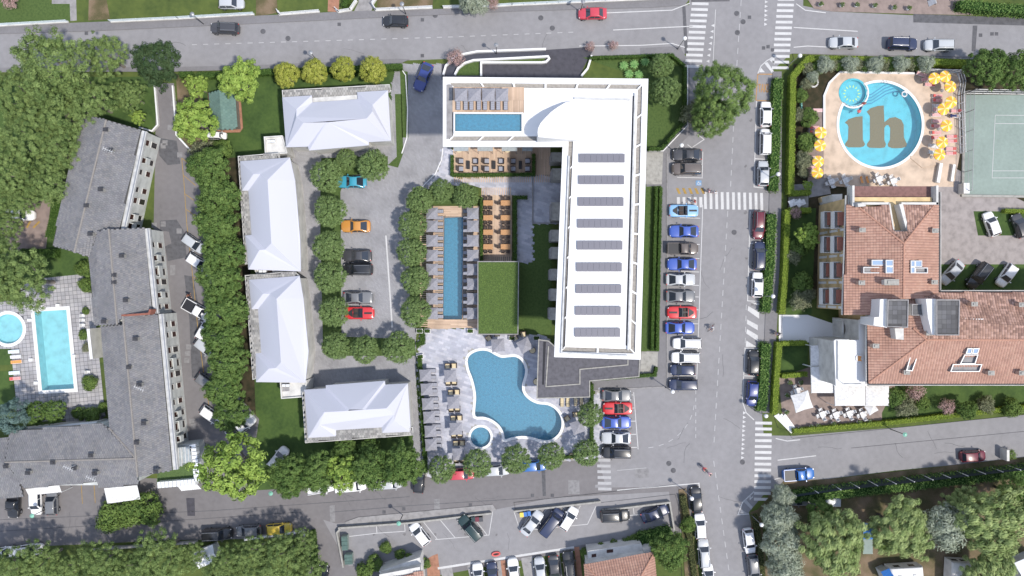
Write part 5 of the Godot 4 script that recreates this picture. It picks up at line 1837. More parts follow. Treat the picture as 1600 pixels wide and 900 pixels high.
func make_villas() -> void:
	villa("white hip-roofed villa below the four lime trees", [441, 152, 606, 141, 611, 220, 576, 222, 576, 227, 482, 235, 481, 230, 447, 230],
		[[441, 152, 5], [487, 149, 5], [488, 160, 5], [559, 155, 5], [558, 144, 5], [606, 141, 5], [611, 220, 5], [576, 222, 5], [576, 227, 4.8], [483, 235, 5], [481, 229, 5], [447, 230, 5], [463, 171, 7.0], [463, 183, 7.5], [474, 192, 8.3], [509, 191, 8.3], [573, 185, 8.3], [582, 174, 7.5], [582, 164, 7.0], [512, 191, 8.4]],
		[[0, 12, 13, 14, 11], [0, 1, 12], [1, 2, 13, 12], [2, 3, 17, 16, 14, 13], [4, 18, 17, 3], [4, 5, 18], [5, 6, 16, 17, 18], [11, 14, 15, 10], [10, 15, 19, 9], [9, 19, 16, 6, 7, 8]],
		[442, 142, 608, 133, 610, 142, 560, 158, 488, 163, 443, 155])
	for k in 2:
		var v: Array = [[[375, 252], [453, 246], [461, 282], [469, 376], [470, 424], [388, 421], [383, 368], [393, 367], [388, 298], [378, 298], [396, 272], [407, 272], [418, 281], [424, 380], [414, 390], [405, 391]],
			[[389, 437], [468, 431], [474, 466], [482, 549], [477, 598], [400, 597], [399, 552], [408, 551], [403, 483], [393, 483], [411, 459], [422, 459], [432, 467], [439, 566], [431, 575], [420, 576]]][k]
		var w := v.map(func(q): return [q[0], q[1], 5.0])
		for i in [10, 11, 14, 15]:
			w[i][2] = 7.2
		for i in [12, 13]:
			w[i][2] = 8.3
		var ol := []
		for i in [0, 1, 2, 3, 4, 5]:
			ol.append(v[i][0]); ol.append(v[i][1])
		villa(["white hip-roofed villa beside the orange coupe, nearer the lime trees", "white hip-roofed villa level with the narrow pool, beside dark tree row"][k], ol, w,
			[[0, 10, 9], [0, 1, 12, 11, 10], [9, 10, 11, 8], [8, 11, 12, 13, 14, 7], [6, 7, 14, 15], [6, 15, 5], [5, 15, 14, 13, 4], [1, 2, 3, 4, 13, 12]],
			[[373, 245, 435, 240, 436, 249, 380, 256, 394, 300, 398, 380, 392, 410, 384, 412], [384, 431, 460, 425, 466, 430, 392, 440, 408, 483, 412, 555, 402, 590, 396, 592]][k])
	villa("white hip-roofed villa above the row of five dark street trees", [475, 609, 509, 607, 509, 602, 601, 595, 602, 601, 637, 599, 642, 676, 480, 686],
		[[475, 609, 5], [509, 607, 5], [509, 602, 5.1], [601, 595, 5.1], [602, 601, 5], [637, 599, 5], [642, 676, 5], [596, 678, 5], [595, 669, 5], [527, 673, 5], [527, 683, 5], [480, 686, 5], [507, 644, 8.3], [499, 655, 7.5], [499, 664, 7.0], [543, 642, 8.3], [546, 640, 8.5], [566, 640, 8.5], [571, 640, 8.3], [604, 638, 8.3], [616, 648, 7.5], [616, 657, 7.0]],
		[[0, 12, 13, 14, 11], [0, 1, 15, 12], [2, 16, 15, 1], [2, 3, 17, 16], [3, 4, 18, 17], [4, 5, 19, 18], [5, 6, 21, 20, 19], [8, 20, 21, 7], [11, 14, 13, 12, 19, 20, 8, 9, 10], [7, 21, 6]],
		[473, 612, 480, 612, 486, 675, 527, 670, 596, 664, 644, 668, 645, 679, 478, 691])
	# small flat-roofed link buildings between the villas
	for q in [["white flat-roofed link block with small roof yard between two upper villas", [413, 214, 442, 212, 448, 232, 450, 240, 415, 243], [417, 217, 430, 216, 431, 224, 418, 225]], ["narrow white link block with brown roof yard between the two middle villas", [397, 418, 448, 414, 448, 428, 402, 430], [404, 420, 426, 419, 426, 427, 404, 428]], ["grey-roofed link block with small roof yard above lowest villa", [438, 596, 480, 594, 478, 620, 440, 623], [440, 598, 453, 597, 453, 612, 440, 613]]]:
		var o := thing("link_block", q[0], "building")
		var p := pl(q[1], 3.6)
		var b := Mb.new()
		b.prism(p, 0.0, 3.5)
		part(o, "wall", b.mesh(), M.plaster)
		b = Mb.new()
		b.ring(p, inset(p, 0.16), 3.5, 3.85)
		part(o, "parapet", b.mesh(), M.plaster)
		b = Mb.new()
		b.prism(inset(pl(q[2], 3.6), 0.1), 3.5, 3.53)
		part(o, "roof_yard", b.mesh(), M.brown_top if q[1][0] < 410 else M.concrete)
		for k in 2:
			b = Mb.new()
			b.box(at(q[2][0] + 4 + 6 * k, q[2][1] + 4, 3.8) + Vector3(0, 0.0, 0), Vector3(0.5, 0.5, 0.35))
			part(o, "roof_unit", b.mesh(), M.metal_white)

# ---------------------------------------------------------------- the old slate-roofed hotel
func make_slate_hotel() -> void:
	rng.seed = 51
	var o := thing("slate_roofed_hotel", "long angled hotel with grey slate roofs and white window front", "building")
	var e := 5.7
	var r := 7.0
	var blocks := [[127, 179, 220, 203, 187, 358, 140, 402, 82, 384], [150, 362, 224, 357, 238, 491, 190, 495, 147, 509, 139, 402], [158, 510, 190, 495, 246, 491, 269, 735, 215, 745, 215, 700, 171, 668], [15, 674, 157, 661, 175, 668, 218, 700, 216, 757, 155, 762, 37, 763]]
	for i in 4:
		walls(o, blocks[i], e, e - 0.35 + 0.02 * i, 0.25 + 0.02 * i, M.plaster_cool)
	for f in [[[127, 179, e], [166, 187, r], [116, 394, r], [82, 384, e]], [[166, 187, r], [220, 203, e], [187, 358, e], [153, 361, 6.4], [140, 402, e + 0.2], [116, 394, r]],
			[[170, 358, r + 0.2], [224, 357, e], [238, 491, e], [192, 494, r - 0.1], [183, 507, r + 0.2]], [[170, 358, r + 0.2], [153, 361, 6.9], [139, 402, e + 0.2], [147, 509, e + 0.2], [183, 507, r + 0.2]],
			[[192, 493, r], [246, 491, e], [269, 735, e], [215, 745, r]], [[158, 510, e], [192, 508, r], [212, 716, r], [171, 668, e]],
			[[15, 674, e], [157, 661, e], [171, 669, e], [211, 716, r], [8, 722, r]], [[8, 722, r], [213, 716, r], [216, 757, e], [155, 762, e], [152, 753, e + 0.3], [37, 763, e]],
			[[-50, 690, e], [14, 683, e], [8, 722, r - 0.3], [-50, 728, r - 0.3]], [[-50, 729, r - 0.3], [20, 722, r - 0.3], [37, 776, e - 0.3], [-50, 783, e - 0.3]]]:
		slope(o, f, "slate")
	for q in [[[166, 187, r], [116, 394, r]], [[170, 358, r + 0.2], [183, 507, r + 0.2]], [[192, 494, r], [215, 745, r]], [[8, 722, r], [212, 716, r]], [[171, 669, e], [212, 716, r]]]:
		ridge(o, q[0], q[1], M.ridge_grey)
	var red := Mb.new()
	red.prism(strip([192, 493, 236, 490, 238, 483], 0.3, e + 0.7), e - 0.2, r)
	part(o, "red_flashing", red.mesh(), M.fabric_terra)
	# white boxed eaves and window front facing the drive
	var fronts := [[[220, 203], [187, 358], [[0.1, 0], [0.28, 0], [0.4, 1], [0.58, 1], [0.69, 0], [0.86, 0], [0.95, 0]]], [[224, 357], [238, 491], [[0.18, 1], [0.34, 0], [0.5, 2], [0.62, 0], [0.78, 0], [0.92, 1]]], [[246, 491], [269, 735], [[0.07, 1], [0.14, 1], [0.24, 0], [0.33, 2], [0.4, 0], [0.48, 1], [0.58, 1], [0.66, 0], [0.74, 2], [0.82, 0], [0.9, 1]]]]
	for f in fronts:
		var a3 := at(f[0][0], f[0][1], e)
		var b3 := at(f[1][0], f[1][1], e)
		var a := Vector2(a3.x, a3.z)
		var b := Vector2(b3.x, b3.z)
		var out2 := -Vector2(-(b - a).y, (b - a).x).normalized()
		if out2.x < 0:
			out2 = -out2
		var w := Mb.new()
		w.prism(PackedVector2Array([a, b, b + out2 * 0.72, a + out2 * 0.72]), e - 0.75, e - 0.3, Color.WHITE, true)
		part(o, "boxed_eaves", w.mesh(), M.cornice)
		w = Mb.new()
		w.prism(PackedVector2Array([a + out2 * 0.46, b + out2 * 0.46, b + out2 * 0.6, a + out2 * 0.6]), e - 0.3, e - 0.22)
		part(o, "gutter", w.mesh(), M.metal)
		w = Mb.new()
		w.prism(PackedVector2Array([a - out2 * 0.2, b - out2 * 0.2, b + out2 * 0.12, a + out2 * 0.12]), 0.0, e - 0.8)
		part(o, "front_wall", w.mesh(), M.plaster_cool)
		var wa := b + out2 * 0.12
		var wb := a + out2 * 0.12
		if (Vector2(-(wb - wa).y, (wb - wa).x)).dot(out2) < 0:
			var tmp := wa
			wa = wb
			wb = tmp
		var flip: bool = (wa - (a + out2 * 0.12)).length() < 0.01
		for q in f[2]:
			var t: float = q[0] if flip else 1.0 - q[0]
			for fl in 2:
				window(o, wa, wb, t, 1.5 + 2.35 * fl, [0.9, 0.85, 1.1][q[1]], [1.7, 1.3, 1.5][q[1]], M.shutter if (fl + q[1]) % 2 else M.window)
			if q[1] == 2 or q[1] == 0 and int(t * 40) % 3 != 0:
				balcony(o, wa, wb, t, 2.75, 1.7 if q[1] == 2 else 0.95, 0.6, M.plaster_cool)
	for q in [[169, 204], [176, 236], [161, 297], [139, 322], [145, 366], [194, 400], [182, 430], [182, 441], [200, 469], [166, 502], [215, 529], [205, 573], [221, 600], [228, 660], [217, 690], [247, 735], [48, 737], [87, 721], [120, 730], [152, 738], [146, 710], [14, 727]]:
		chimney(o, q[0], q[1], 6.6, Vector3(0.6, 1.0, 0.42))
	for q in [[176, 237, 7.6], [115, 728, 7.6], [150, 744, 7.3], [224, 605, 7.4]]:   # aerials
		var c := at(q[0], q[1], q[2])
		var b := Mb.new()
		b.tube(c + Vector3(0, -0.6, 0), c + Vector3(0, 1.4, 0), 0.025, 0.02, 6)
		b.tube(c + Vector3(-0.7, 1.3, -0.3), c + Vector3(0.7, 1.3, 0.3), 0.02, 0.02, 5)
		for k in 5:
			var g := c + Vector3(-0.6 + 0.3 * k, 1.3, -0.26 + 0.13 * k)
			b.tube(g + Vector3(0.12, 0, -0.28), g + Vector3(-0.12, 0, 0.28), 0.014, 0.014, 4)
		part(o, "aerial", b.mesh(), M.metal_white)
	# side terrace: lawn roof, railings, conservatory
	o = thing("terrace_wing", "low hotel wing with green roof terrace and white slatted railing", "building")
	var p := [244, 700, 303, 693, 312, 745, 304, 757, 246, 760]
	walls(o, p, 3.4, 3.2, 0.0, M.plaster_cool)
	var b := Mb.new()
	b.prism(inset(pl([246, 727, 302, 722, 305, 752, 244, 757], 3.4), 0.0), 3.2, 3.24)
	part(o, "roof_lawn", b.mesh(), M.court_green)
	for q in [[[270, 700, 283, 699, 284, 728, 272, 729], 4.6], [[284, 699, 299, 697, 301, 722, 285, 724], 4.3]]:
		b = Mb.new()
		b.prism(pl(q[0], q[1]), 3.2, q[1])
		var c := part(o, "conservatory", b.mesh(), M.skylight_grey)
		b = Mb.new()
		for k in 4:
			var f := k / 3.0
			var x0 := lerpf(q[0][0], q[0][2], f)
			b.prism(strip([x0, q[0][1], x0 + 1.5, q[0][7]], 0.08, q[1]), q[1], q[1] + 0.06)
		part(c, "glazing_bar", b.mesh(), M.plaster)
	for q in [[301, 694, 309, 752], [246, 758, 306, 753]]:
		var a := at(q[0], q[1], 4.2)
		var z := at(q[2], q[3], 4.2)
		var n := int(a.distance_to(z) / 0.55)
		for k in n:
			b = Mb.new()
			var c := a.lerp(z, (k + 0.5) / n)
			var d := (z - a).normalized()
			b.box(Vector3(c.x, 3.75, c.z), Vector3(0.46, 1.1, 0.9), Basis(d, Vector3.UP, d.cross(Vector3.UP)))
			part(o, "railing_panel", b.mesh(), M.metal_white)
	for q in [["long white awning along the slate hotel's kerb side", [163, 763, 214, 758, 219, 780, 168, 787], 3.0], ["small white lean-to awning over parked white hatchback", [40, 764, 92, 758, 96, 769, 45, 774], 2.7], ["pale cream awning at the corner of green terrace", [278, 760, 306, 755, 314, 764, 284, 767], 3.0]]:
		var aw := thing("awning", q[0], "awning")
		b = Mb.new()
		slab(b, [at(q[1][0], q[1][1], q[2] + 0.5), at(q[1][2], q[1][3], q[2] + 0.5), at(q[1][4], q[1][5], q[2]), at(q[1][6], q[1][7], q[2])], 0.05)
		part(aw, "cloth", b.mesh(), M.fabric_white)
		for k in 9:
			b = Mb.new()
			var f := k / 8.0
			var g := at(lerpf(q[1][0], q[1][2], f), lerpf(q[1][1], q[1][3], f), q[2] + 0.53)
			var w := at(lerpf(q[1][6], q[1][4], f), lerpf(q[1][7], q[1][5], f), q[2] + 0.03)
			b.tube(g, w, 0.03, 0.03, 5)
			part(aw, "rafter", b.mesh(), M.metal_white)
		for k in [[6, 7], [4, 5]]:
			b = Mb.new()
			var g := at(q[1][k[0]], q[1][k[1]], q[2])
			b.tube(Vector3(g.x, 0, g.z), Vector3(g.x, q[2] - 0.02, g.z), 0.05, 0.05, 6)
			part(aw, "post", b.mesh(), M.metal_white)

# ---------------------------------------------------------------- the clay-tiled hotel
func make_clay_hotel() -> void:
	rng.seed = 61
	var o := thing("clay_tiled_hotel", "large hotel with terracotta tiled roofs, skylights and cream balcony front", "building")
	var e := 10.4
	var r := 12.6
	var wp := walls(o, [1322, 300, 1466, 300, 1466, 457, 1760, 457, 1760, 599, 1357, 599, 1356, 494, 1318, 492], e, e - 0.3, 0.7, M.cream)
	var b := Mb.new()
	for f in [[[1324, 319, e], [1343, 325, 10.9], [1412, 381, r], [1411, 466, r], [1375, 492, 11.6], [1318, 492, e]], [[1460, 320, e + 0.2], [1466, 320, e], [1466, 456, e], [1440, 466, 11.4], [1411, 466, r], [1412, 381, r]]]:
		slope(o, f, "clay")
	slope(o, [[1343, 325, 10.9], [1389, 320, 10.9], [1396, 362, 11.9], [1412, 380, r]], "old")
	slope(o, [[1460, 320, 10.6], [1412, 380, r], [1420, 362, 11.9], [1409, 320, 10.9]], "old")
	slope(o, [[1396, 362, 11.9], [1420, 362, 11.9], [1412, 379, r]], "old")
	slope(o, [[1357, 598, e], [1357, 494, e + 0.01], [1376, 492, 11.0], [1437, 492, 12.3], [1447, 531, r]], "clay")
	slope(o, [[1357, 599, e], [1447, 531, r], [1770, 531, r], [1770, 599, e]], "clay")
	slope(o, [[1447, 531, r], [1437, 492, 12.3], [1412, 466, 11.6], [1466, 457, e], [1770, 457, e], [1770, 531, r]], "old")
	for q in [[[1412, 381, r], [1411, 466, r]], [[1343, 325, 10.9], [1412, 381, r]], [[1460, 320, e + 0.2], [1412, 381, r]], [[1357, 598, e], [1447, 531, r]], [[1447, 531, r], [1770, 531, r]], [[1427, 513, 12.2], [1447, 531, r]]]:
		ridge(o, q[0], q[1], M.clay_ridge)
	for q in [[1318, 492, 1324, 305], [1357, 600, 1770, 600], [1356, 496, 1356, 600], [1468, 300, 1468, 458], [1466, 456, 1770, 456]]:
		b = Mb.new()
		b.prism(strip(q, 0.45, e - 0.2), e - 0.5, e - 0.2)
		var g := part(o, "gutter", b.mesh(), M.plaster)
		b = Mb.new()
		b.prism(strip(q, 0.3, e - 0.2), e - 0.2, e - 0.19)
		part(g, "channel", b.mesh(), M.tarred)
	# roof terrace at the pool end, with white parapets and the notch behind it
	b = Mb.new()
	b.prism(pl([1335, 291, 1463, 291, 1463, 319, 1335, 319], 9.6), 9.3, 9.6)
	var tf := part(o, "roof_terrace", b.mesh(), M.terrace_red)
	for q in [[1333, 290, 1333, 322], [1336, 318, 1389, 318], [1408, 318, 1466, 318], [1464, 290, 1464, 320], [1389, 318, 1396, 362], [1419, 362, 1396, 362]]:
		b = Mb.new()
		b.prism(strip(q, 0.3, e + 0.4), 9.3, e + 0.5)
		part(tf, "parapet", b.mesh(), M.plaster)
	b = Mb.new()
	b.prism(pl([1405, 319, 1411, 319, 1420, 361, 1417, 362], 11.6), 10.2, 11.6)
	part(tf, "notch_wall", b.mesh(), M.plaster)
	b = Mb.new()
	b.prism(pl([1340, 318, 1352, 317, 1353, 322, 1341, 323], 11.6), 9.4, 11.6)
	part(tf, "stair_head", b.mesh(), M.plaster)
	# lift and stair towers
	for q in [[[1386, 468, 1419, 468, 1418, 512, 1385, 511], 14.2, [1375, 468, 1386, 467, 1386, 512, 1365, 508, 1366, 496, 1374, 495]], [[1462, 468, 1499, 468, 1498, 524, 1462, 524], 14.6, [1447, 467, 1462, 467, 1462, 524, 1456, 522, 1450, 496]], [[1424, 475, 1446, 475, 1446, 493, 1424, 493], 12.9, []]]:
		b = Mb.new()
		b.prism(pl(q[0], q[1]), 10.0, q[1])
		var t := part(o, "stair_tower", b.mesh(), M.plaster)
		b = Mb.new()
		b.ring(pl(q[0], q[1]), inset(pl(q[0], q[1]), 0.14), q[1], q[1] + 0.15)
		part(t, "parapet", b.mesh(), M.concrete)
		b = Mb.new()
		b.prism(inset(pl(q[0], q[1]), 0.14), q[1] - 0.1, q[1] + 0.04)
		part(t, "flat_roof", b.mesh(), M.tarred)
		pave(t, "roof_slabs", inset(pl(q[0], q[1]), 0.2), q[1] + 0.04, 0.62, 0.62, 0.04, 0.0, [Color(0.1, 0.1, 0.105), Color(0.13, 0.13, 0.135)], 0.12, false, 0.01)
		if q[2].size():
			b = Mb.new()
			b.prism(pl(q[2], q[1] - 0.4), 10.0, q[1] - 0.4)
			part(t, "side_shaft", b.mesh(), M.white)
	b = Mb.new()
	b.prism(pl([1398, 513, 1412, 513, 1412, 531, 1400, 530], 12.6), 10.5, 12.6)
	part(o, "vent_shaft", b.mesh(), M.plaster)
	# skylights: framed panes and sunken light wells
	for q in [[1362, 406, 1384, 415, 0], [1384, 406, 1396, 416, 0], [1384, 416, 1396, 427, 0], [1349, 417, 1383, 427, 1], [1423, 407, 1430, 417, 0], [1430, 407, 1441, 417, 0], [1423, 417, 1430, 427, 0], [1430, 418, 1450, 427, 1], [1501, 497, 1510, 508, 0], [1511, 498, 1524, 508, 0], [1525, 498, 1537, 508, 0]]:
		sky_pane(o, [q[0], q[1], q[2], q[1], q[2], q[3], q[0], q[3]], lerpf(e, r, clampf(1.0 - absf(1412 - (q[0] + q[2]) / 2.0) / 94.0, 0, 1)) if q[1] < 460 else 12.0, q[4])
	for q in [[[1424, 550, 1436, 551, 1426, 580, 1416, 579], 11.5, 1], [[1512, 544, 1520, 544, 1518, 553, 1509, 553], 12.3, 0], [[1521, 544, 1531, 544, 1528, 553, 1519, 553], 12.3, 0], [[1507, 554, 1529, 554, 1524, 569, 1500, 569], 11.9, 1], [[1489, 569, 1535, 569, 1531, 581, 1485, 581], 11.4, 1]]:
		sky_pane(o, q[0], q[1], q[2])
	for q in [[1344, 360, 11.2], [1457, 361, 11.0], [1343, 442, 11.2], [1456, 441, 11.0], [1365, 540, 11.0], [1448, 520, 12.6], [1413, 581, 11.0], [1544, 582, 11.2], [1592, 582, 11.2], [1592, 476, 11.4], [1518, 475, 11.6]]:
		chimney(o, q[0], q[1], q[2], Vector3(0.75, 0.95, 0.5), M.clay_pale)
	chimney(o, 1390, 441, 12.4, Vector3(1.9, 0.8, 0.7), M.plaster)
	# balcony front facing the street
	var a0 := wp[7]
	var b0 := wp[0]
	for q in [342, 381, 422, 463]:
		for fl in 2:
			var hh := 3.6 + 3.4 * fl
			var c := at(1288 + 17 * fl, q, hh + 2.2)
			var t := clampf((c.z - a0.y) / (b0.y - a0.y), 0.03, 0.97)
			var w := a0.lerp(b0, t)
			var s := Mb.new()
			s.box(Vector3(w.x - 0.6, hh - 0.08, w.y), Vector3(1.2, 0.16, 2.5))
			var bal := part(o, "balcony", s.mesh(), M.plaster)
			s = Mb.new()
			s.box(Vector3(w.x - 1.15, hh + 0.48, w.y), Vector3(0.1, 0.96, 2.5))
			for z in [-1.2, 1.2]:
				s.box(Vector3(w.x - 0.57, hh + 0.48, w.y + z), Vector3(1.06, 0.96, 0.1))
			part(bal, "parapet", s.mesh(), M.white)
			s = Mb.new()
			slab(s, [Vector3(w.x - 0.03, hh + 2.65, w.y - 0.95), Vector3(w.x - 1.25, hh + 2.2, w.y - 0.95), Vector3(w.x - 1.25, hh + 2.2, w.y + 0.95), Vector3(w.x - 0.03, hh + 2.65, w.y + 0.95)], 0.05)
			part(bal, "awning", s.mesh(), M.fabric_terra)
			s = Mb.new()
			s.box(Vector3(w.x - 0.04, hh + 1.15, w.y), Vector3(0.1, 2.1, 1.7))
			part(bal, "door", s.mesh(), M.window)
		for fl in 3:
			var s := Mb.new()
			var c := at(1300, q + 19.5, 5.0)
			var w := a0.lerp(b0, clampf((c.z - a0.y) / (b0.y - a0.y), 0.02, 0.98))
			s.box(Vector3(w.x - 0.03, 1.9 + 3.4 * fl, w.y), Vector3(0.08, 2.6, 0.35))
			part(o, "pilaster", s.mesh(), M.white)
	b = Mb.new()
	b.prism(pl([1300, 304, 1316, 303, 1316, 322, 1305, 322, 1301, 314], 4.5), 0.0, 4.5)
	part(o, "corner_bay", b.mesh(), M.plaster)
	b = Mb.new()
	b.prism(pl([1282, 308, 1300, 304, 1302, 324, 1292, 326, 1290, 314, 1284, 316], 1.0), 0.0, 1.0)
	part(o, "garden_wall", b.mesh(), M.cream)
	# ground-floor terrace and its canopies
	o = thing("terrace_restaurant", "flat white restaurant roof and awnings in front of clay-tiled hotel", "building")
	walls(o, [1303, 532, 1343, 531, 1343, 499, 1354, 499, 1355, 603, 1306, 603], 8.8, 8.5, 0.1, M.plaster)
	b = Mb.new()
	b.prism(pl([1303, 532, 1343, 531, 1343, 499, 1354, 499, 1355, 603, 1306, 603], 8.8), 8.5, 8.8)
	part(o, "flat_roof", b.mesh(), M.white)
	for q in [[1309, 533, 1309, 592, 1318, 600, 1346, 600], [1304, 531, 1326, 531]]:
		b = Mb.new()
		b.prism(strip(q, 0.16, 8.9), 8.8, 9.05)
		part(o, "upstand", b.mesh(), M.cornice)
	for q in [[[1267, 540, 1302, 539, 1302, 572, 1267, 572], 3.2], [[1267, 573, 1302, 573, 1304, 614, 1268, 614], 3.1], [[1304, 602, 1352, 602, 1352, 634, 1305, 634], 3.3], [[1353, 603, 1389, 603, 1389, 634, 1353, 634], 3.3]]:
		var c := p3([[q[0][0], q[0][1], q[1]], [q[0][2], q[0][3], q[1]], [q[0][4], q[0][5], q[1] - 0.3], [q[0][6], q[0][7], q[1] - 0.3]])
		var mid: Vector3 = (c[0] + c[1] + c[2] + c[3]) / 4.0 + Vector3(0, 0.45, 0)
		b = Mb.new()
		for k in 4:
			b.tri(mid, c[k], c[(k + 1) % 4], Vector3.UP)
			b.quad(c[k], c[(k + 1) % 4], c[(k + 1) % 4] - Vector3(0, 0.2, 0), c[k] - Vector3(0, 0.2, 0), (c[k] + c[(k + 1) % 4]) / 2 - mid)
		var cn := part(o, "canopy", b.mesh(), M.fabric_white)
		b = Mb.new()
		for k in 4:
			b.tube(Vector3(c[k].x, 0, c[k].z), c[k], 0.05, 0.05, 6)
		part(cn, "post", b.mesh(), M.metal_white)
	b = Mb.new()   # arched porch canopy
	var pa := []
	for k in 7:
		var f := k / 6.0
		pa.append([at(1317, lerpf(501, 527, f), 3.4 + 0.9 * sin(f * PI)), at(1339, lerpf(503, 526, f), 3.4 + 0.9 * sin(f * PI))])
	for k in 6:
		b.quad(pa[k][0], pa[k][1], pa[k + 1][1], pa[k + 1][0], Vector3.UP)
	part(o, "arched_porch", b.mesh(), M.porch)
	b = Mb.new()
	for k in 6:
		b.tube(pa[k][0], pa[k + 1][0], 0.14, 0.14, 6)
	for k in [0, 6]:
		b.tube(Vector3(pa[k][0].x, 0, pa[k][0].z), pa[k][0], 0.09, 0.09, 6)
	part(o, "porch_frame", b.mesh(), M.white)
	var badge := thing("round_wall_sign", "small round orange and white sign lying on white restaurant roof", "sign", at(1343, 560, 8.82))
	b = Mb.new()
	b.tube(Vector3(0, 0, 0), Vector3(0, 0.12, 0), 0.62, 0.62, 18)
	part(badge, "disc", b.mesh(), M.fabric_white)
	b = Mb.new()
	b.prism(PackedVector2Array([Vector2(-0.3, -0.4), Vector2(0.25, -0.3), Vector2(0.1, 0.05), Vector2(0.3, 0.4), Vector2(-0.3, 0.35)]), 0.12, 0.14)
	part(badge, "emblem", b.mesh(), M.fabric_orange)

func sky_pane(o: Node, q: Array, h: float, well: int) -> void:
	var p := pl(q, h + 0.25)
	var b := Mb.new()
	b.ring(p, inset(p, 0.12), h - 0.5, h + 0.25)
	var s := part(o, "light_well" if well else "skylight", b.mesh(), M.metal)
	b = Mb.new()
	b.poly(inset(p, 0.12), h + (0.2 if well == 0 else -0.1))
	part(s, "pane" if well == 0 else "well_floor", b.mesh(), M.skylight if well == 0 else M.concrete)

# ---------------------------------------------------------------- small houses at the lower edge, garden shed
func make_houses() -> void:
	rng.seed = 71
	var o := thing("tiled_house", "cream house with hipped terracotta roof beside dark round tree", "building")
	walls(o, [914, 880, 1026, 863, 1036, 1000, 925, 1000], 5.0, 4.8, 0.3, M.plaster)
	slope(o, [[914, 882, 5], [1022, 864, 5], [1002, 899, 6.6], [942, 912, 6.6]], "clay")
	slope(o, [[1022, 864, 5], [1034, 990, 5], [1002, 899, 6.6]], "clay")
	slope(o, [[914, 882, 5], [942, 912, 6.6], [950, 1000, 6.6], [920, 1000, 5]], "clay")
	slope(o, [[942, 912, 6.6], [1002, 899, 6.6], [1034, 990, 5], [950, 1000, 6.0]], "clay")
	ridge(o, [1022, 864, 5], [1002, 899, 6.6], M.clay_ridge)
	ridge(o, [914, 882, 5], [942, 912, 6.6], M.clay_ridge)
	var b := Mb.new()
	b.prism(pl([918, 861, 1002, 849, 1010, 872, 920, 884], 2.8), 0.0, 2.8)
	part(o, "porch", b.mesh(), M.plaster)
	for q in [[928, 868, 3.5], [953, 861, 5.0]]:
		b = Mb.new()
		b.prism(pl([q[0] - q[2], q[1] - 2, q[0] + q[2], q[1] - 3, q[0] + q[2], q[1] + 2, q[0] - q[2], q[1] + 3], 2.8), 2.8, 2.83)
		part(o, "roof_opening", b.mesh(), M.shutter)
	b = Mb.new()
	b.prism(pl([1006, 860, 1020, 856, 1024, 864, 1008, 872], 4.0), 0.0, 4.0)
	part(o, "stair_wing", b.mesh(), M.plaster)
	o = thing("tiled_house", "house cut by the lower edge with white wall and creeper", "building")
	walls(o, [590, 897, 658, 884, 664, 1000, 596, 1000], 5.0, 4.8, 0.2, M.plaster)
	slope(o, [[610, 905, 5.0], [660, 892, 5.0], [670, 1000, 6.0], [612, 1000, 6.0]], "clay")
	b = Mb.new()
	b.prism(pl([592, 893, 656, 871, 660, 890, 604, 905], 3.4), 0.0, 3.4)
	part(o, "porch", b.mesh(), M.plaster)
	o = thing("garden_pavilion", "green-roofed garden pavilion on brick base among bright trees", "building")
	b = Mb.new()
	b.prism(pl([325, 145, 376, 148, 380, 200, 375, 207, 330, 208]), 0.0, 0.15)
	part(o, "brick_base", b.mesh(), M.brick_path)
	b = Mb.new()
	b.prism(inset(pl([326, 147, 367, 149, 371, 200, 331, 203], 2.6), 0.4), 0.15, 2.4)
	part(o, "wall", b.mesh(), M.grey_wood)
	for f in [[[326, 146, 2.5], [342, 141, 3.5], [347, 202, 3.5], [331, 203, 2.5]], [[342, 141, 3.5], [360, 145, 2.8], [367, 148, 2.5], [371, 196, 2.5], [368, 201, 2.6], [347, 202, 3.5]]]:
		b = Mb.new()
		slab(b, p3(f), 0.08)
		var s := part(o, "roof_slope", b.mesh(), M.roof_green)
		stuff(s, "shingles", lay_tiles(p3(f), 0.5, 0.32, 0.02, [Color(0.12, 0.2, 0.175), Color(0.135, 0.22, 0.19)], 0.07, false), M.tinted)

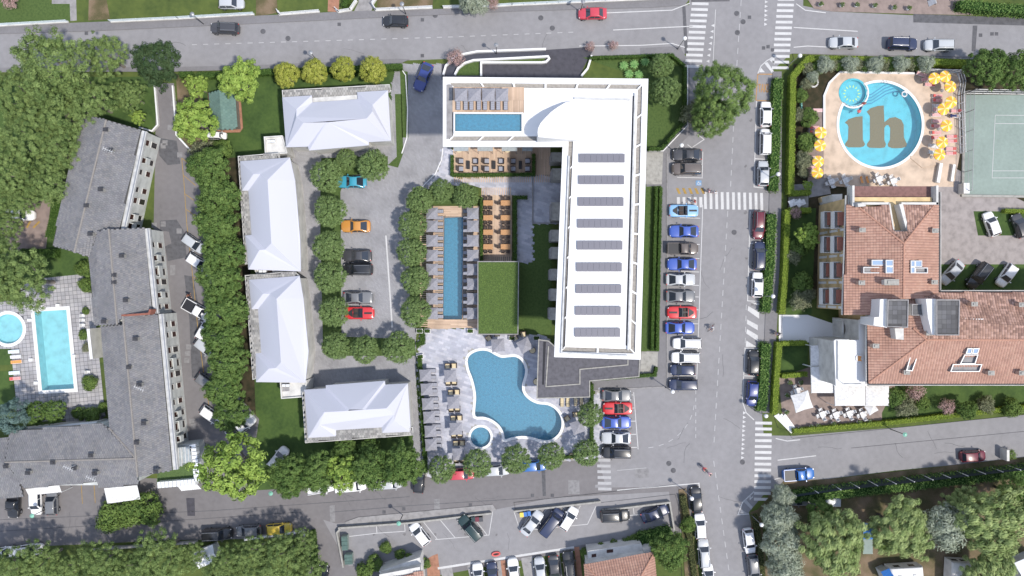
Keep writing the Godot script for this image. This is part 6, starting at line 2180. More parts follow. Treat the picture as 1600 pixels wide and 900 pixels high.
# ---------------------------------------------------------------- vehicles in their places
func make_cars() -> void:
	for k in CARS:
		make_car(k)
	var ra := "cars parked in the bays before the white hotel"
	var rb := "cars parked along the clipped hedge"
	for c in [
		[364, 8, 0, "hatch", "silver", "silver hatchback parked on the grass at the upper edge"],
		[354, 47, 182, "estate", "dark_grey", "dark grey estate car driving along upper road near the white railing"],
		[619, 36, 181, "hatch", "black", "black hatchback by the upper pavement opposite lime trees"],
		[925, 24, 179, "sedan", "rose", "red coupe-like car alone at the kerb of upper road"],
		[1315, 69, 180, "sedan", "silver", "silver saloon first of three cars along round pool's hedge"],
		[1406, 71, 2, "suv", "navy", "dark blue-black off-road car between two silver cars"],
		[1463, 73, 180, "estate", "silver", "silver estate car ahead of the dark off-road car"],
		[662, 122, 113, "coupe", "deep_blue", "dark blue coupe in the shaded lane beside white hotel"],
		[551, 285, 180, "coupe", "turquoise", "turquoise coupe half under the round courtyard trees"],
		[557, 354, 180, "coupe", "gold", "orange coupe parked in villa court"],
		[559, 400, 180, "coupe", "dark_grey", "dark grey coupe above the black off-road car in villa court"],
		[561, 421, 180, "suv", "black", "black off-road car below the dark grey coupe in villa court"],
		[561, 465, 0, "coupe", "grey", "mid grey coupe next to the red open sports car in villa court"],
		[563, 489, 0, "roadster", "red", "red open sports car half under villa court tree"],
		[1072, 243, 180, "coupe", "dark_grey", "black-brown coupe topmost in the hotel bays", ra],
		[1071, 265, 180, "suv", "brown", "dark brown off-road car beside the yellow hatching", ra],
		[1067, 330, 0, "roadster", "sky", "light blue open sports car with black stripe by zebra crossing", ra],
		[1067, 362, 180, "coupe", "blue", "bright blue coupe between light blue sports car and brown pickup", ra],
		[1065, 389, 0, "pickup", "brown", "grey-brown pickup between two bright blue coupes", ra],
		[1064, 413, 180, "coupe", "blue", "bright blue coupe directly below the grey-brown pickup", ra],
		[1062, 437, 0, "coupe", "silver", "silver coupe above the dull grey coupe in hotel bays", ra],
		[1062, 463, 0, "coupe", "grey", "dull grey coupe above the red open sports car", ra],
		[1064, 488, 180, "roadster", "red", "red open sports car among the hotel's long row of bays", ra],
		[1061, 512, 0, "coupe", "blue", "bright blue coupe between red sports car and white estate", ra],
		[1072, 536, 180, "estate", "white", "upper of two white estates in hotel bays", ra],
		[1070, 558, 180, "estate", "white", "lower of two white estates in hotel bays", ra],
		[1065, 577, 180, "hatch", "navy", "small navy hatchback below the white estates", ra],
		[1066, 600, 180, "estate", "navy", "navy estate car last in row beside globe lamp", ra],
		[963, 617, 0, "coupe", "grey", "grey coupe topmost of five beside the terrace hedge"],
		[964, 637, 180, "roadster", "red", "red open sports car second of five beside terrace hedge"],
		[962, 659, 0, "coupe", "blue", "blue coupe in the middle of five beside terrace hedge"],
		[962, 683, 180, "coupe", "silver", "silver coupe fourth of five beside terrace hedge"],
		[962, 705, 180, "suv", "black", "black off-road car lowest of five beside terrace hedge"],
		[1194, 180, 271, "hatch", "white", "white hatchback just below the taxi bay", rb],
		[1193, 223, 271, "van", "white", "small white van between two pale hatchbacks", rb, 0.86],
		[1190, 272, 271, "hatch", "silver", "silver hatchback above the long zebra crossing", rb],
		[1183, 352, 92, "estate", "maroon", "very dark purple estate car below the long zebra crossing", rb],
		[1184, 400, 272, "estate", "navy", "navy estate car above the white hatchback at hatching", rb],
		[1181, 445, 272, "hatch", "white", "white hatchback just above the white hatched strip", rb],
		[1175, 566, 272, "hatch", "black", "black hatchback just below the white hatched strip", rb],
		[1173, 614, 93, "hatch", "deep_blue", "deep blue hatchback at the end of clipped hedge", rb],
		[1245, 739, 356, "pickup", "royal", "bright blue pickup truck by the green screened fence"],
		[1516, 711, 357, "hatch", "maroon", "dark red hatchback beside white gate post"],
		[1288, 780, 181, "estate", "navy", "navy estate car with silver roof behind the screened fence", "", 1.0, "silver"],
		[1251, 779, 178, "hatch", "grey", "grey car half hidden by creeper behind screened fence"],
		[1086, 778, 266, "hatch", "black", "black hatchback beside globe lamp at lower junction"],
		[1092, 820, 266, "hatch", "white", "white hatchback behind the black one on lower street"],
		[1098, 862, 266, "estate", "silver", "pale silver estate third in line on lower street"],
		[1105, 898, 266, "hatch", "white", "white hatchback cut by the lower edge, fourth in line"],
		[1168, 843, 82, "hatch", "white", "white hatchback facing the camera side across lower street"],
		[1175, 886, 83, "estate", "grey", "slate grey estate across lower street at picture edge"],
		[657, 832, 232, "hatch", "white", "white hatchback alone in slanted bays of walled car park"],
		[735, 822, 229, "suv", "green", "dark green off-road car slanted beside rubbish bins"],
		[831, 815, 308, "sedan", "silver", "silver saloon slanted beside yellow and blue bins"],
		[861, 813, 307, "van", "navy", "navy van slanted between silver saloon and white hatchback"],
		[888, 808, 302, "hatch", "white", "white hatchback slanted beside the navy van"],
		[960, 803, 357, "suv", "black", "black off-road car parked along the car park wall"],
		[1022, 800, 338, "sedan", "navy", "dark blue saloon standing askew in car park corner"],
		[748, 897, 263, "hatch", "white", "first car in gravel bays, white and cut by lower edge"],
		[770, 895, 263, "hatch", "navy", "navy hatchback beside brick path in gravel bays"],
		[803, 892, 263, "estate", "white", "white estate just beyond the brick path in gravel bays"],
		[844, 888, 263, "hatch", "silver", "silver hatchback between gaps in the gravel bays"],
		[866, 887, 84, "sedan", "dark_grey", "near-black saloon showing red tail lights in gravel bays"],
		[889, 881, 263, "suv", "black", "black off-road car at gravel bays' end by brick path"],
		[27, 783, 92, "pickup", "black", "black pickup parked under the slate hotel's eaves"],
		[61, 783, 88, "hatch", "white", "white hatchback under the small lean-to awning"],
		[86, 783, 268, "hatch", "grey", "grey hatchback beside the one under lean-to awning"],
		[10, 861, 352, "hatch", "white", "white car cut by the photo's edge at lower kerb"],
		[49, 857, 352, "estate", "white", "white estate at lower kerb half under pine branches"],
		[343, 832, 357, "suv", "black", "black off-road car at kerb above lower pines"],
		[391, 827, 176, "hatch", "grey", "grey hatchback between black off-road car and yellow car"],
		[438, 824, 356, "hatch", "yellow", "bright yellow hatchback at kerb above lower pines"],
		[503, 760, 350, "estate", "white", "white car under the second street tree of five"],
		[550, 756, 355, "van", "white", "white van peeping out under light green street tree"],
		[606, 752, 357, "van", "silver", "silver van under the fourth street tree"],
		[656, 749, 275, "hatch", "black", "black hatchback in gap between street trees and terrace trees"],
		[722, 739, 358, "hatch", "rose", "red car between first and second round terrace trees"],
		[776, 733, 357, "hatch", "silver", "pale car between second and third round terrace trees"],
		[834, 726, 357, "hatch", "royal", "blue car between third and fourth round terrace trees"],
		[36, 336, 3, "sedan", "white", "white saloon under the pines on yellow striped yard"],
		[306, 381, 35, "hatch", "silver", "silver hatchback topmost beside the dark tree row"],
		[313, 411, 33, "hatch", "white", "white hatchback second from top beside dark tree row"],
		[313, 485, 30, "pickup", "white", "white pickup beside the dark tree row"],
		[324, 514, 300, "hatch", "white", "white car nose-out just below the pickup by tree row"],
		[325, 543, 38, "hatch", "silver", "silver-grey car above widest gap beside dark tree row"],
		[327, 597, 35, "hatch", "grey", "grey car near the lower end of dark tree row"],
		[334, 648, 35, "hatch", "white", "white car backed under lowest tree of dark row"],
		[380, 665, 322, "pickup", "white", "white pickup parked on the grass below dark tree row"],
		[1544, 351, 250, "hatch", "white", "white hatchback on the small grass bay by tennis court"],
		[1588, 353, 250, "hatch", "dark_grey", "dark grey hatchback on the small grass bay at photo edge"],
		[1483, 426, 133, "sedan", "silver", "silver-blue saloon beside clay-tiled hotel wall"],
		[1524, 431, 128, "suv", "black", "black off-road car in the middle of long grass bay"],
		[1568, 430, 125, "hatch", "white", "white hatchback at long grass bay's far end"],
		[506, 899, 275, "hatch", "black", "black car at lower edge in the narrow side street"],
		[437, 714, 310, "hatch", "white", "white car beside lawn's edge under street trees"],
		[341, 213, 2, "van", "white", "tiny white utility van below the garden pavilion", "", 0.62]]:
		car(c[0], c[1], c[2], c[3], c[4], c[5], c[6] if c.size() > 6 else "", c[7] if c.size() > 7 else 1.0, c[8] if c.size() > 8 else "")

# ---------------------------------------------------------------- trees and hedges
func make_planting() -> void:
	rng.seed = 81
	var i := 0
	var g := "clipped round trees round the villa court"
	for q in [[583, 259, 29, "touching villa court's upper lawn, largest of the upper three"], [542, 250, 20, "smallest, between two larger ones above turquoise coupe"], [511, 275, 30, "at the upper corner of villa court planting"], [516, 330, 30, "level with orange coupe, fourth down the planting strip"], [514, 385, 29, "beside the dark grey coupe in villa court"], [516, 433, 30, "between black off-road car and mid grey coupe"], [522, 487, 28, "overhanging the red open sports car in villa court"], [526, 540, 26, "at the lower corner of villa court planting"], [570, 546, 26, "middle one of three below villa court cars"], [623, 543, 30, "nearest stone terrace below villa court cars"]]:
		tree("round%d" % (i % 3), q[0], q[1], q[2], "round_tree", "round green tree " + q[3], g)
		i += 1
	for q in [[690, 298, 22, "in the middle above narrow pool"], [728, 306, 23, "by the dining terrace's upper corner"], [656, 313, 25, "at narrow pool's upper corner by villa court"], [644, 352, 26, "second down along narrow pool"], [643, 394, 27, "third down along narrow pool"], [649, 438, 27, "fourth down along narrow pool"], [649, 487, 28, "lowest along narrow pool"]]:
		tree("round%d" % (i % 3), q[0], q[1], q[2], "round_tree", "round green tree " + q[3], "round trees along the narrow pool")
		i += 1
	var n := 0
	for q in [[690, 733, 25], [746, 724, 27], [806, 717, 27], [861, 712, 25], [916, 707, 25]]:
		tree("round%d" % (i % 3), q[0], q[1], q[2], "round_tree", "%s of five round trees below freeform pool, counted from villa side" % ORD[n], "round trees below the freeform pool")
		i += 1
		n += 1
	tree("round1", 922, 647, 23, "round_tree", "round green tree between loungers and red sports car")
	tree("round0", 1033, 104, 22, "round_tree", "smaller round tree above its twin in corner garden")
	tree("round2", 1041, 143, 27, "round_tree", "larger round tree below its twin in corner garden")
	n = 0
	for q in [[448, 117, 23], [492, 113, 23], [537, 108, 22], [583, 110, 24]]:
		tree("lime%d" % (n % 2), q[0], q[1], q[2], "lime_tree", "%s of four yellow-green trees above upper villa, counted from the pavilion" % ORD[n], "yellow-green trees along the upper road")
		n += 1
	for q in [[376, 126, 33, "bright0", "bright lime-green tree at the upper road above the pavilion"], [305, 190, 35, "bright1", "bright lime-green tree between hotel drive and pavilion"], [308, 135, 18, "bright0", "small yellowish tree by the gate above the pavilion"], [367, 730, 53, "bright1", "largest bright green tree by green terrace at lower road"]]:
		tree(q[3], q[0], q[1], q[2], "maple_tree", q[4])
	n = 0
	for q in [[328, 262, 33], [342, 308, 35], [340, 354, 34], [350, 398, 34], [345, 440, 35], [352, 484, 35], [350, 528, 34], [358, 568, 33], [352, 608, 31], [362, 645, 29]]:
		tree("broad%d" % (n % 3), q[0], q[1], q[2], "broadleaf_tree", "%s dark green tree from the top in row between drive and villas" % ORD[n], "dark row between the drive and the villas")
		n += 1
	n = 0
	for q in [[451, 742, 34, "broad0"], [495, 738, 33, "broad1"], [537, 737, 29, "bright0"], [579, 732, 33, "broad2"], [628, 726, 34, "broad0"]]:
		tree(q[3], q[0], q[1], q[2], "broadleaf_tree", "%s of five street trees below lowest villa, counted from bright maple" % ORD[n], "street trees below the lowest villa")
		n += 1
	for q in [[540, 700, 20, "broad1", "half-hidden tree behind the light green street tree"], [577, 700, 19, "broad2", "small tree behind the fourth street tree"], [1046, 858, 30, "broad1", "dark round tree beside tiled house at lower edge"], [318, 238, 20, "olive0", "grey-green bush at top of dark tree row"], [345, 235, 18, "bush0", "dark bush below the tiny white van"], [1540, 106, 31, "broad0", "leafy bush nearer the parasols by tennis court"], [1584, 112, 30, "broad2", "leafy bush at photo edge by tennis court"], [205, 800, 24, "bush1", "long clipped green shrub in front of the white awning"]]:
		tree(q[3], q[0], q[1], q[2], "broadleaf_tree" if q[2] > 25 else "shrub", q[4], "", -1.0)
	for q in [[178, 806, 27], [230, 795, 26]]:
		tree("bush%d" % (n % 2), q[0], q[1], q[2], "shrub", "end lobe of long clipped shrub %s" % ("away from awning" if q[0] < 200 else "nearest green terrace"))
		n += 1
	n = 0
	var where := ["overhanging the upper road, biggest crown of the grove", "beside the dark tree by upper road", "at the grove's upper inner edge near the slate roof", "by photo's edge below the upper road", "with pale gaps, above white plastic furniture", "deep in the middle of grove", "nearest the slate roof's upper eave", "by photo's edge level with slate roof", "overhanging the slate roof's outer eave", "above the white saloon under branches", "big crown overhanging the round paddling pool", "by photo's edge above paddling pool", "by photo's edge next to the paved yard"]
	for q in [[85, 105, 62], [165, 88, 36], [140, 160, 40], [25, 150, 44], [85, 180, 44], [45, 215, 46], [95, 230, 40], [15, 270, 44], [78, 285, 38], [30, 310, 34], [35, 440, 50], [5, 410, 38], [8, 350, 28]]:
		tree("pine%d" % (n % 3), q[0], q[1], q[2], "umbrella_pine", "umbrella pine " + where[n], "pine grove by the slate-roofed hotel")
		n += 1
	tree("dark0", 246, 100, 37, "evergreen_tree", "very dark dense tree at the top of hotel drive")
	tree("pine1", 203, 150, 27, "umbrella_pine", "thin pale pine with bare limbs beside hotel drive")
	tree("bright0", 215, 183, 12, "shrub", "small light green shrub beside hotel drive lawn")
	n = 0
	where = ["at the photo corner", "behind white estate", "third along lower kerb", "fourth along lower kerb", "large, below long clipped shrub", "small one before the white shed", "below black off-road car", "below the grey hatchback", "below the yellow hatchback", "at side street corner", "low at picture's lower edge, third", "low at picture's lower edge, fifth"]
	for q in [[12, 890, 40], [62, 878, 36], [108, 892, 32], [158, 878, 38], [247, 868, 44], [298, 868, 24], [352, 886, 34], [395, 868, 36], [440, 874, 40], [470, 852, 28], [203, 892, 34], [482, 892, 28]]:
		tree("pine%d" % (n % 3), q[0], q[1], q[2], "umbrella_pine", "lower-edge pine " + where[n], "pines along the lower edge")
		n += 1
	tree("full_pine", 1128, 146, 48, "umbrella_pine", "large solitary pine leaning over junction by taxi bay")
	tree("full_pine", 1112, 182, 34, "umbrella_pine", "lower part of junction pine above hotel bays")
	tree("olive0", 1086, 178, 22, "olive_tree", "grey-green tree tucked beside the junction pine")
	n = 0
	for q in [[1300, 845, 52, "willow0", "big willow-like tree beside the blue tarpaulin"], [1405, 825, 48, "willow1", "big willow-like tree above the white caravan"], [1545, 815, 54, "willow0", "biggest willow-like tree near the photo corner"], [1500, 790, 30, "willow1", "smaller willow-like tree next to bare ground"], [1590, 775, 34, "broad1", "green tree at photo edge below screened fence"], [1545, 895, 40, "willow1", "willow-like tree cut by the lower edge"], [1280, 800, 22, "broad2", "dark green bush below the navy estate with silver roof"], [1380, 850, 12, "bush0", "small round bush beside blue tarpaulin"]]:
		tree(q[3], q[0], q[1], q[2], "willow_tree" if q[3].begins_with("willow") else "broadleaf_tree", q[4])
	for q in [[1222, 775, 18, "silver0", "small silvery tree at fence corner"], [1216, 812, 27, "silver1", "silvery olive tree below fence corner"], [1222, 850, 30, "silver0", "middle silvery olive tree along lower street"], [1228, 885, 28, "silver1", "lowest silvery olive tree along lower street"], [1475, 820, 36, "silver0", "whitish silver tree between two big willows"], [740, 2, 22, "silver1", "blue-grey conifer overhanging upper pavement"]]:
		tree(q[3], q[0], q[1], q[2], "olive_tree", q[4])
	tree("spruce0", 20, 650, 26, "spruce_tree", "blue-green spruce beside pool terrace lawn")
	for q in [[55, 645, 19, "broad0", "leafy tree next to blue-green spruce"], [86, 642, 19, "broad1", "leafy tree below the rectangular pool's end"], [124, 646, 11, "bush0", "first clipped bush below pool terrace"], [145, 648, 14, "bush1", "second clipped bush against slate hotel"], [162, 636, 9, "bush0", "small clipped bush by slate hotel wall"], [132, 523, 9, "bush1", "small terrace tree beside rectangular pool"], [136, 543, 8, "olive0", "lower small terrace plant beside rectangular pool"], [134, 486, 6, "bush0", "upper small terrace plant beside rectangular pool"], [141, 598, 13, "bush1", "largest terrace plant near slate wall"], [132, 420, 14, "bush0", "dark oleander against slate hotel's inner corner"], [134, 445, 12, "bush1", "dark oleander by the terrace's upper end"], [770, 5, 10, "pink0", "brownish bare shrub beside blue-grey conifer"], [15, 0, 14, "pink0", "rust-brown bush on lawn at upper corner"]]:
		tree(q[3], q[0], q[1], q[2], "broadleaf_tree" if q[2] > 15 else "shrub", q[4])
	n = 0
	for q in [[1264, 184, 15], [1260, 222, 16], [1262, 368, 19], [1250, 386, 16], [1253, 441, 17], [1257, 251, 15], [1240, 400, 13], [1250, 470, 16], [1262, 460, 13], [1243, 332, 10], [1262, 290, 8], [1250, 180, 11]]:
		tree(["bush0", "bush1", "bright0", "bush0", "bush1", "olive0", "olive0", "olive0", "olive0", "pink0", "bright1", "olive0"][n], q[0], q[1], q[2], "shrub", ["dark round shrub above first yellow parasol", "dark round shrub above third yellow parasol", "light round tree in hotel strip garden", "dark flowering shrub in hotel strip garden", "dark shrub near the white entrance path", "greyish feathery shrub below dark round ones", "spiky grey plant in hotel strip garden", "brownish shrub at the white entrance path", "brown-grey shrub next to entrance path", "pinkish shrub below the two white parasols", "small bright shrub by terrace corner", "thin olive shrub beside green railing"][n], "shrubs of the hotel garden")
		n += 1
	for k in 15:
		tree(["olive0", "bush1", "silver0"][k % 3], 1262 + k * 13.2, 101 - 0.1 * k + (6 if k < 2 else 0), 11 + k % 3, "shrub", "%s shrub along round pool's upper hedge, counted from the zebra crossing" % (ORD[k] if k < 12 else ["thirteenth", "fourteenth", "fifteenth"][k - 12]), "shrubs along the round pool's hedge")
	n = 0
	for q in [[1260, 130, 10], [1252, 150, 11], [1270, 120, 9], [1255, 270, 9], [1395, 620, 16], [1415, 635, 17], [1440, 630, 13], [1480, 635, 13], [1510, 640, 15], [1540, 632, 14], [1580, 637, 16], [1430, 612, 14]]:
		tree(["olive0", "bush0", "silver1"][n % 3] if n < 4 else ["broad0", "olive0", "bush1", "pink0"][n % 4], q[0], q[1], q[2], "shrub", "%s shrub in %s" % [ORD[n % 4 if n < 4 else n - 4], "the bed beside the ring planter" if n < 4 else "garden strip below clay hotel, counted from the white canopies"], "garden shrubs")
		n += 1
	n = 0
	for q in [[974, 104], [990, 102], [1007, 98], [982, 117], [997, 118]]:
		place("palm", "fan_palm", ["fan palm nearest the ramp wall in corner garden", "middle fan palm of the upper three in corner garden", "fan palm beside the smaller round tree", "fan palm lower, nearer the ramp", "fan palm lower, nearer the round trees"][n], "palm", at(q[0], q[1]) + Vector3(0, 0.02, 0), n * 1.3, "palms of the corner garden", 0.62)
		n += 1
	for q in [[712, 90, 14, "pink flowering bush at hotel lane corner"], [922, 73, 8, "pink flowering bush nearest the basement ramp"], [958, 71, 8, "pink flowering bush on pavement before corner garden"]]:
		tree("pink0", q[0], q[1], q[2], "shrub", q[3])
	for q in [[603, 855, 10], [625, 866, 9], [640, 872, 9], [585, 880, 14], [570, 892, 14], [664, 880, 9], [940, 855, 8], [960, 850, 8], [980, 846, 8], [992, 842, 8], [915, 865, 9], [1075, 820, 13]]:
		tree("bush%d" % (n % 2), q[0], q[1], q[2], "shrub", "%s creeper bush from the side street along lower houses" % ORD[n - 5], "creeper bushes at the lower houses")
		n += 1
	# hedges: [label, line, width m, height m, tone]
	for q in [["bright clipped hedge round the round pool garden", [1236, 303, 1240, 118, 1264, 91, 1400, 94, 1510, 98], 0.95, 1.4, 1], ["short bright hedge crossing to hotel corner", [1236, 302, 1268, 300], 0.8, 1.3, 1], ["bright clipped hedge beside the strip garden", [1231, 328, 1228, 420, 1222, 490], 0.9, 1.4, 1], ["short bright hedge below two white parasols", [1233, 328, 1268, 328], 0.8, 1.3, 1], ["bright clipped hedge round the lower entrance garden", [1218, 535, 1214, 590, 1211, 648], 0.9, 1.4, 1], ["short bright hedge along lower edge of white entrance path", [1222, 537, 1262, 536], 0.7, 1.3, 1], ["short bright hedge above round planters", [1222, 588, 1262, 585], 0.7, 1.2, 1], ["low bright hedge along lower terrace and street", [1240, 674, 1380, 662, 1600, 637, 1700, 628], 0.7, 1.0, 1],
			["dark clipped hedge beside the taxi bay", [1216, 122, 1213, 200, 1209, 298], 1.5, 1.1, 2], ["dark clipped hedge between two crossings", [1206, 334, 1203, 420, 1197, 488], 1.5, 1.1, 2], ["dark clipped hedge below hatched strip", [1197, 536, 1194, 600, 1190, 642], 1.5, 1.1, 2], ["roadside hedge above the pavilion", [308, 117, 360, 116, 425, 111], 0.9, 1.3, 0], ["short roadside hedge beside hotel gate", [279, 116, 300, 116], 0.9, 1.3, 0], ["roadside hedge beneath the four lime trees", [425, 112, 520, 108, 628, 103], 0.9, 1.2, 0],
			["hedge along villa side of stone terrace", [655, 560, 660, 650, 665, 740], 0.55, 1.1, 0], ["hedge inside the lounge garden's lower edge", [706, 273, 836, 272], 0.5, 0.8, 0], ["short hedge at lounge garden's villa end", [706, 242, 706, 274], 0.5, 0.8, 0], ["short shaded hedge at lounge garden's inner end", [834, 240, 834, 273], 0.5, 0.8, 0], ["narrow hedge between narrow pool and wooden tables", [752, 308, 752, 408], 0.4, 0.9, 0], ["shaded angled hedge beside dining terrace", [824, 308, 805, 308, 805, 408], 0.5, 0.9, 0], ["long hedge in front of white hotel's street side", [1026, 292, 1019, 548], 0.45, 1.0, 0], ["outer long hedge along hotel pavement", [1033, 292, 1027, 548], 0.5, 0.7, 0], ["angled hedge round corner garden", [1071, 104, 1071, 190, 1034, 232, 1014, 232], 0.45, 1.2, 0], ["upper hedge of corner garden", [922, 90, 1050, 85, 1071, 103], 0.45, 0.9, 0], ["short angled hedge at restaurant's outer corner", [940, 592, 1024, 586, 1026, 574], 0.5, 0.9, 0], ["hedge between restaurant and round terrace tree", [925, 600, 925, 700], 0.55, 0.9, 0], ["low hedge behind five terrace trees", [690, 742, 800, 728, 935, 708], 0.5, 0.8, 0], ["small hedge at green block's corner", [660, 512, 660, 535, 650, 540], 0.8, 0.5, 0],
			["dark hedge beside white saloon under pines", [92, 310, 77, 372], 1.6, 1.5, 0], ["dark hedge across paved yard under pines", [30, 395, 86, 396], 1.3, 1.4, 0], ["dark creeper hedge at the side street", [486, 832, 492, 900, 496, 1000], 0.7, 1.6, 0], ["bright hedge behind tiled house", [1000, 848, 1050, 836], 2.2, 1.8, 2], ["short hedge by small grass bay", [1571, 329, 1620, 330], 0.6, 1.0, 1], ["dark climbing hedge behind screened fence", [1240, 778, 1300, 772, 1440, 757, 1600, 738, 1700, 728], 1.6, 1.9, 2], ["front garden hedge at upper edge by brick path", [536, 10, 545, -10], 0.8, 1.3, 0], ["dark hedge at the upper photo corner by toys", [1500, 6, 1560, 12, 1650, 18], 1.4, 1.5, 2], ["dry grassy hedge along lower street's car side", [1067, 775, 1080, 850, 1092, 960], 0.9, 0.8, 3], ["dry flowering hedge across lower street", [1180, 805, 1188, 850, 1196, 960], 0.9, 0.9, 3]]:
		hedge(q[0], q[1], q[2], q[3], q[4])

# ---------------------------------------------------------------- furniture in its places
func make_furnishing() -> void:
	var n := 0
	for q in [720, 741, 763, 784]:
		var p := at(q, 146, 17.6)
		place("square_parasol", "square_parasol", "%s grey parasol on white hotel's roof deck, counted from its outer end" % ORD[n], "parasol", Vector3(p.x, 15.04, p.z), 0.0, "grey parasols on the roof deck", 0.82)
		for z in [-0.5, 0.5]:
			place("lounger_grey", "sun_lounger", "grey lounger under the %s roof deck parasol, %s" % [ORD[n], "outer one" if z < 0 else "inner one"], "sun lounger", Vector3(p.x + z, 15.045, p.z + 0.75), PI / 2, "loungers on the roof deck", 0.9)
		n += 1
	n = 0
	for y in [333, 353, 376, 399, 421, 444, 467, 490]:
		for s in 2:
			var x := 674.5 if s == 0 else 738.5
			var p := at(x, y, 2.5)
			place("square_parasol", "square_parasol", "%s grey parasol from the top along narrow pool's %s side" % [ORD[n], "round tree" if s == 0 else "dining"], "parasol", Vector3(p.x, 0.031, p.z), 0.0, "grey parasols beside the narrow pool", 0.86)
			for z in [-0.52, 0.52]:
				place("lounger_grey", "sun_lounger", "%s lounger of %s parasol from top on narrow pool's %s side" % ["upper" if z < 0 else "lower", ORD[n], "round tree" if s == 0 else "dining"], "sun lounger", Vector3(p.x + (0.75 if s == 0 else -0.75), 0.031, p.z + z), PI if s == 0 else 0.0, "loungers beside the narrow pool", 0.9)
		n += 1
	n = 0
	for q in [[664, 587], [666, 609], [668, 632], [670, 653], [672, 675], [673, 696]]:
		var p := at(q[0], q[1], 2.5)
		place("square_parasol", "square_parasol", "%s grey parasol from the top along terrace's villa side hedge" % ORD[n], "parasol", Vector3(p.x, 0.028, p.z), 0.05, "grey parasols along the terrace hedge", 0.86)
		for z in [-0.5, 0.5]:
			place("lounger_grey", "sun_lounger", "%s lounger under the %s parasol from top along terrace hedge" % ["upper" if z < 0 else "lower", ORD[n]], "sun lounger", Vector3(p.x + 0.6, 0.028, p.z + z), PI, "loungers along the terrace hedge", 0.9)
		n += 1
	n = 0
	for q in [[703, 588], [708, 630], [712, 671], [716, 711]]:
		var p := at(q[0], q[1], 2.6)
		place("square_parasol", "square_parasol", "%s free-standing grey parasol from top between hedge row and freeform pool" % ORD[n], "parasol", Vector3(p.x, 0.028, p.z), 0.06, "grey parasols over the terrace tables", 0.9)
		place("table_brown", "terrace_table", "brown table under the %s free-standing terrace parasol" % ORD[n], "table", Vector3(p.x + 0.1, 0.028, p.z + 0.1), 0.0, "terrace tables")
		var k := 0
		for w in [[-0.55, -1.35, 0.0], [0.45, -1.4, 0.0], [-0.45, 1.25, PI], [0.5, 1.2, PI]]:
			place("armchair_cream", "terrace_armchair", "%s armchair at the %s free-standing terrace parasol" % [["upper outer", "upper inner", "lower outer", "lower inner"][k], ORD[n]], "chair", Vector3(p.x + w[0], 0.028, p.z + w[1]), w[2], "armchairs on the stone terrace")
			k += 1
		n += 1
	n = 0
	for q in [[778, 540, 0.1], [820, 540, 0.5], [903, 668, 0.35]]:
		var p := at(q[0], q[1], 2.6)
		var nm: String = ["below planted roof block", "turned, below the planted roof block's corner", "turned, between freeform pool and single round tree"][n]
		place("square_parasol", "square_parasol", "grey parasol " + nm, "parasol", Vector3(p.x, 0.028, p.z), q[2], "", 0.95)
		place("armchair_cream", "terrace_armchair", "cream armchair on the pool side of parasol " + nm, "chair", Vector3(p.x - 1.5, 0.028, p.z - 1.0), 0.6, "armchairs on the stone terrace")
		place("armchair_cream", "terrace_armchair", "cream armchair at the upper side of parasol " + nm, "chair", Vector3(p.x - 0.2, 0.028, p.z - 1.6), 0.1, "armchairs on the stone terrace")
		n += 1
	n = 0
	for q in [[878, 628], [887, 628], [899, 627], [908, 626]]:
		place("lounger_cream", "sun_lounger", "%s of four cream loungers below the restaurant, counted from freeform pool" % ORD[n], "sun lounger", at(q[0], q[1] - 1) + Vector3(0, 0.028, 0), -PI / 2, "cream loungers below the restaurant", 0.85)
		n += 1
	for q in [[832, 547, "round brown pouf below the turned parasol"], [838, 596, "round brown pouf against restaurant wall"], [893, 712, "round brown pouf between two lower round trees"]]:
		var o := thing("round_pouf", q[2], "pouf", at(q[0], q[1]) + Vector3(0, 0.028, 0))
		var b := Mb.new()
		b.tube(Vector3(0, 0, 0), Vector3(0, 0.35, 0), 0.5, 0.52, 18)
		part(o, "base", b.mesh(), M.rattan)
		b = Mb.new()
		b.tube(Vector3(0, 0.35, 0), Vector3(0, 0.5, 0), 0.46, 0.4, 18)
		part(o, "cushion", b.mesh(), M.fabric_cream)
	# dining tables
	for col in 2:
		n = 0
		for y in [318, 341, 363.5, 386]:
			var p := at([763, 790][col], y) + Vector3(0, 0.031, 0)
			var nm := "%s wooden table from top, %s column" % [ORD[n], ["pool side", "hotel side"][col]]
			place("table_wood", "dining_table", nm + " of dining terrace", "table", p, 0.0, "wooden dining tables")
			var k := 0
			for w in [[-0.4, -0.72, 0.0], [0.4, -0.72, 0.0], [-0.4, 0.72, PI], [0.4, 0.72, PI], [-1.05, 0.0, PI / 2]]:
				if k < 4 or col == 1:
					place("chair_brown", "dining_chair", "%s brown chair of %s" % [["upper pool-side", "upper hotel-side", "lower pool-side", "lower hotel-side", "end"][k], nm], "chair", p + Vector3(w[0], 0, w[1]), w[2], "brown dining chairs")
				k += 1
			n += 1
	# lounge garden under the north wing
	n = 0
	for x in [732, 772, 813]:
		var p := at(x, 258.5) + Vector3(0, 0.033, 0)
		place("table_low", "coffee_table", "%s low black table in hedged lounge garden, counted from villa side" % ORD[n], "table", p, 0.0, "low tables of the lounge garden")
		var k := 0
		for w in [[-1.15, -0.6, PI / 2], [-1.15, 0.62, PI / 2], [1.15, -0.6, -PI / 2], [1.15, 0.62, -PI / 2]]:
			place("armchair_grey", "lounge_armchair", "%s grey armchair at the %s lounge table from villa side" % [["upper near", "lower near", "upper far", "lower far"][k], ORD[n]], "chair", p + Vector3(w[0], 0, w[1]), w[2], "lounge armchairs")
			k += 1
		n += 1
	n = 0
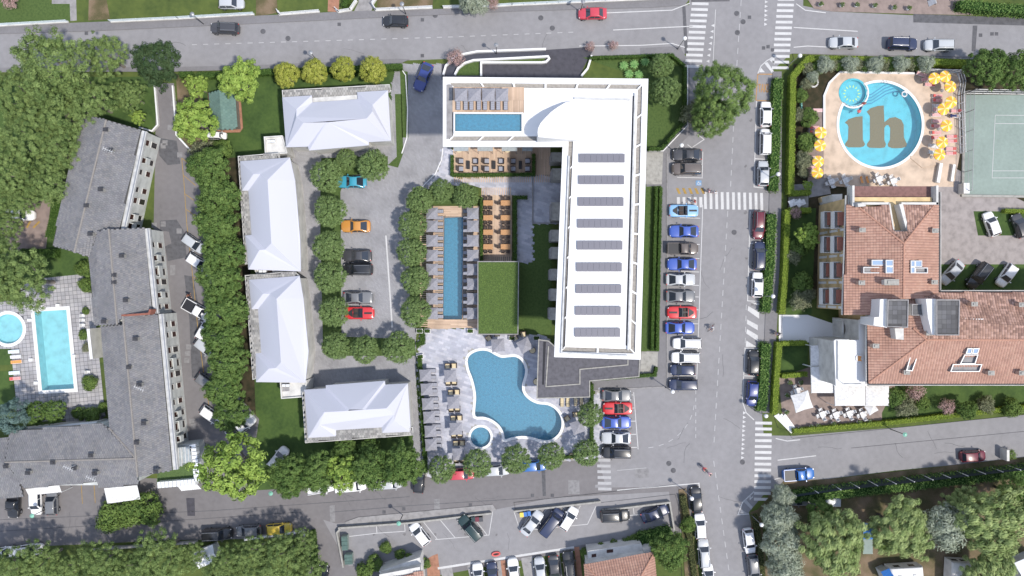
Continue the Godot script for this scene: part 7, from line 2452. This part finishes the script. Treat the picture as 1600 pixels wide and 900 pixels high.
	for q in [[716, 231], [791, 231]]:
		var o := thing("round_bar_table", "round cream table %s under white hotel's inner front" % ["near the villa lane", "beside middle glass canopy"][n], "table", at(q[0] + 2, q[1] + 4) + Vector3(0, 0.033, 0))
		var b := Mb.new()
		b.tube(Vector3(0, 0, 0), Vector3(0, 0.72, 0), 0.08, 0.06, 8)
		part(o, "leg", b.mesh(), M.metal_dark)
		b = Mb.new()
		b.tube(Vector3(0, 0.72, 0), Vector3(0, 0.77, 0), 0.5, 0.5, 20)
		part(o, "table_top", b.mesh(), M.fabric_cream)
		n += 1
	n = 0
	for q in [[801, 651, 0.0], [656, 517, 0.0], [668, 517, 0.0], [735, 517, 0.0], [800, 528, 0.0], [838, 528, 0.0], [657, 557, 0.2]]:
		if n > 0:
			place("planter", "planter_box", ["", "white planter box at lower end of round tree strip", "white planter box below narrow pool, tree side", "white planter box below narrow pool, block side", "white planter box under planted block's lower wall", "white planter box near restaurant's upper corner", "white planter box at the top of terrace hedge"][n], "planter", at(q[0], q[1]) + Vector3(0, 0.028, 0), q[2], "white planter boxes")
		n += 1
	# round pool terrace: parasols and loungers
	n = 0
	for q in [[1461, 122], [1478, 119], [1486, 135], [1487, 159], [1475, 170], [1480, 196], [1473, 222], [1469, 241], [1283, 207], [1282, 227], [1279, 252], [1278, 270]]:
		var p := at(q[0], q[1], 2.3)
		place("round_parasol", "round_parasol", "%s yellow striped parasol from top on round pool's %s side" % [ORD[n] if n < 8 else ORD[n - 8], "tennis court" if n < 8 else "shrub bed"], "parasol", Vector3(p.x, 0.013, p.z), n * 0.37, "yellow striped parasols of the round pool")
		n += 1
	n = 0
	for q in [[1438, 117, 20, "pink"], [1446, 124, -10, "red"], [1451, 133, 5, "red"], [1463, 150.5, 180, "red"], [1463, 157.5, 180, "red"], [1463, 166, 180, "white"], [1463, 172, 180, "pink"], [1461, 180, 180, "pink"], [1462, 190, 180, "pink"], [1460, 197.5, 180, "red"], [1461, 208, 180, "red"], [1460, 215.5, 180, "red"], [1457, 229, 190, "white"], [1456, 239, 190, "blue"], [1492, 174, 0, "red"], [1491, 182, 0, "white"], [1485, 214, 0, "red"], [1485, 221, 0, "red"], [1484, 233, 0, "red"], [1484, 240, 0, "red"], [1276, 173, 180, "pink"], [1271, 200, 180, "red"], [1271, 207, 180, "red"], [1268, 226, 180, "pink"], [1266, 247, 180, "pink"], [1266, 262, 180, "pink"]]:
		place("lounger_" + q[3], "sun_lounger", "%s lounger %s" % [{"red": "red and white striped", "pink": "pale pink", "white": "white", "blue": "pale blue"}[q[3]], ["nearest the terrace fence's upper corner", "first of two beside the topmost parasol", "second of two beside the topmost parasol", "first in pool-side row", "second in pool-side row", "third in pool-side row", "fourth in pool-side row", "fifth in pool-side row", "sixth in pool-side row", "seventh in pool-side row", "eighth in pool-side row", "ninth in pool-side row", "tenth in pool-side row", "lowest in pool-side row", "behind the fifth parasol by fence", "under a dark towel by fence", "upper of two behind seventh parasol", "lower of two behind seventh parasol", "upper of two behind eighth parasol", "lower of two behind eighth parasol", "beside uppermost shrub bed wall", "upper of two before first shrub-side parasol", "lower of two before first shrub-side parasol", "beside second shrub-side parasol", "beside third shrub-side parasol", "beside fourth shrub-side parasol"][n]], "sun lounger", at(q[0], q[1]) + Vector3(0, 0.016, 0), -deg_to_rad(q[2]), "loungers round the round pool", 0.82)
		n += 1
	n = 0
	for q in [[1296, 285], [1318, 283], [1370, 281], [1392, 284], [1282, 646], [1303, 647], [1324, 645], [1345, 646], [1242, 610], [1240, 317], [1251, 317]]:
		var p := at(q[0], q[1]) + Vector3(0, 0.02, 0)
		var nm: String = ["first below round pool, counted from shrub bed", "second below round pool", "third below round pool", "fourth below round pool", "first on lower street terrace", "second on lower street terrace", "third on lower street terrace", "fourth on lower street terrace", "by round flower pots", "first in small corner garden", "second in small corner garden"][n]
		place("table_white", "garden_table", "white garden table " + nm, "table", p, 0.4, "white garden tables")
		if n < 9:
			for k in 4:
				var a := 0.4 + k * PI / 2
				place("chair_white", "garden_chair", "%s white chair at table %s" % [["upper", "inner", "lower", "outer"][k], nm], "chair", p + Vector3(-sin(a) * 0.72, 0, -cos(a) * 0.72), a, "white garden chairs")
		n += 1
	for q in [[1345, 281, "orange deckchair below round pool, nearer shrub bed"], [1354, 281, "orange deckchair below round pool, nearer white tables"]]:
		place("lounger_orange", "deck_chair", q[2], "deck chair", at(q[0], q[1]) + Vector3(0, 0.016, 0), 1.9, "orange deckchairs", 0.6)
	for q in [[1239, 317, 0.0, "rounder white parasol nearer the pavement in corner garden"], [1250, 317, 0.3, "white parasol nearer hotel in corner garden"]]:
		var o := place("square_parasol", "square_parasol", q[3], "parasol", at(q[0], q[1], 1.4) * Vector3(1, 0, 1) + Vector3(0, 0.03, 0), q[2] + 0.4, "", 0.5)
		for c in o.get_children():
			if c.name.begins_with("canopy"):
				c.material_override = M.fabric_white
	for q in [[1252, 627, 0.3, 1.3, "large tilted white square parasol on lower street terrace"], [1367, 640, 0.55, 0.75, "small white parasol at the terrace's lower corner"]]:
		var o := place("square_parasol", "square_parasol", q[4], "parasol", at(q[0], q[1], 2.8) * Vector3(1, 0, 1) + Vector3(0, 0.013, 0), q[2], "", q[3])
		for c in o.get_children():
			if c.name.begins_with("canopy"):
				c.material_override = M.fabric_white
	n = 0
	for q in [[1232, 597], [1249, 597], [1228, 617], [1227, 643], [1248, 669], [1266, 666], [1300, 661], [1340, 659], [1356, 658], [1276, 664]]:
		place("pot", "flower_pot", "%s white flower pot round lower street terrace, counted from entrance garden" % ORD[n], "flower pot", at(q[0], q[1]) + Vector3(0, 0.013, 0), n * 1.0, "white flower pots")
		n += 1
	n = 0
	for q in [[1280, 9], [1313, 10], [1336, 10], [1364, 11], [1394, 14], [1417, 15]]:
		place("pot", "flower_pot", "%s small plant on brick forecourt, counted from zebra crossing" % ORD[n], "flower pot", at(q[0], q[1]) + Vector3(0, 0.08, 0), n * 1.0, "plants on the brick forecourt")
		n += 1
	n = 0
	for q in [[24, 549, "blue"], [27, 557, "white"], [28, 565, "orange"], [25, 582, "blue"], [26, 591, "red"]]:
		place("lounger_" + q[2], "sun_lounger", "%s lounger on slabs beside rectangular pool, counted from paddling pool" % ORD[n], "sun lounger", at(q[0], q[1]) + Vector3(0, 0.026, 0), PI + 0.08, "loungers of the rectangular pool", 0.85)
		n += 1
	n = 0
	for q in [[133, 493], [133, 500], [133, 508], [141, 581]]:
		place("chair_white", "garden_chair", "%s white chair on terrace between rectangular pool and slate hotel" % ORD[n], "chair", at(q[0], q[1]) + Vector3(0, 0.026, 0), PI / 2, "white chairs by the slate hotel")
		n += 1
	# street lamps
	n = 0
	for q in [[1250, 87, "globe street lamp at the round pool hedge corner"], [1070, 60, "globe street lamp beside upper zebra crossing"], [1065, 227, "globe street lamp above the topmost hotel bay"], [1216, 272, "globe street lamp leaning over silver hatchback's hedge"], [1208, 463, "globe street lamp above white hatched strip"], [1197, 650, "globe street lamp at clipped hedge's lower end"], [1051, 612, "globe street lamp below last hotel bay"], [1081, 779, "globe street lamp over black hatchback at lower junction"], [1190, 820, "globe street lamp across from white hatchback on lower street"]]:
		var p := at(q[0], q[1], 4.6)
		place("globe_lamp", "street_lamp", q[2], "street lamp", Vector3(p.x, 0.0, p.z), 0.0, "globe street lamps")
	for q in [[50, 806, "disc_lamp", "green-topped street lamp below lean-to awning"], [423, 771, "disc_lamp", "green-topped street lamp beside big bright maple"], [623, 818, "disc_lamp", "green-topped street lamp over walled car park"], [1414, 679, "disc_lamp", "green-topped street lamp on lower side street"], [485, 82, "dark_lamp", "dark street lamp between second and third lime trees"], [775, 70, "dark_lamp", "dark street lamp by the basement ramp"], [300, 22, "dark_lamp", "dark street lamp at white railing near dark estate car"], [628, 6, "dark_lamp", "dark street lamp above black hatchback"], [911, 2, "dark_lamp", "dark street lamp above the red car"]]:
		var p := at(q[0], q[1], 4.1)
		place(q[2], "street_lamp", q[3], "street lamp", Vector3(p.x, 0.0, p.z), 0.0, "dark street lamps")
	# fences, railings and garden walls
	for q in [["pale blue railing on low wall along upper lawn's first stretch", [-40, 43, 0, 41, 108, 35], M.rail_blue], ["pale blue railing on low wall from gravel yard to second garden", [175, 35, 280, 30, 398, 23], M.rail_blue], ["white railing bent round the third garden by brick path", [435, 18, 438, 24, 500, 19], M.metal_white], ["short white railing beside brick path and driveway", [525, 15, 530, 20, 548, 17, 558, 2], M.metal_white], ["white railing round the bare yard", [590, -4, 582, 8, 588, 17, 676, 13], M.metal_white], ["white railing below blue-grey conifer", [693, 13, 720, 12], M.metal_white], ["pale railing along upper lawn to road corner", [720, 14, 800, 9, 1000, 0, 1060, -3], M.rail_blue]]:
		fence(q[0], q[1], 0.35, 1.1, q[2], 1.8)
	for q in [["white low wall along walled car park's upper side", [530, 823, 640, 815, 768, 800], 0.18, 0.7], ["white low wall bent round car park's side street corner", [538, 884, 528, 830, 534, 823], 0.18, 0.7], ["white low wall behind slanted silver saloon", [803, 797, 870, 790, 938, 782], 0.18, 0.7], ["white low wall round the car park's far corner", [940, 796, 1045, 783, 1052, 826], 0.18, 0.7], ["white low wall below pines and yellow hatchback", [385, 840, 440, 832, 474, 828, 484, 838], 0.25, 0.9], ["low wall across the lower road edge by clipped shrub", [150, 856, 240, 850, 310, 845], 0.25, 0.7], ["thin white wall beside hotel drive's upper lawn", [244, 135, 249, 196, 240, 206, 220, 200], 0.15, 0.5], ["thin white wall beside hotel drive and bright tree", [272, 135, 278, 212, 300, 236], 0.15, 0.5], ["white wall edge of slate hotel above spruce trees", [36, 669, 100, 661, 168, 655], 0.3, 2.8], ["white parapet wall between pool terrace and slate roof", [156, 512, 161, 558], 0.35, 3.0], ["white pillar wall beside pool terrace steps", [1467, 256, 1462, 286], 0.4, 0.6], ["narrow white planter wall near tennis court", [1488, 258, 1484, 284], 0.3, 0.5], ["white wall at court's lower corner", [1501, 288, 1501, 304], 0.8, 1.4]]:
		var o := thing("low_wall", q[0], "wall")
		var b := Mb.new()
		b.prism(strip(q[1], q[2]), 0.0, q[3])
		part(o, "wall", b.mesh(), M.cement if q[0].begins_with("low") or "car park" in q[0] or "saloon" in q[0] else M.plaster)
		b = Mb.new()
		b.prism(strip(q[1], q[2] + 0.08), q[3], q[3] + 0.07)
		part(o, "coping", b.mesh(), M.cement if q[0].begins_with("low") or "car park" in q[0] or "saloon" in q[0] else M.white)
	screen_fence()
	fence("white lattice fence behind yellow parasols", [1432, 112, 1495, 114, 1500, 130, 1497, 150, 1500, 240], 0.1, 1.5, M.metal_white, 1.2)
	fence("wire fence round the tennis court's near corner", [1504, 300, 1508, 146, 1640, 148], 0.05, 2.4, M.metal, 2.6)
	# small things
	for q in [[815, 801, "yellow", "yellow wheeled bin beside two blue bins"], [821, 800, "royal", "first blue wheeled bin beside yellow bin"], [826, 799, "royal", "second blue wheeled bin beside silver saloon"], [740, 808, "green", "green wheeled bin behind dark green off-road car"], [746, 808, "maroon", "brown wheeled bin in the middle by car park wall"], [752, 808, "dark_grey", "dark wheeled bin at car park wall's end"]]:
		var o := thing("wheeled_bin", q[3], "bin", at(q[0], q[1]) + Vector3(0, 0.02, 0), 0.1, "wheeled bins")
		var b := Mb.new()
		b.loft([[Vector3(-0.24, 0.05, -0.26), Vector3(-0.28, 1.0, -0.3), Vector3(-0.28, 1.0, 0.3), Vector3(-0.24, 0.05, 0.26)], [Vector3(0.24, 0.05, -0.26), Vector3(0.28, 1.0, -0.3), Vector3(0.28, 1.0, 0.3), Vector3(0.24, 0.05, 0.26)]])
		b.box(Vector3(0, 0.52, 0), Vector3(0.5, 0.94, 0.54))
		part(o, "tub", b.mesh(), paints[q[2]])
		b = Mb.new()
		b.box(Vector3(0, 1.04, 0.02), Vector3(0.6, 0.07, 0.68))
		part(o, "lid", b.mesh(), paints[q[2]])
		for x in [-0.25, 0.25]:
			b = Mb.new()
			b.tube(Vector3(x - 0.03, 0.1, -0.28), Vector3(x + 0.03, 0.1, -0.28), 0.1, 0.1, 10)
			part(o, "wheel", b.mesh(), M.rubber)
	for q in [[541, 845, 4.5, 11, "upper grey-green dumpster by car park wall"], [547, 870, 6, 8, "lower grey-green dumpster by car park wall"]]:
		var o := thing("dumpster", q[4], "dumpster", at(q[0], q[1]) + Vector3(0, 0.02, 0), 0.05)
		var b := Mb.new()
		b.box(Vector3(0, 0.55, 0), Vector3(q[2] * 0.19, 1.0, q[3] * 0.2))
		part(o, "tub", b.mesh(), M.court)
		for z in 3:
			b = Mb.new()
			b.box(Vector3(0, 1.1, (z - 1) * q[3] * 0.065), Vector3(q[2] * 0.2, 0.08, q[3] * 0.06))
			part(o, "lid", b.mesh(), M.roof_green)
		for x in [-1, 1]:
			for z in [-1, 1]:
				b = Mb.new()
				b.box(Vector3(x * q[2] * 0.08, 0.03, z * q[3] * 0.08), Vector3(0.1, 0.06, 0.1))
				part(o, "caster", b.mesh(), M.rubber)
	var dinghy := thing("rubber_dinghy", "small red inflatable boat lying in the walled car park", "boat", at(775, 865) + Vector3(0, 0.02, 0), 0.15)
	var b := Mb.new()
	var prev := Vector3.ZERO
	for k in 25:
		var a := TAU * k / 24.0
		var c := Vector3(cos(a) * 0.6, 0.14, sin(a) * 0.27)
		if k:
			b.tube(prev, c, 0.13, 0.13, 8)
		prev = c
	part(dinghy, "tube", b.mesh(), M.fabric_red)
	b = Mb.new()
	b.prism(PackedVector2Array([Vector2(-0.5, -0.2), Vector2(0.5, -0.2), Vector2(0.5, 0.2), Vector2(-0.5, 0.2)]), 0.0, 0.06)
	part(dinghy, "floor", b.mesh(), M.black)
	var ring_p := thing("ring_planter", "white stone ring of plants in bed beside round pool", "planter", at(1271, 129))
	b = Mb.new()
	for k in 14:
		var a := TAU * k / 14.0
		b.box(Vector3(cos(a) * 0.62, 0.1, sin(a) * 0.7), Vector3(0.24, 0.2, 0.24), Basis(Vector3.UP, -a))
	part(ring_p, "stones", b.mesh(), M.plaster)
	part(ring_p, "plant", crown(0.5, 0.6, 16, 0.2, 26, 0.14, 0.5, Color(0.05, 0.09, 0.02), Color(0.16, 0.2, 0.07)), M.leaf, "", Vector3(0, 0.3, 0))
	# camping ground: caravans, tarpaulin, shed
	for q in [[1405, 892, 5.0, 2.9, 0.06, "white caravan with two roof hatches below willows"], [1487, 890, 3.0, 4.2, -0.05, "cream caravan beside whitish silver tree"]]:
		var o := thing("caravan", q[5], "caravan", at(q[0], q[1]), q[4])
		b = Mb.new()
		var rg := []
		for s in [[-0.5, 0.86], [-0.47, 0.97], [-0.4, 1.0], [0.4, 1.0], [0.47, 0.97], [0.5, 0.86]]:
			var w: float = q[3] / 2
			rg.append([Vector3(s[0] * q[2], 0.4, -w), Vector3(s[0] * q[2], 2.3 * s[1], -w), Vector3(s[0] * q[2], 2.5 * s[1], -w * 0.85), Vector3(s[0] * q[2], 2.55 * s[1], 0), Vector3(s[0] * q[2], 2.5 * s[1], w * 0.85), Vector3(s[0] * q[2], 2.3 * s[1], w), Vector3(s[0] * q[2], 0.4, w)])
		b.loft(rg)
		b.fan(rg[0], Vector3.LEFT)
		b.fan(rg[-1], Vector3.RIGHT)
		part(o, "body", b.mesh(), M.white if q[2] > 4 else M.plaster)
		for x in [-0.25, 0.2]:
			b = Mb.new()
			b.box(Vector3(x * q[2], 2.57, -0.2), Vector3(0.5, 0.1, 0.5))
			part(o, "roof_hatch", b.mesh(), M.cornice)
			b = Mb.new()
			b.box(Vector3(x * q[2], 1.6, -q[3] / 2 - 0.01), Vector3(0.9, 0.6, 0.04))
			part(o, "window", b.mesh(), M.window)
		for x in [-0.1, 0.1]:
			for z in [-1, 1]:
				b = Mb.new()
				b.tube(Vector3(x * q[2] - 0.0, 0.3, z * (q[3] / 2 - 0.25) - 0.1), Vector3(x * q[2], 0.3, z * (q[3] / 2 - 0.25) + 0.1), 0.3, 0.3, 12)
				part(o, "wheel", b.mesh(), M.rubber)
		b = Mb.new()
		b.box(Vector3(0, 0.35, 0), Vector3(q[2] * 0.9, 0.12, q[3] * 0.7))
		part(o, "chassis", b.mesh(), M.metal_dark)
	var tarp := thing("tarpaulin_shelter", "bright blue tarpaulin over grey tent beside willow", "tent", at(1348, 824))
	b = Mb.new()
	b.loft([[Vector3(-0.75, 1.7, -1.3), Vector3(-0.75, 1.75, 0), Vector3(-0.75, 1.68, 1.2)], [Vector3(0, 2.0, -1.32), Vector3(0, 2.03, 0), Vector3(0, 2.0, 1.2)], [Vector3(0.75, 1.7, -1.3), Vector3(0.75, 1.74, 0), Vector3(0.75, 1.7, 1.2)]].map(func(r): return [r[2], r[1], r[0]]))
	part(tarp, "tarpaulin", b.mesh(), M.fabric_blue)
	b = Mb.new()
	slab(b, [Vector3(-0.7, 1.6, 1.2), Vector3(0.75, 1.6, 1.2), Vector3(0.8, 1.5, 3.6), Vector3(-0.7, 1.5, 3.6)], 0.05)
	part(tarp, "tent_roof", b.mesh(), M.court)
	for x in [-0.7, 0.7]:
		for z in [-1.25, 1.15, 3.5]:
			b = Mb.new()
			b.tube(Vector3(x, 0, z), Vector3(x, 1.6, z), 0.03, 0.03, 6)
			part(tarp, "pole", b.mesh(), M.metal)
	for q in [[1595, 880, 4.0, 3.4, "white tent roof at the photo's lower corner"], [330, 862, 3.4, 2.6, "white-roofed shed among lower-edge pines"], [1376, 892, 1.4, 2.0, "small blue tent beside white caravan"]]:
		var o := thing("garden_tent", q[4], "tent", at(q[0], q[1]), 0.4)
		b = Mb.new()
		var hx: float = q[2] / 2
		var hz: float = q[3] / 2
		b.quad(Vector3(-hx, 2.0, -hz), Vector3(hx, 2.0, -hz), Vector3(hx, 2.6, 0), Vector3(-hx, 2.6, 0), Vector3.UP)
		b.quad(Vector3(-hx, 2.0, hz), Vector3(hx, 2.0, hz), Vector3(hx, 2.6, 0), Vector3(-hx, 2.6, 0), Vector3.UP)
		part(o, "roof_cloth", b.mesh(), M.fabric_blue if q[2] < 2 else M.metal_white)
		b = Mb.new()
		b.box(Vector3(0, 1.0, 0), Vector3(q[2] - 0.3, 2.0, q[3] - 0.3))
		part(o, "walls", b.mesh(), M.plaster_cool)
	# gate post with creeper, signs, bench
	var gp := thing("gate_post", "white gate post with green creeper beside dark red hatchback", "gate post", at(1564, 708))
	b = Mb.new()
	b.box(Vector3(0, 0.8, 0), Vector3(0.4, 1.6, 1.7))
	part(gp, "post", b.mesh(), M.plaster)
	part(gp, "creeper", crown(0.9, 0.7, 26, 0.34, 30, 0.2, 0.5, Color(0.07, 0.12, 0.03), Color(0.2, 0.28, 0.08)), M.leaf, "", Vector3(0.9, 0.8, 0))
	var sg := thing("sandwich_board", "white folding advertising board on brick forecourt", "sign", at(1455, 5) + Vector3(0, 0.08, 0), 0.3)
	for s in [-1.0, 1.0]:
		b = Mb.new()
		b.box(Vector3(s * 0.3, 0.55, 0), Vector3(0.05, 1.15, 0.9), Basis(Vector3.BACK, s * 0.45))
		part(sg, "panel", b.mesh(), M.fabric_white)
	var toy := thing("toy_slide", "small blue and yellow toy slide by upper dark hedge", "toy", at(1561, 16) + Vector3(0, 0.02, 0))
	b = Mb.new()
	b.box(Vector3(-0.3, 0.3, 0), Vector3(0.5, 0.6, 0.5))
	part(toy, "tower", b.mesh(), M.fabric_blue)
	b = Mb.new()
	b.box(Vector3(0.4, 0.28, 0.1), Vector3(1.0, 0.06, 0.4), Basis(Vector3.BACK, -0.5))
	part(toy, "slide", b.mesh(), M.fabric_yellow)
	var rail := thing("garden_railing", "turquoise garden railing in bed beside round pool", "railing", at(1250, 155))
	for k in 9:
		b = Mb.new()
		b.box(Vector3(0.0, 0.35, -1.8 + k * 0.42), Vector3(0.16, 0.7, 0.3))
		part(rail, "panel", b.mesh(), M.paint_turquoise)
	# people
	make_people()
	person("walker", at(1105, 300) + Vector3(0, 0.03, 0), 200, "pedestrian in light top on the zebra crossing edge", M.fabric_pink, M.fabric_grey)
	person("walker", at(1113, 301) + Vector3(0, 0.03, 0), 10, "pedestrian in white and pink on the zebra crossing", M.fabric_white, M.fabric_pink)
	person("walker", at(1083, 316) + Vector3(0, 0.03, 0), 185, "pedestrian in red beside light blue sports car", M.fabric_red, M.fabric_white)
	person("walker", at(299, 461) + Vector3(0, 0.03, 0), 100, "person in dark clothes beside the white pickup by tree row", M.fabric_terra, M.black)
	for q in [[1097, 729, 40, "cyclist in red leading at the lower junction", "red"], [1105, 737, 42, "cyclist in pink following at the lower junction", "pink"], [1110, 512, 130, "cyclist in white riding past hotel bays", "white"], [1212, 521, 175, "cyclist in dark clothes before white entrance path", "dark"]]:
		var p := at(q[0], q[1]) + Vector3(0, 0.025 if q[0] < 1200 else 0.115, 0)
		var m: Material = {"red": M.fabric_red, "pink": M.fabric_pink, "white": M.fabric_white, "dark": M.black}[q[4]]
		place("bicycle", "bicycle", "bicycle ridden by the " + q[3], "bicycle", p, -deg_to_rad(q[2]))
		person("rider", p, q[2], q[3], m, M.fabric_grey)
	var float_ring := solo("swim_ring", "white inflatable ring floating at round pool's upper edge", "swim ring", Mb.new().mesh(), M.fabric_white, at(1413, 147) + Vector3(0, -0.08, 0))
	b = Mb.new()
	prev = Vector3.ZERO
	for k in 19:
		var a := TAU * k / 18.0
		var c := Vector3(cos(a) * 0.38, 0.05, sin(a) * 0.38)
		if k:
			b.tube(prev, c, 0.12, 0.12, 8)
		prev = c
	float_ring.mesh = b.mesh()
	person("lying", at(1487, 182) + Vector3(0, 0.32, 0), 180, "sunbather in navy on fence-side lounger", M.paint_navy, M.paint_navy)
	person("lying", at(1344, 171) + Vector3(0, -0.22, 0), 120, "swimmer floating beside the raised paddling pool", M.fabric_red, M.paint_navy)
	person("walker", at(1349, 162) + Vector3(0, -0.85, 0), 120, "bather in red standing on the pool steps", M.fabric_red, M.fabric_red)

func fence(label: String, p: Array, wall: float, high: float, m: Material, gap: float) -> void:
	var o := thing("railing", label, "fence")
	var b := Mb.new()
	b.prism(strip(p, 0.3 if wall > 0.2 else 0.12), 0.0, maxf(wall, 0.1))
	part(o, "base_wall", b.mesh(), M.plaster)
	var q := pl(p)
	for i in q.size() - 1:
		var n := maxi(1, int(q[i].distance_to(q[i + 1]) / gap))
		for k in n + 1:
			var c := q[i].lerp(q[i + 1], float(k) / n)
			b = Mb.new()
			b.box(Vector3(c.x, (high + wall) / 2, c.y), Vector3(0.08, high - wall, 0.08))
			part(o, "post", b.mesh(), m)
		for y in [wall + 0.15, (wall + high) / 2 + 0.05, high - 0.04]:
			b = Mb.new()
			b.tube(Vector3(q[i].x, y, q[i].y), Vector3(q[i + 1].x, y, q[i + 1].y), 0.035, 0.035, 6)
			part(o, "rail", b.mesh(), m)
		b = Mb.new()
		var d := (q[i + 1] - q[i]).normalized()
		var nb := int(q[i].distance_to(q[i + 1]) / 0.16)
		for k in nb:
			var c := q[i].lerp(q[i + 1], (k + 0.5) / nb)
			b.box(Vector3(c.x, (high + wall) / 2, c.y), Vector3(0.025, high - wall - 0.1, 0.025), Basis(Vector3(d.x, 0, d.y), Vector3.UP, Vector3(-d.y, 0, d.x)))
		stuff(o, "pickets", b.mesh(), m)

func screen_fence() -> void:
	var o := thing("screened_fence", "fence screened in dark green cloth with white slanted posts", "fence")
	var p := [1206, 792, 1232, 767, 1300, 757, 1440, 742, 1600, 724, 1700, 713]
	var q := pl(p)
	for i in q.size() - 1:
		var b := Mb.new()
		var a := Vector3(q[i].x, 0, q[i].y)
		var z := Vector3(q[i + 1].x, 0, q[i + 1].y)
		var d := (z - a).normalized()
		var back := Vector3(-d.z, 0, d.x)
		b.quad(a, z, z + Vector3(0, 2.9, 0) + back * 0.05, a + Vector3(0, 2.9, 0) + back * 0.05, -back)
		b.quad(a + back * 0.03, z + back * 0.03, z + Vector3(0, 2.9, 0) + back * 0.08, a + Vector3(0, 2.9, 0) + back * 0.08, back)
		part(o, "screen_cloth", b.mesh(), M.screen)
		var n := maxi(1, int(a.distance_to(z) / 2.5))
		for k in n:
			var c := a.lerp(z, float(k) / n)
			b = Mb.new()
			b.tube(c - back * 0.04, c - back * 0.02 + Vector3(0, 3.0, 0), 0.06, 0.06, 6)
			part(o, "post", b.mesh(), M.metal_white)

func _ready() -> void:
	# camera: a drone looking straight down
	var cam := Camera3D.new()
	cam.name = "camera"
	cam.position = Vector3(0, H, 0)
	cam.rotation_degrees = Vector3(-90, 0, 0)
	cam.fov = rad_to_deg(2.0 * atan(45.0 / H))
	cam.near = 1.0
	cam.far = 900.0
	add_child(cam)
	cam.current = true
	# sky and sun
	var sky := ProceduralSkyMaterial.new()
	sky.sky_top_color = Color(0.68, 0.74, 0.86)
	sky.sky_horizon_color = Color(0.86, 0.89, 0.94)
	sky.sky_curve = 0.2
	sky.ground_bottom_color = Color(0.35, 0.36, 0.34)
	sky.ground_horizon_color = Color(0.8, 0.82, 0.84)
	var env := Environment.new()
	env.background_mode = Environment.BG_SKY
	env.sky = Sky.new()
	env.sky.sky_material = sky
	env.background_energy_multiplier = 1.0
	env.tonemap_mode = Environment.TONE_MAPPER_LINEAR
	env.tonemap_exposure = 1.3
	env.sdfgi_enabled = true
	env.ssao_enabled = true
	env.ssil_enabled = true
	var we := WorldEnvironment.new()
	we.name = "environment"
	we.environment = env
	add_child(we)
	var sun := DirectionalLight3D.new()
	sun.name = "sun"
	sun.light_energy = 1.06
	sun.light_angular_distance = 2.5
	sun.light_color = Color(1.0, 0.97, 0.93)
	sun.shadow_enabled = true
	add_child(sun)
	sun.look_at_from_position(Vector3(7.3, 15, 5), Vector3.ZERO)
	var t0 := Time.get_ticks_msec()
	var lap := func(what: String): print(what, " ", Time.get_ticks_msec() - t0, " ms")
	make_materials()
	lap.call("materials")
	make_pools()
	make_ground()
	fill_pools()
	lap.call("ground")
	make_main_hotel()
	make_annexes()
	make_villas()
	make_slate_hotel()
	make_clay_hotel()
	make_houses()
	lap.call("buildings")
	make_trees()
	make_planting()
	lap.call("planting")
	make_cars()
	make_furniture()
	make_furnishing()
	lap.call("objects")
	for k in proto:
		proto[k].free()
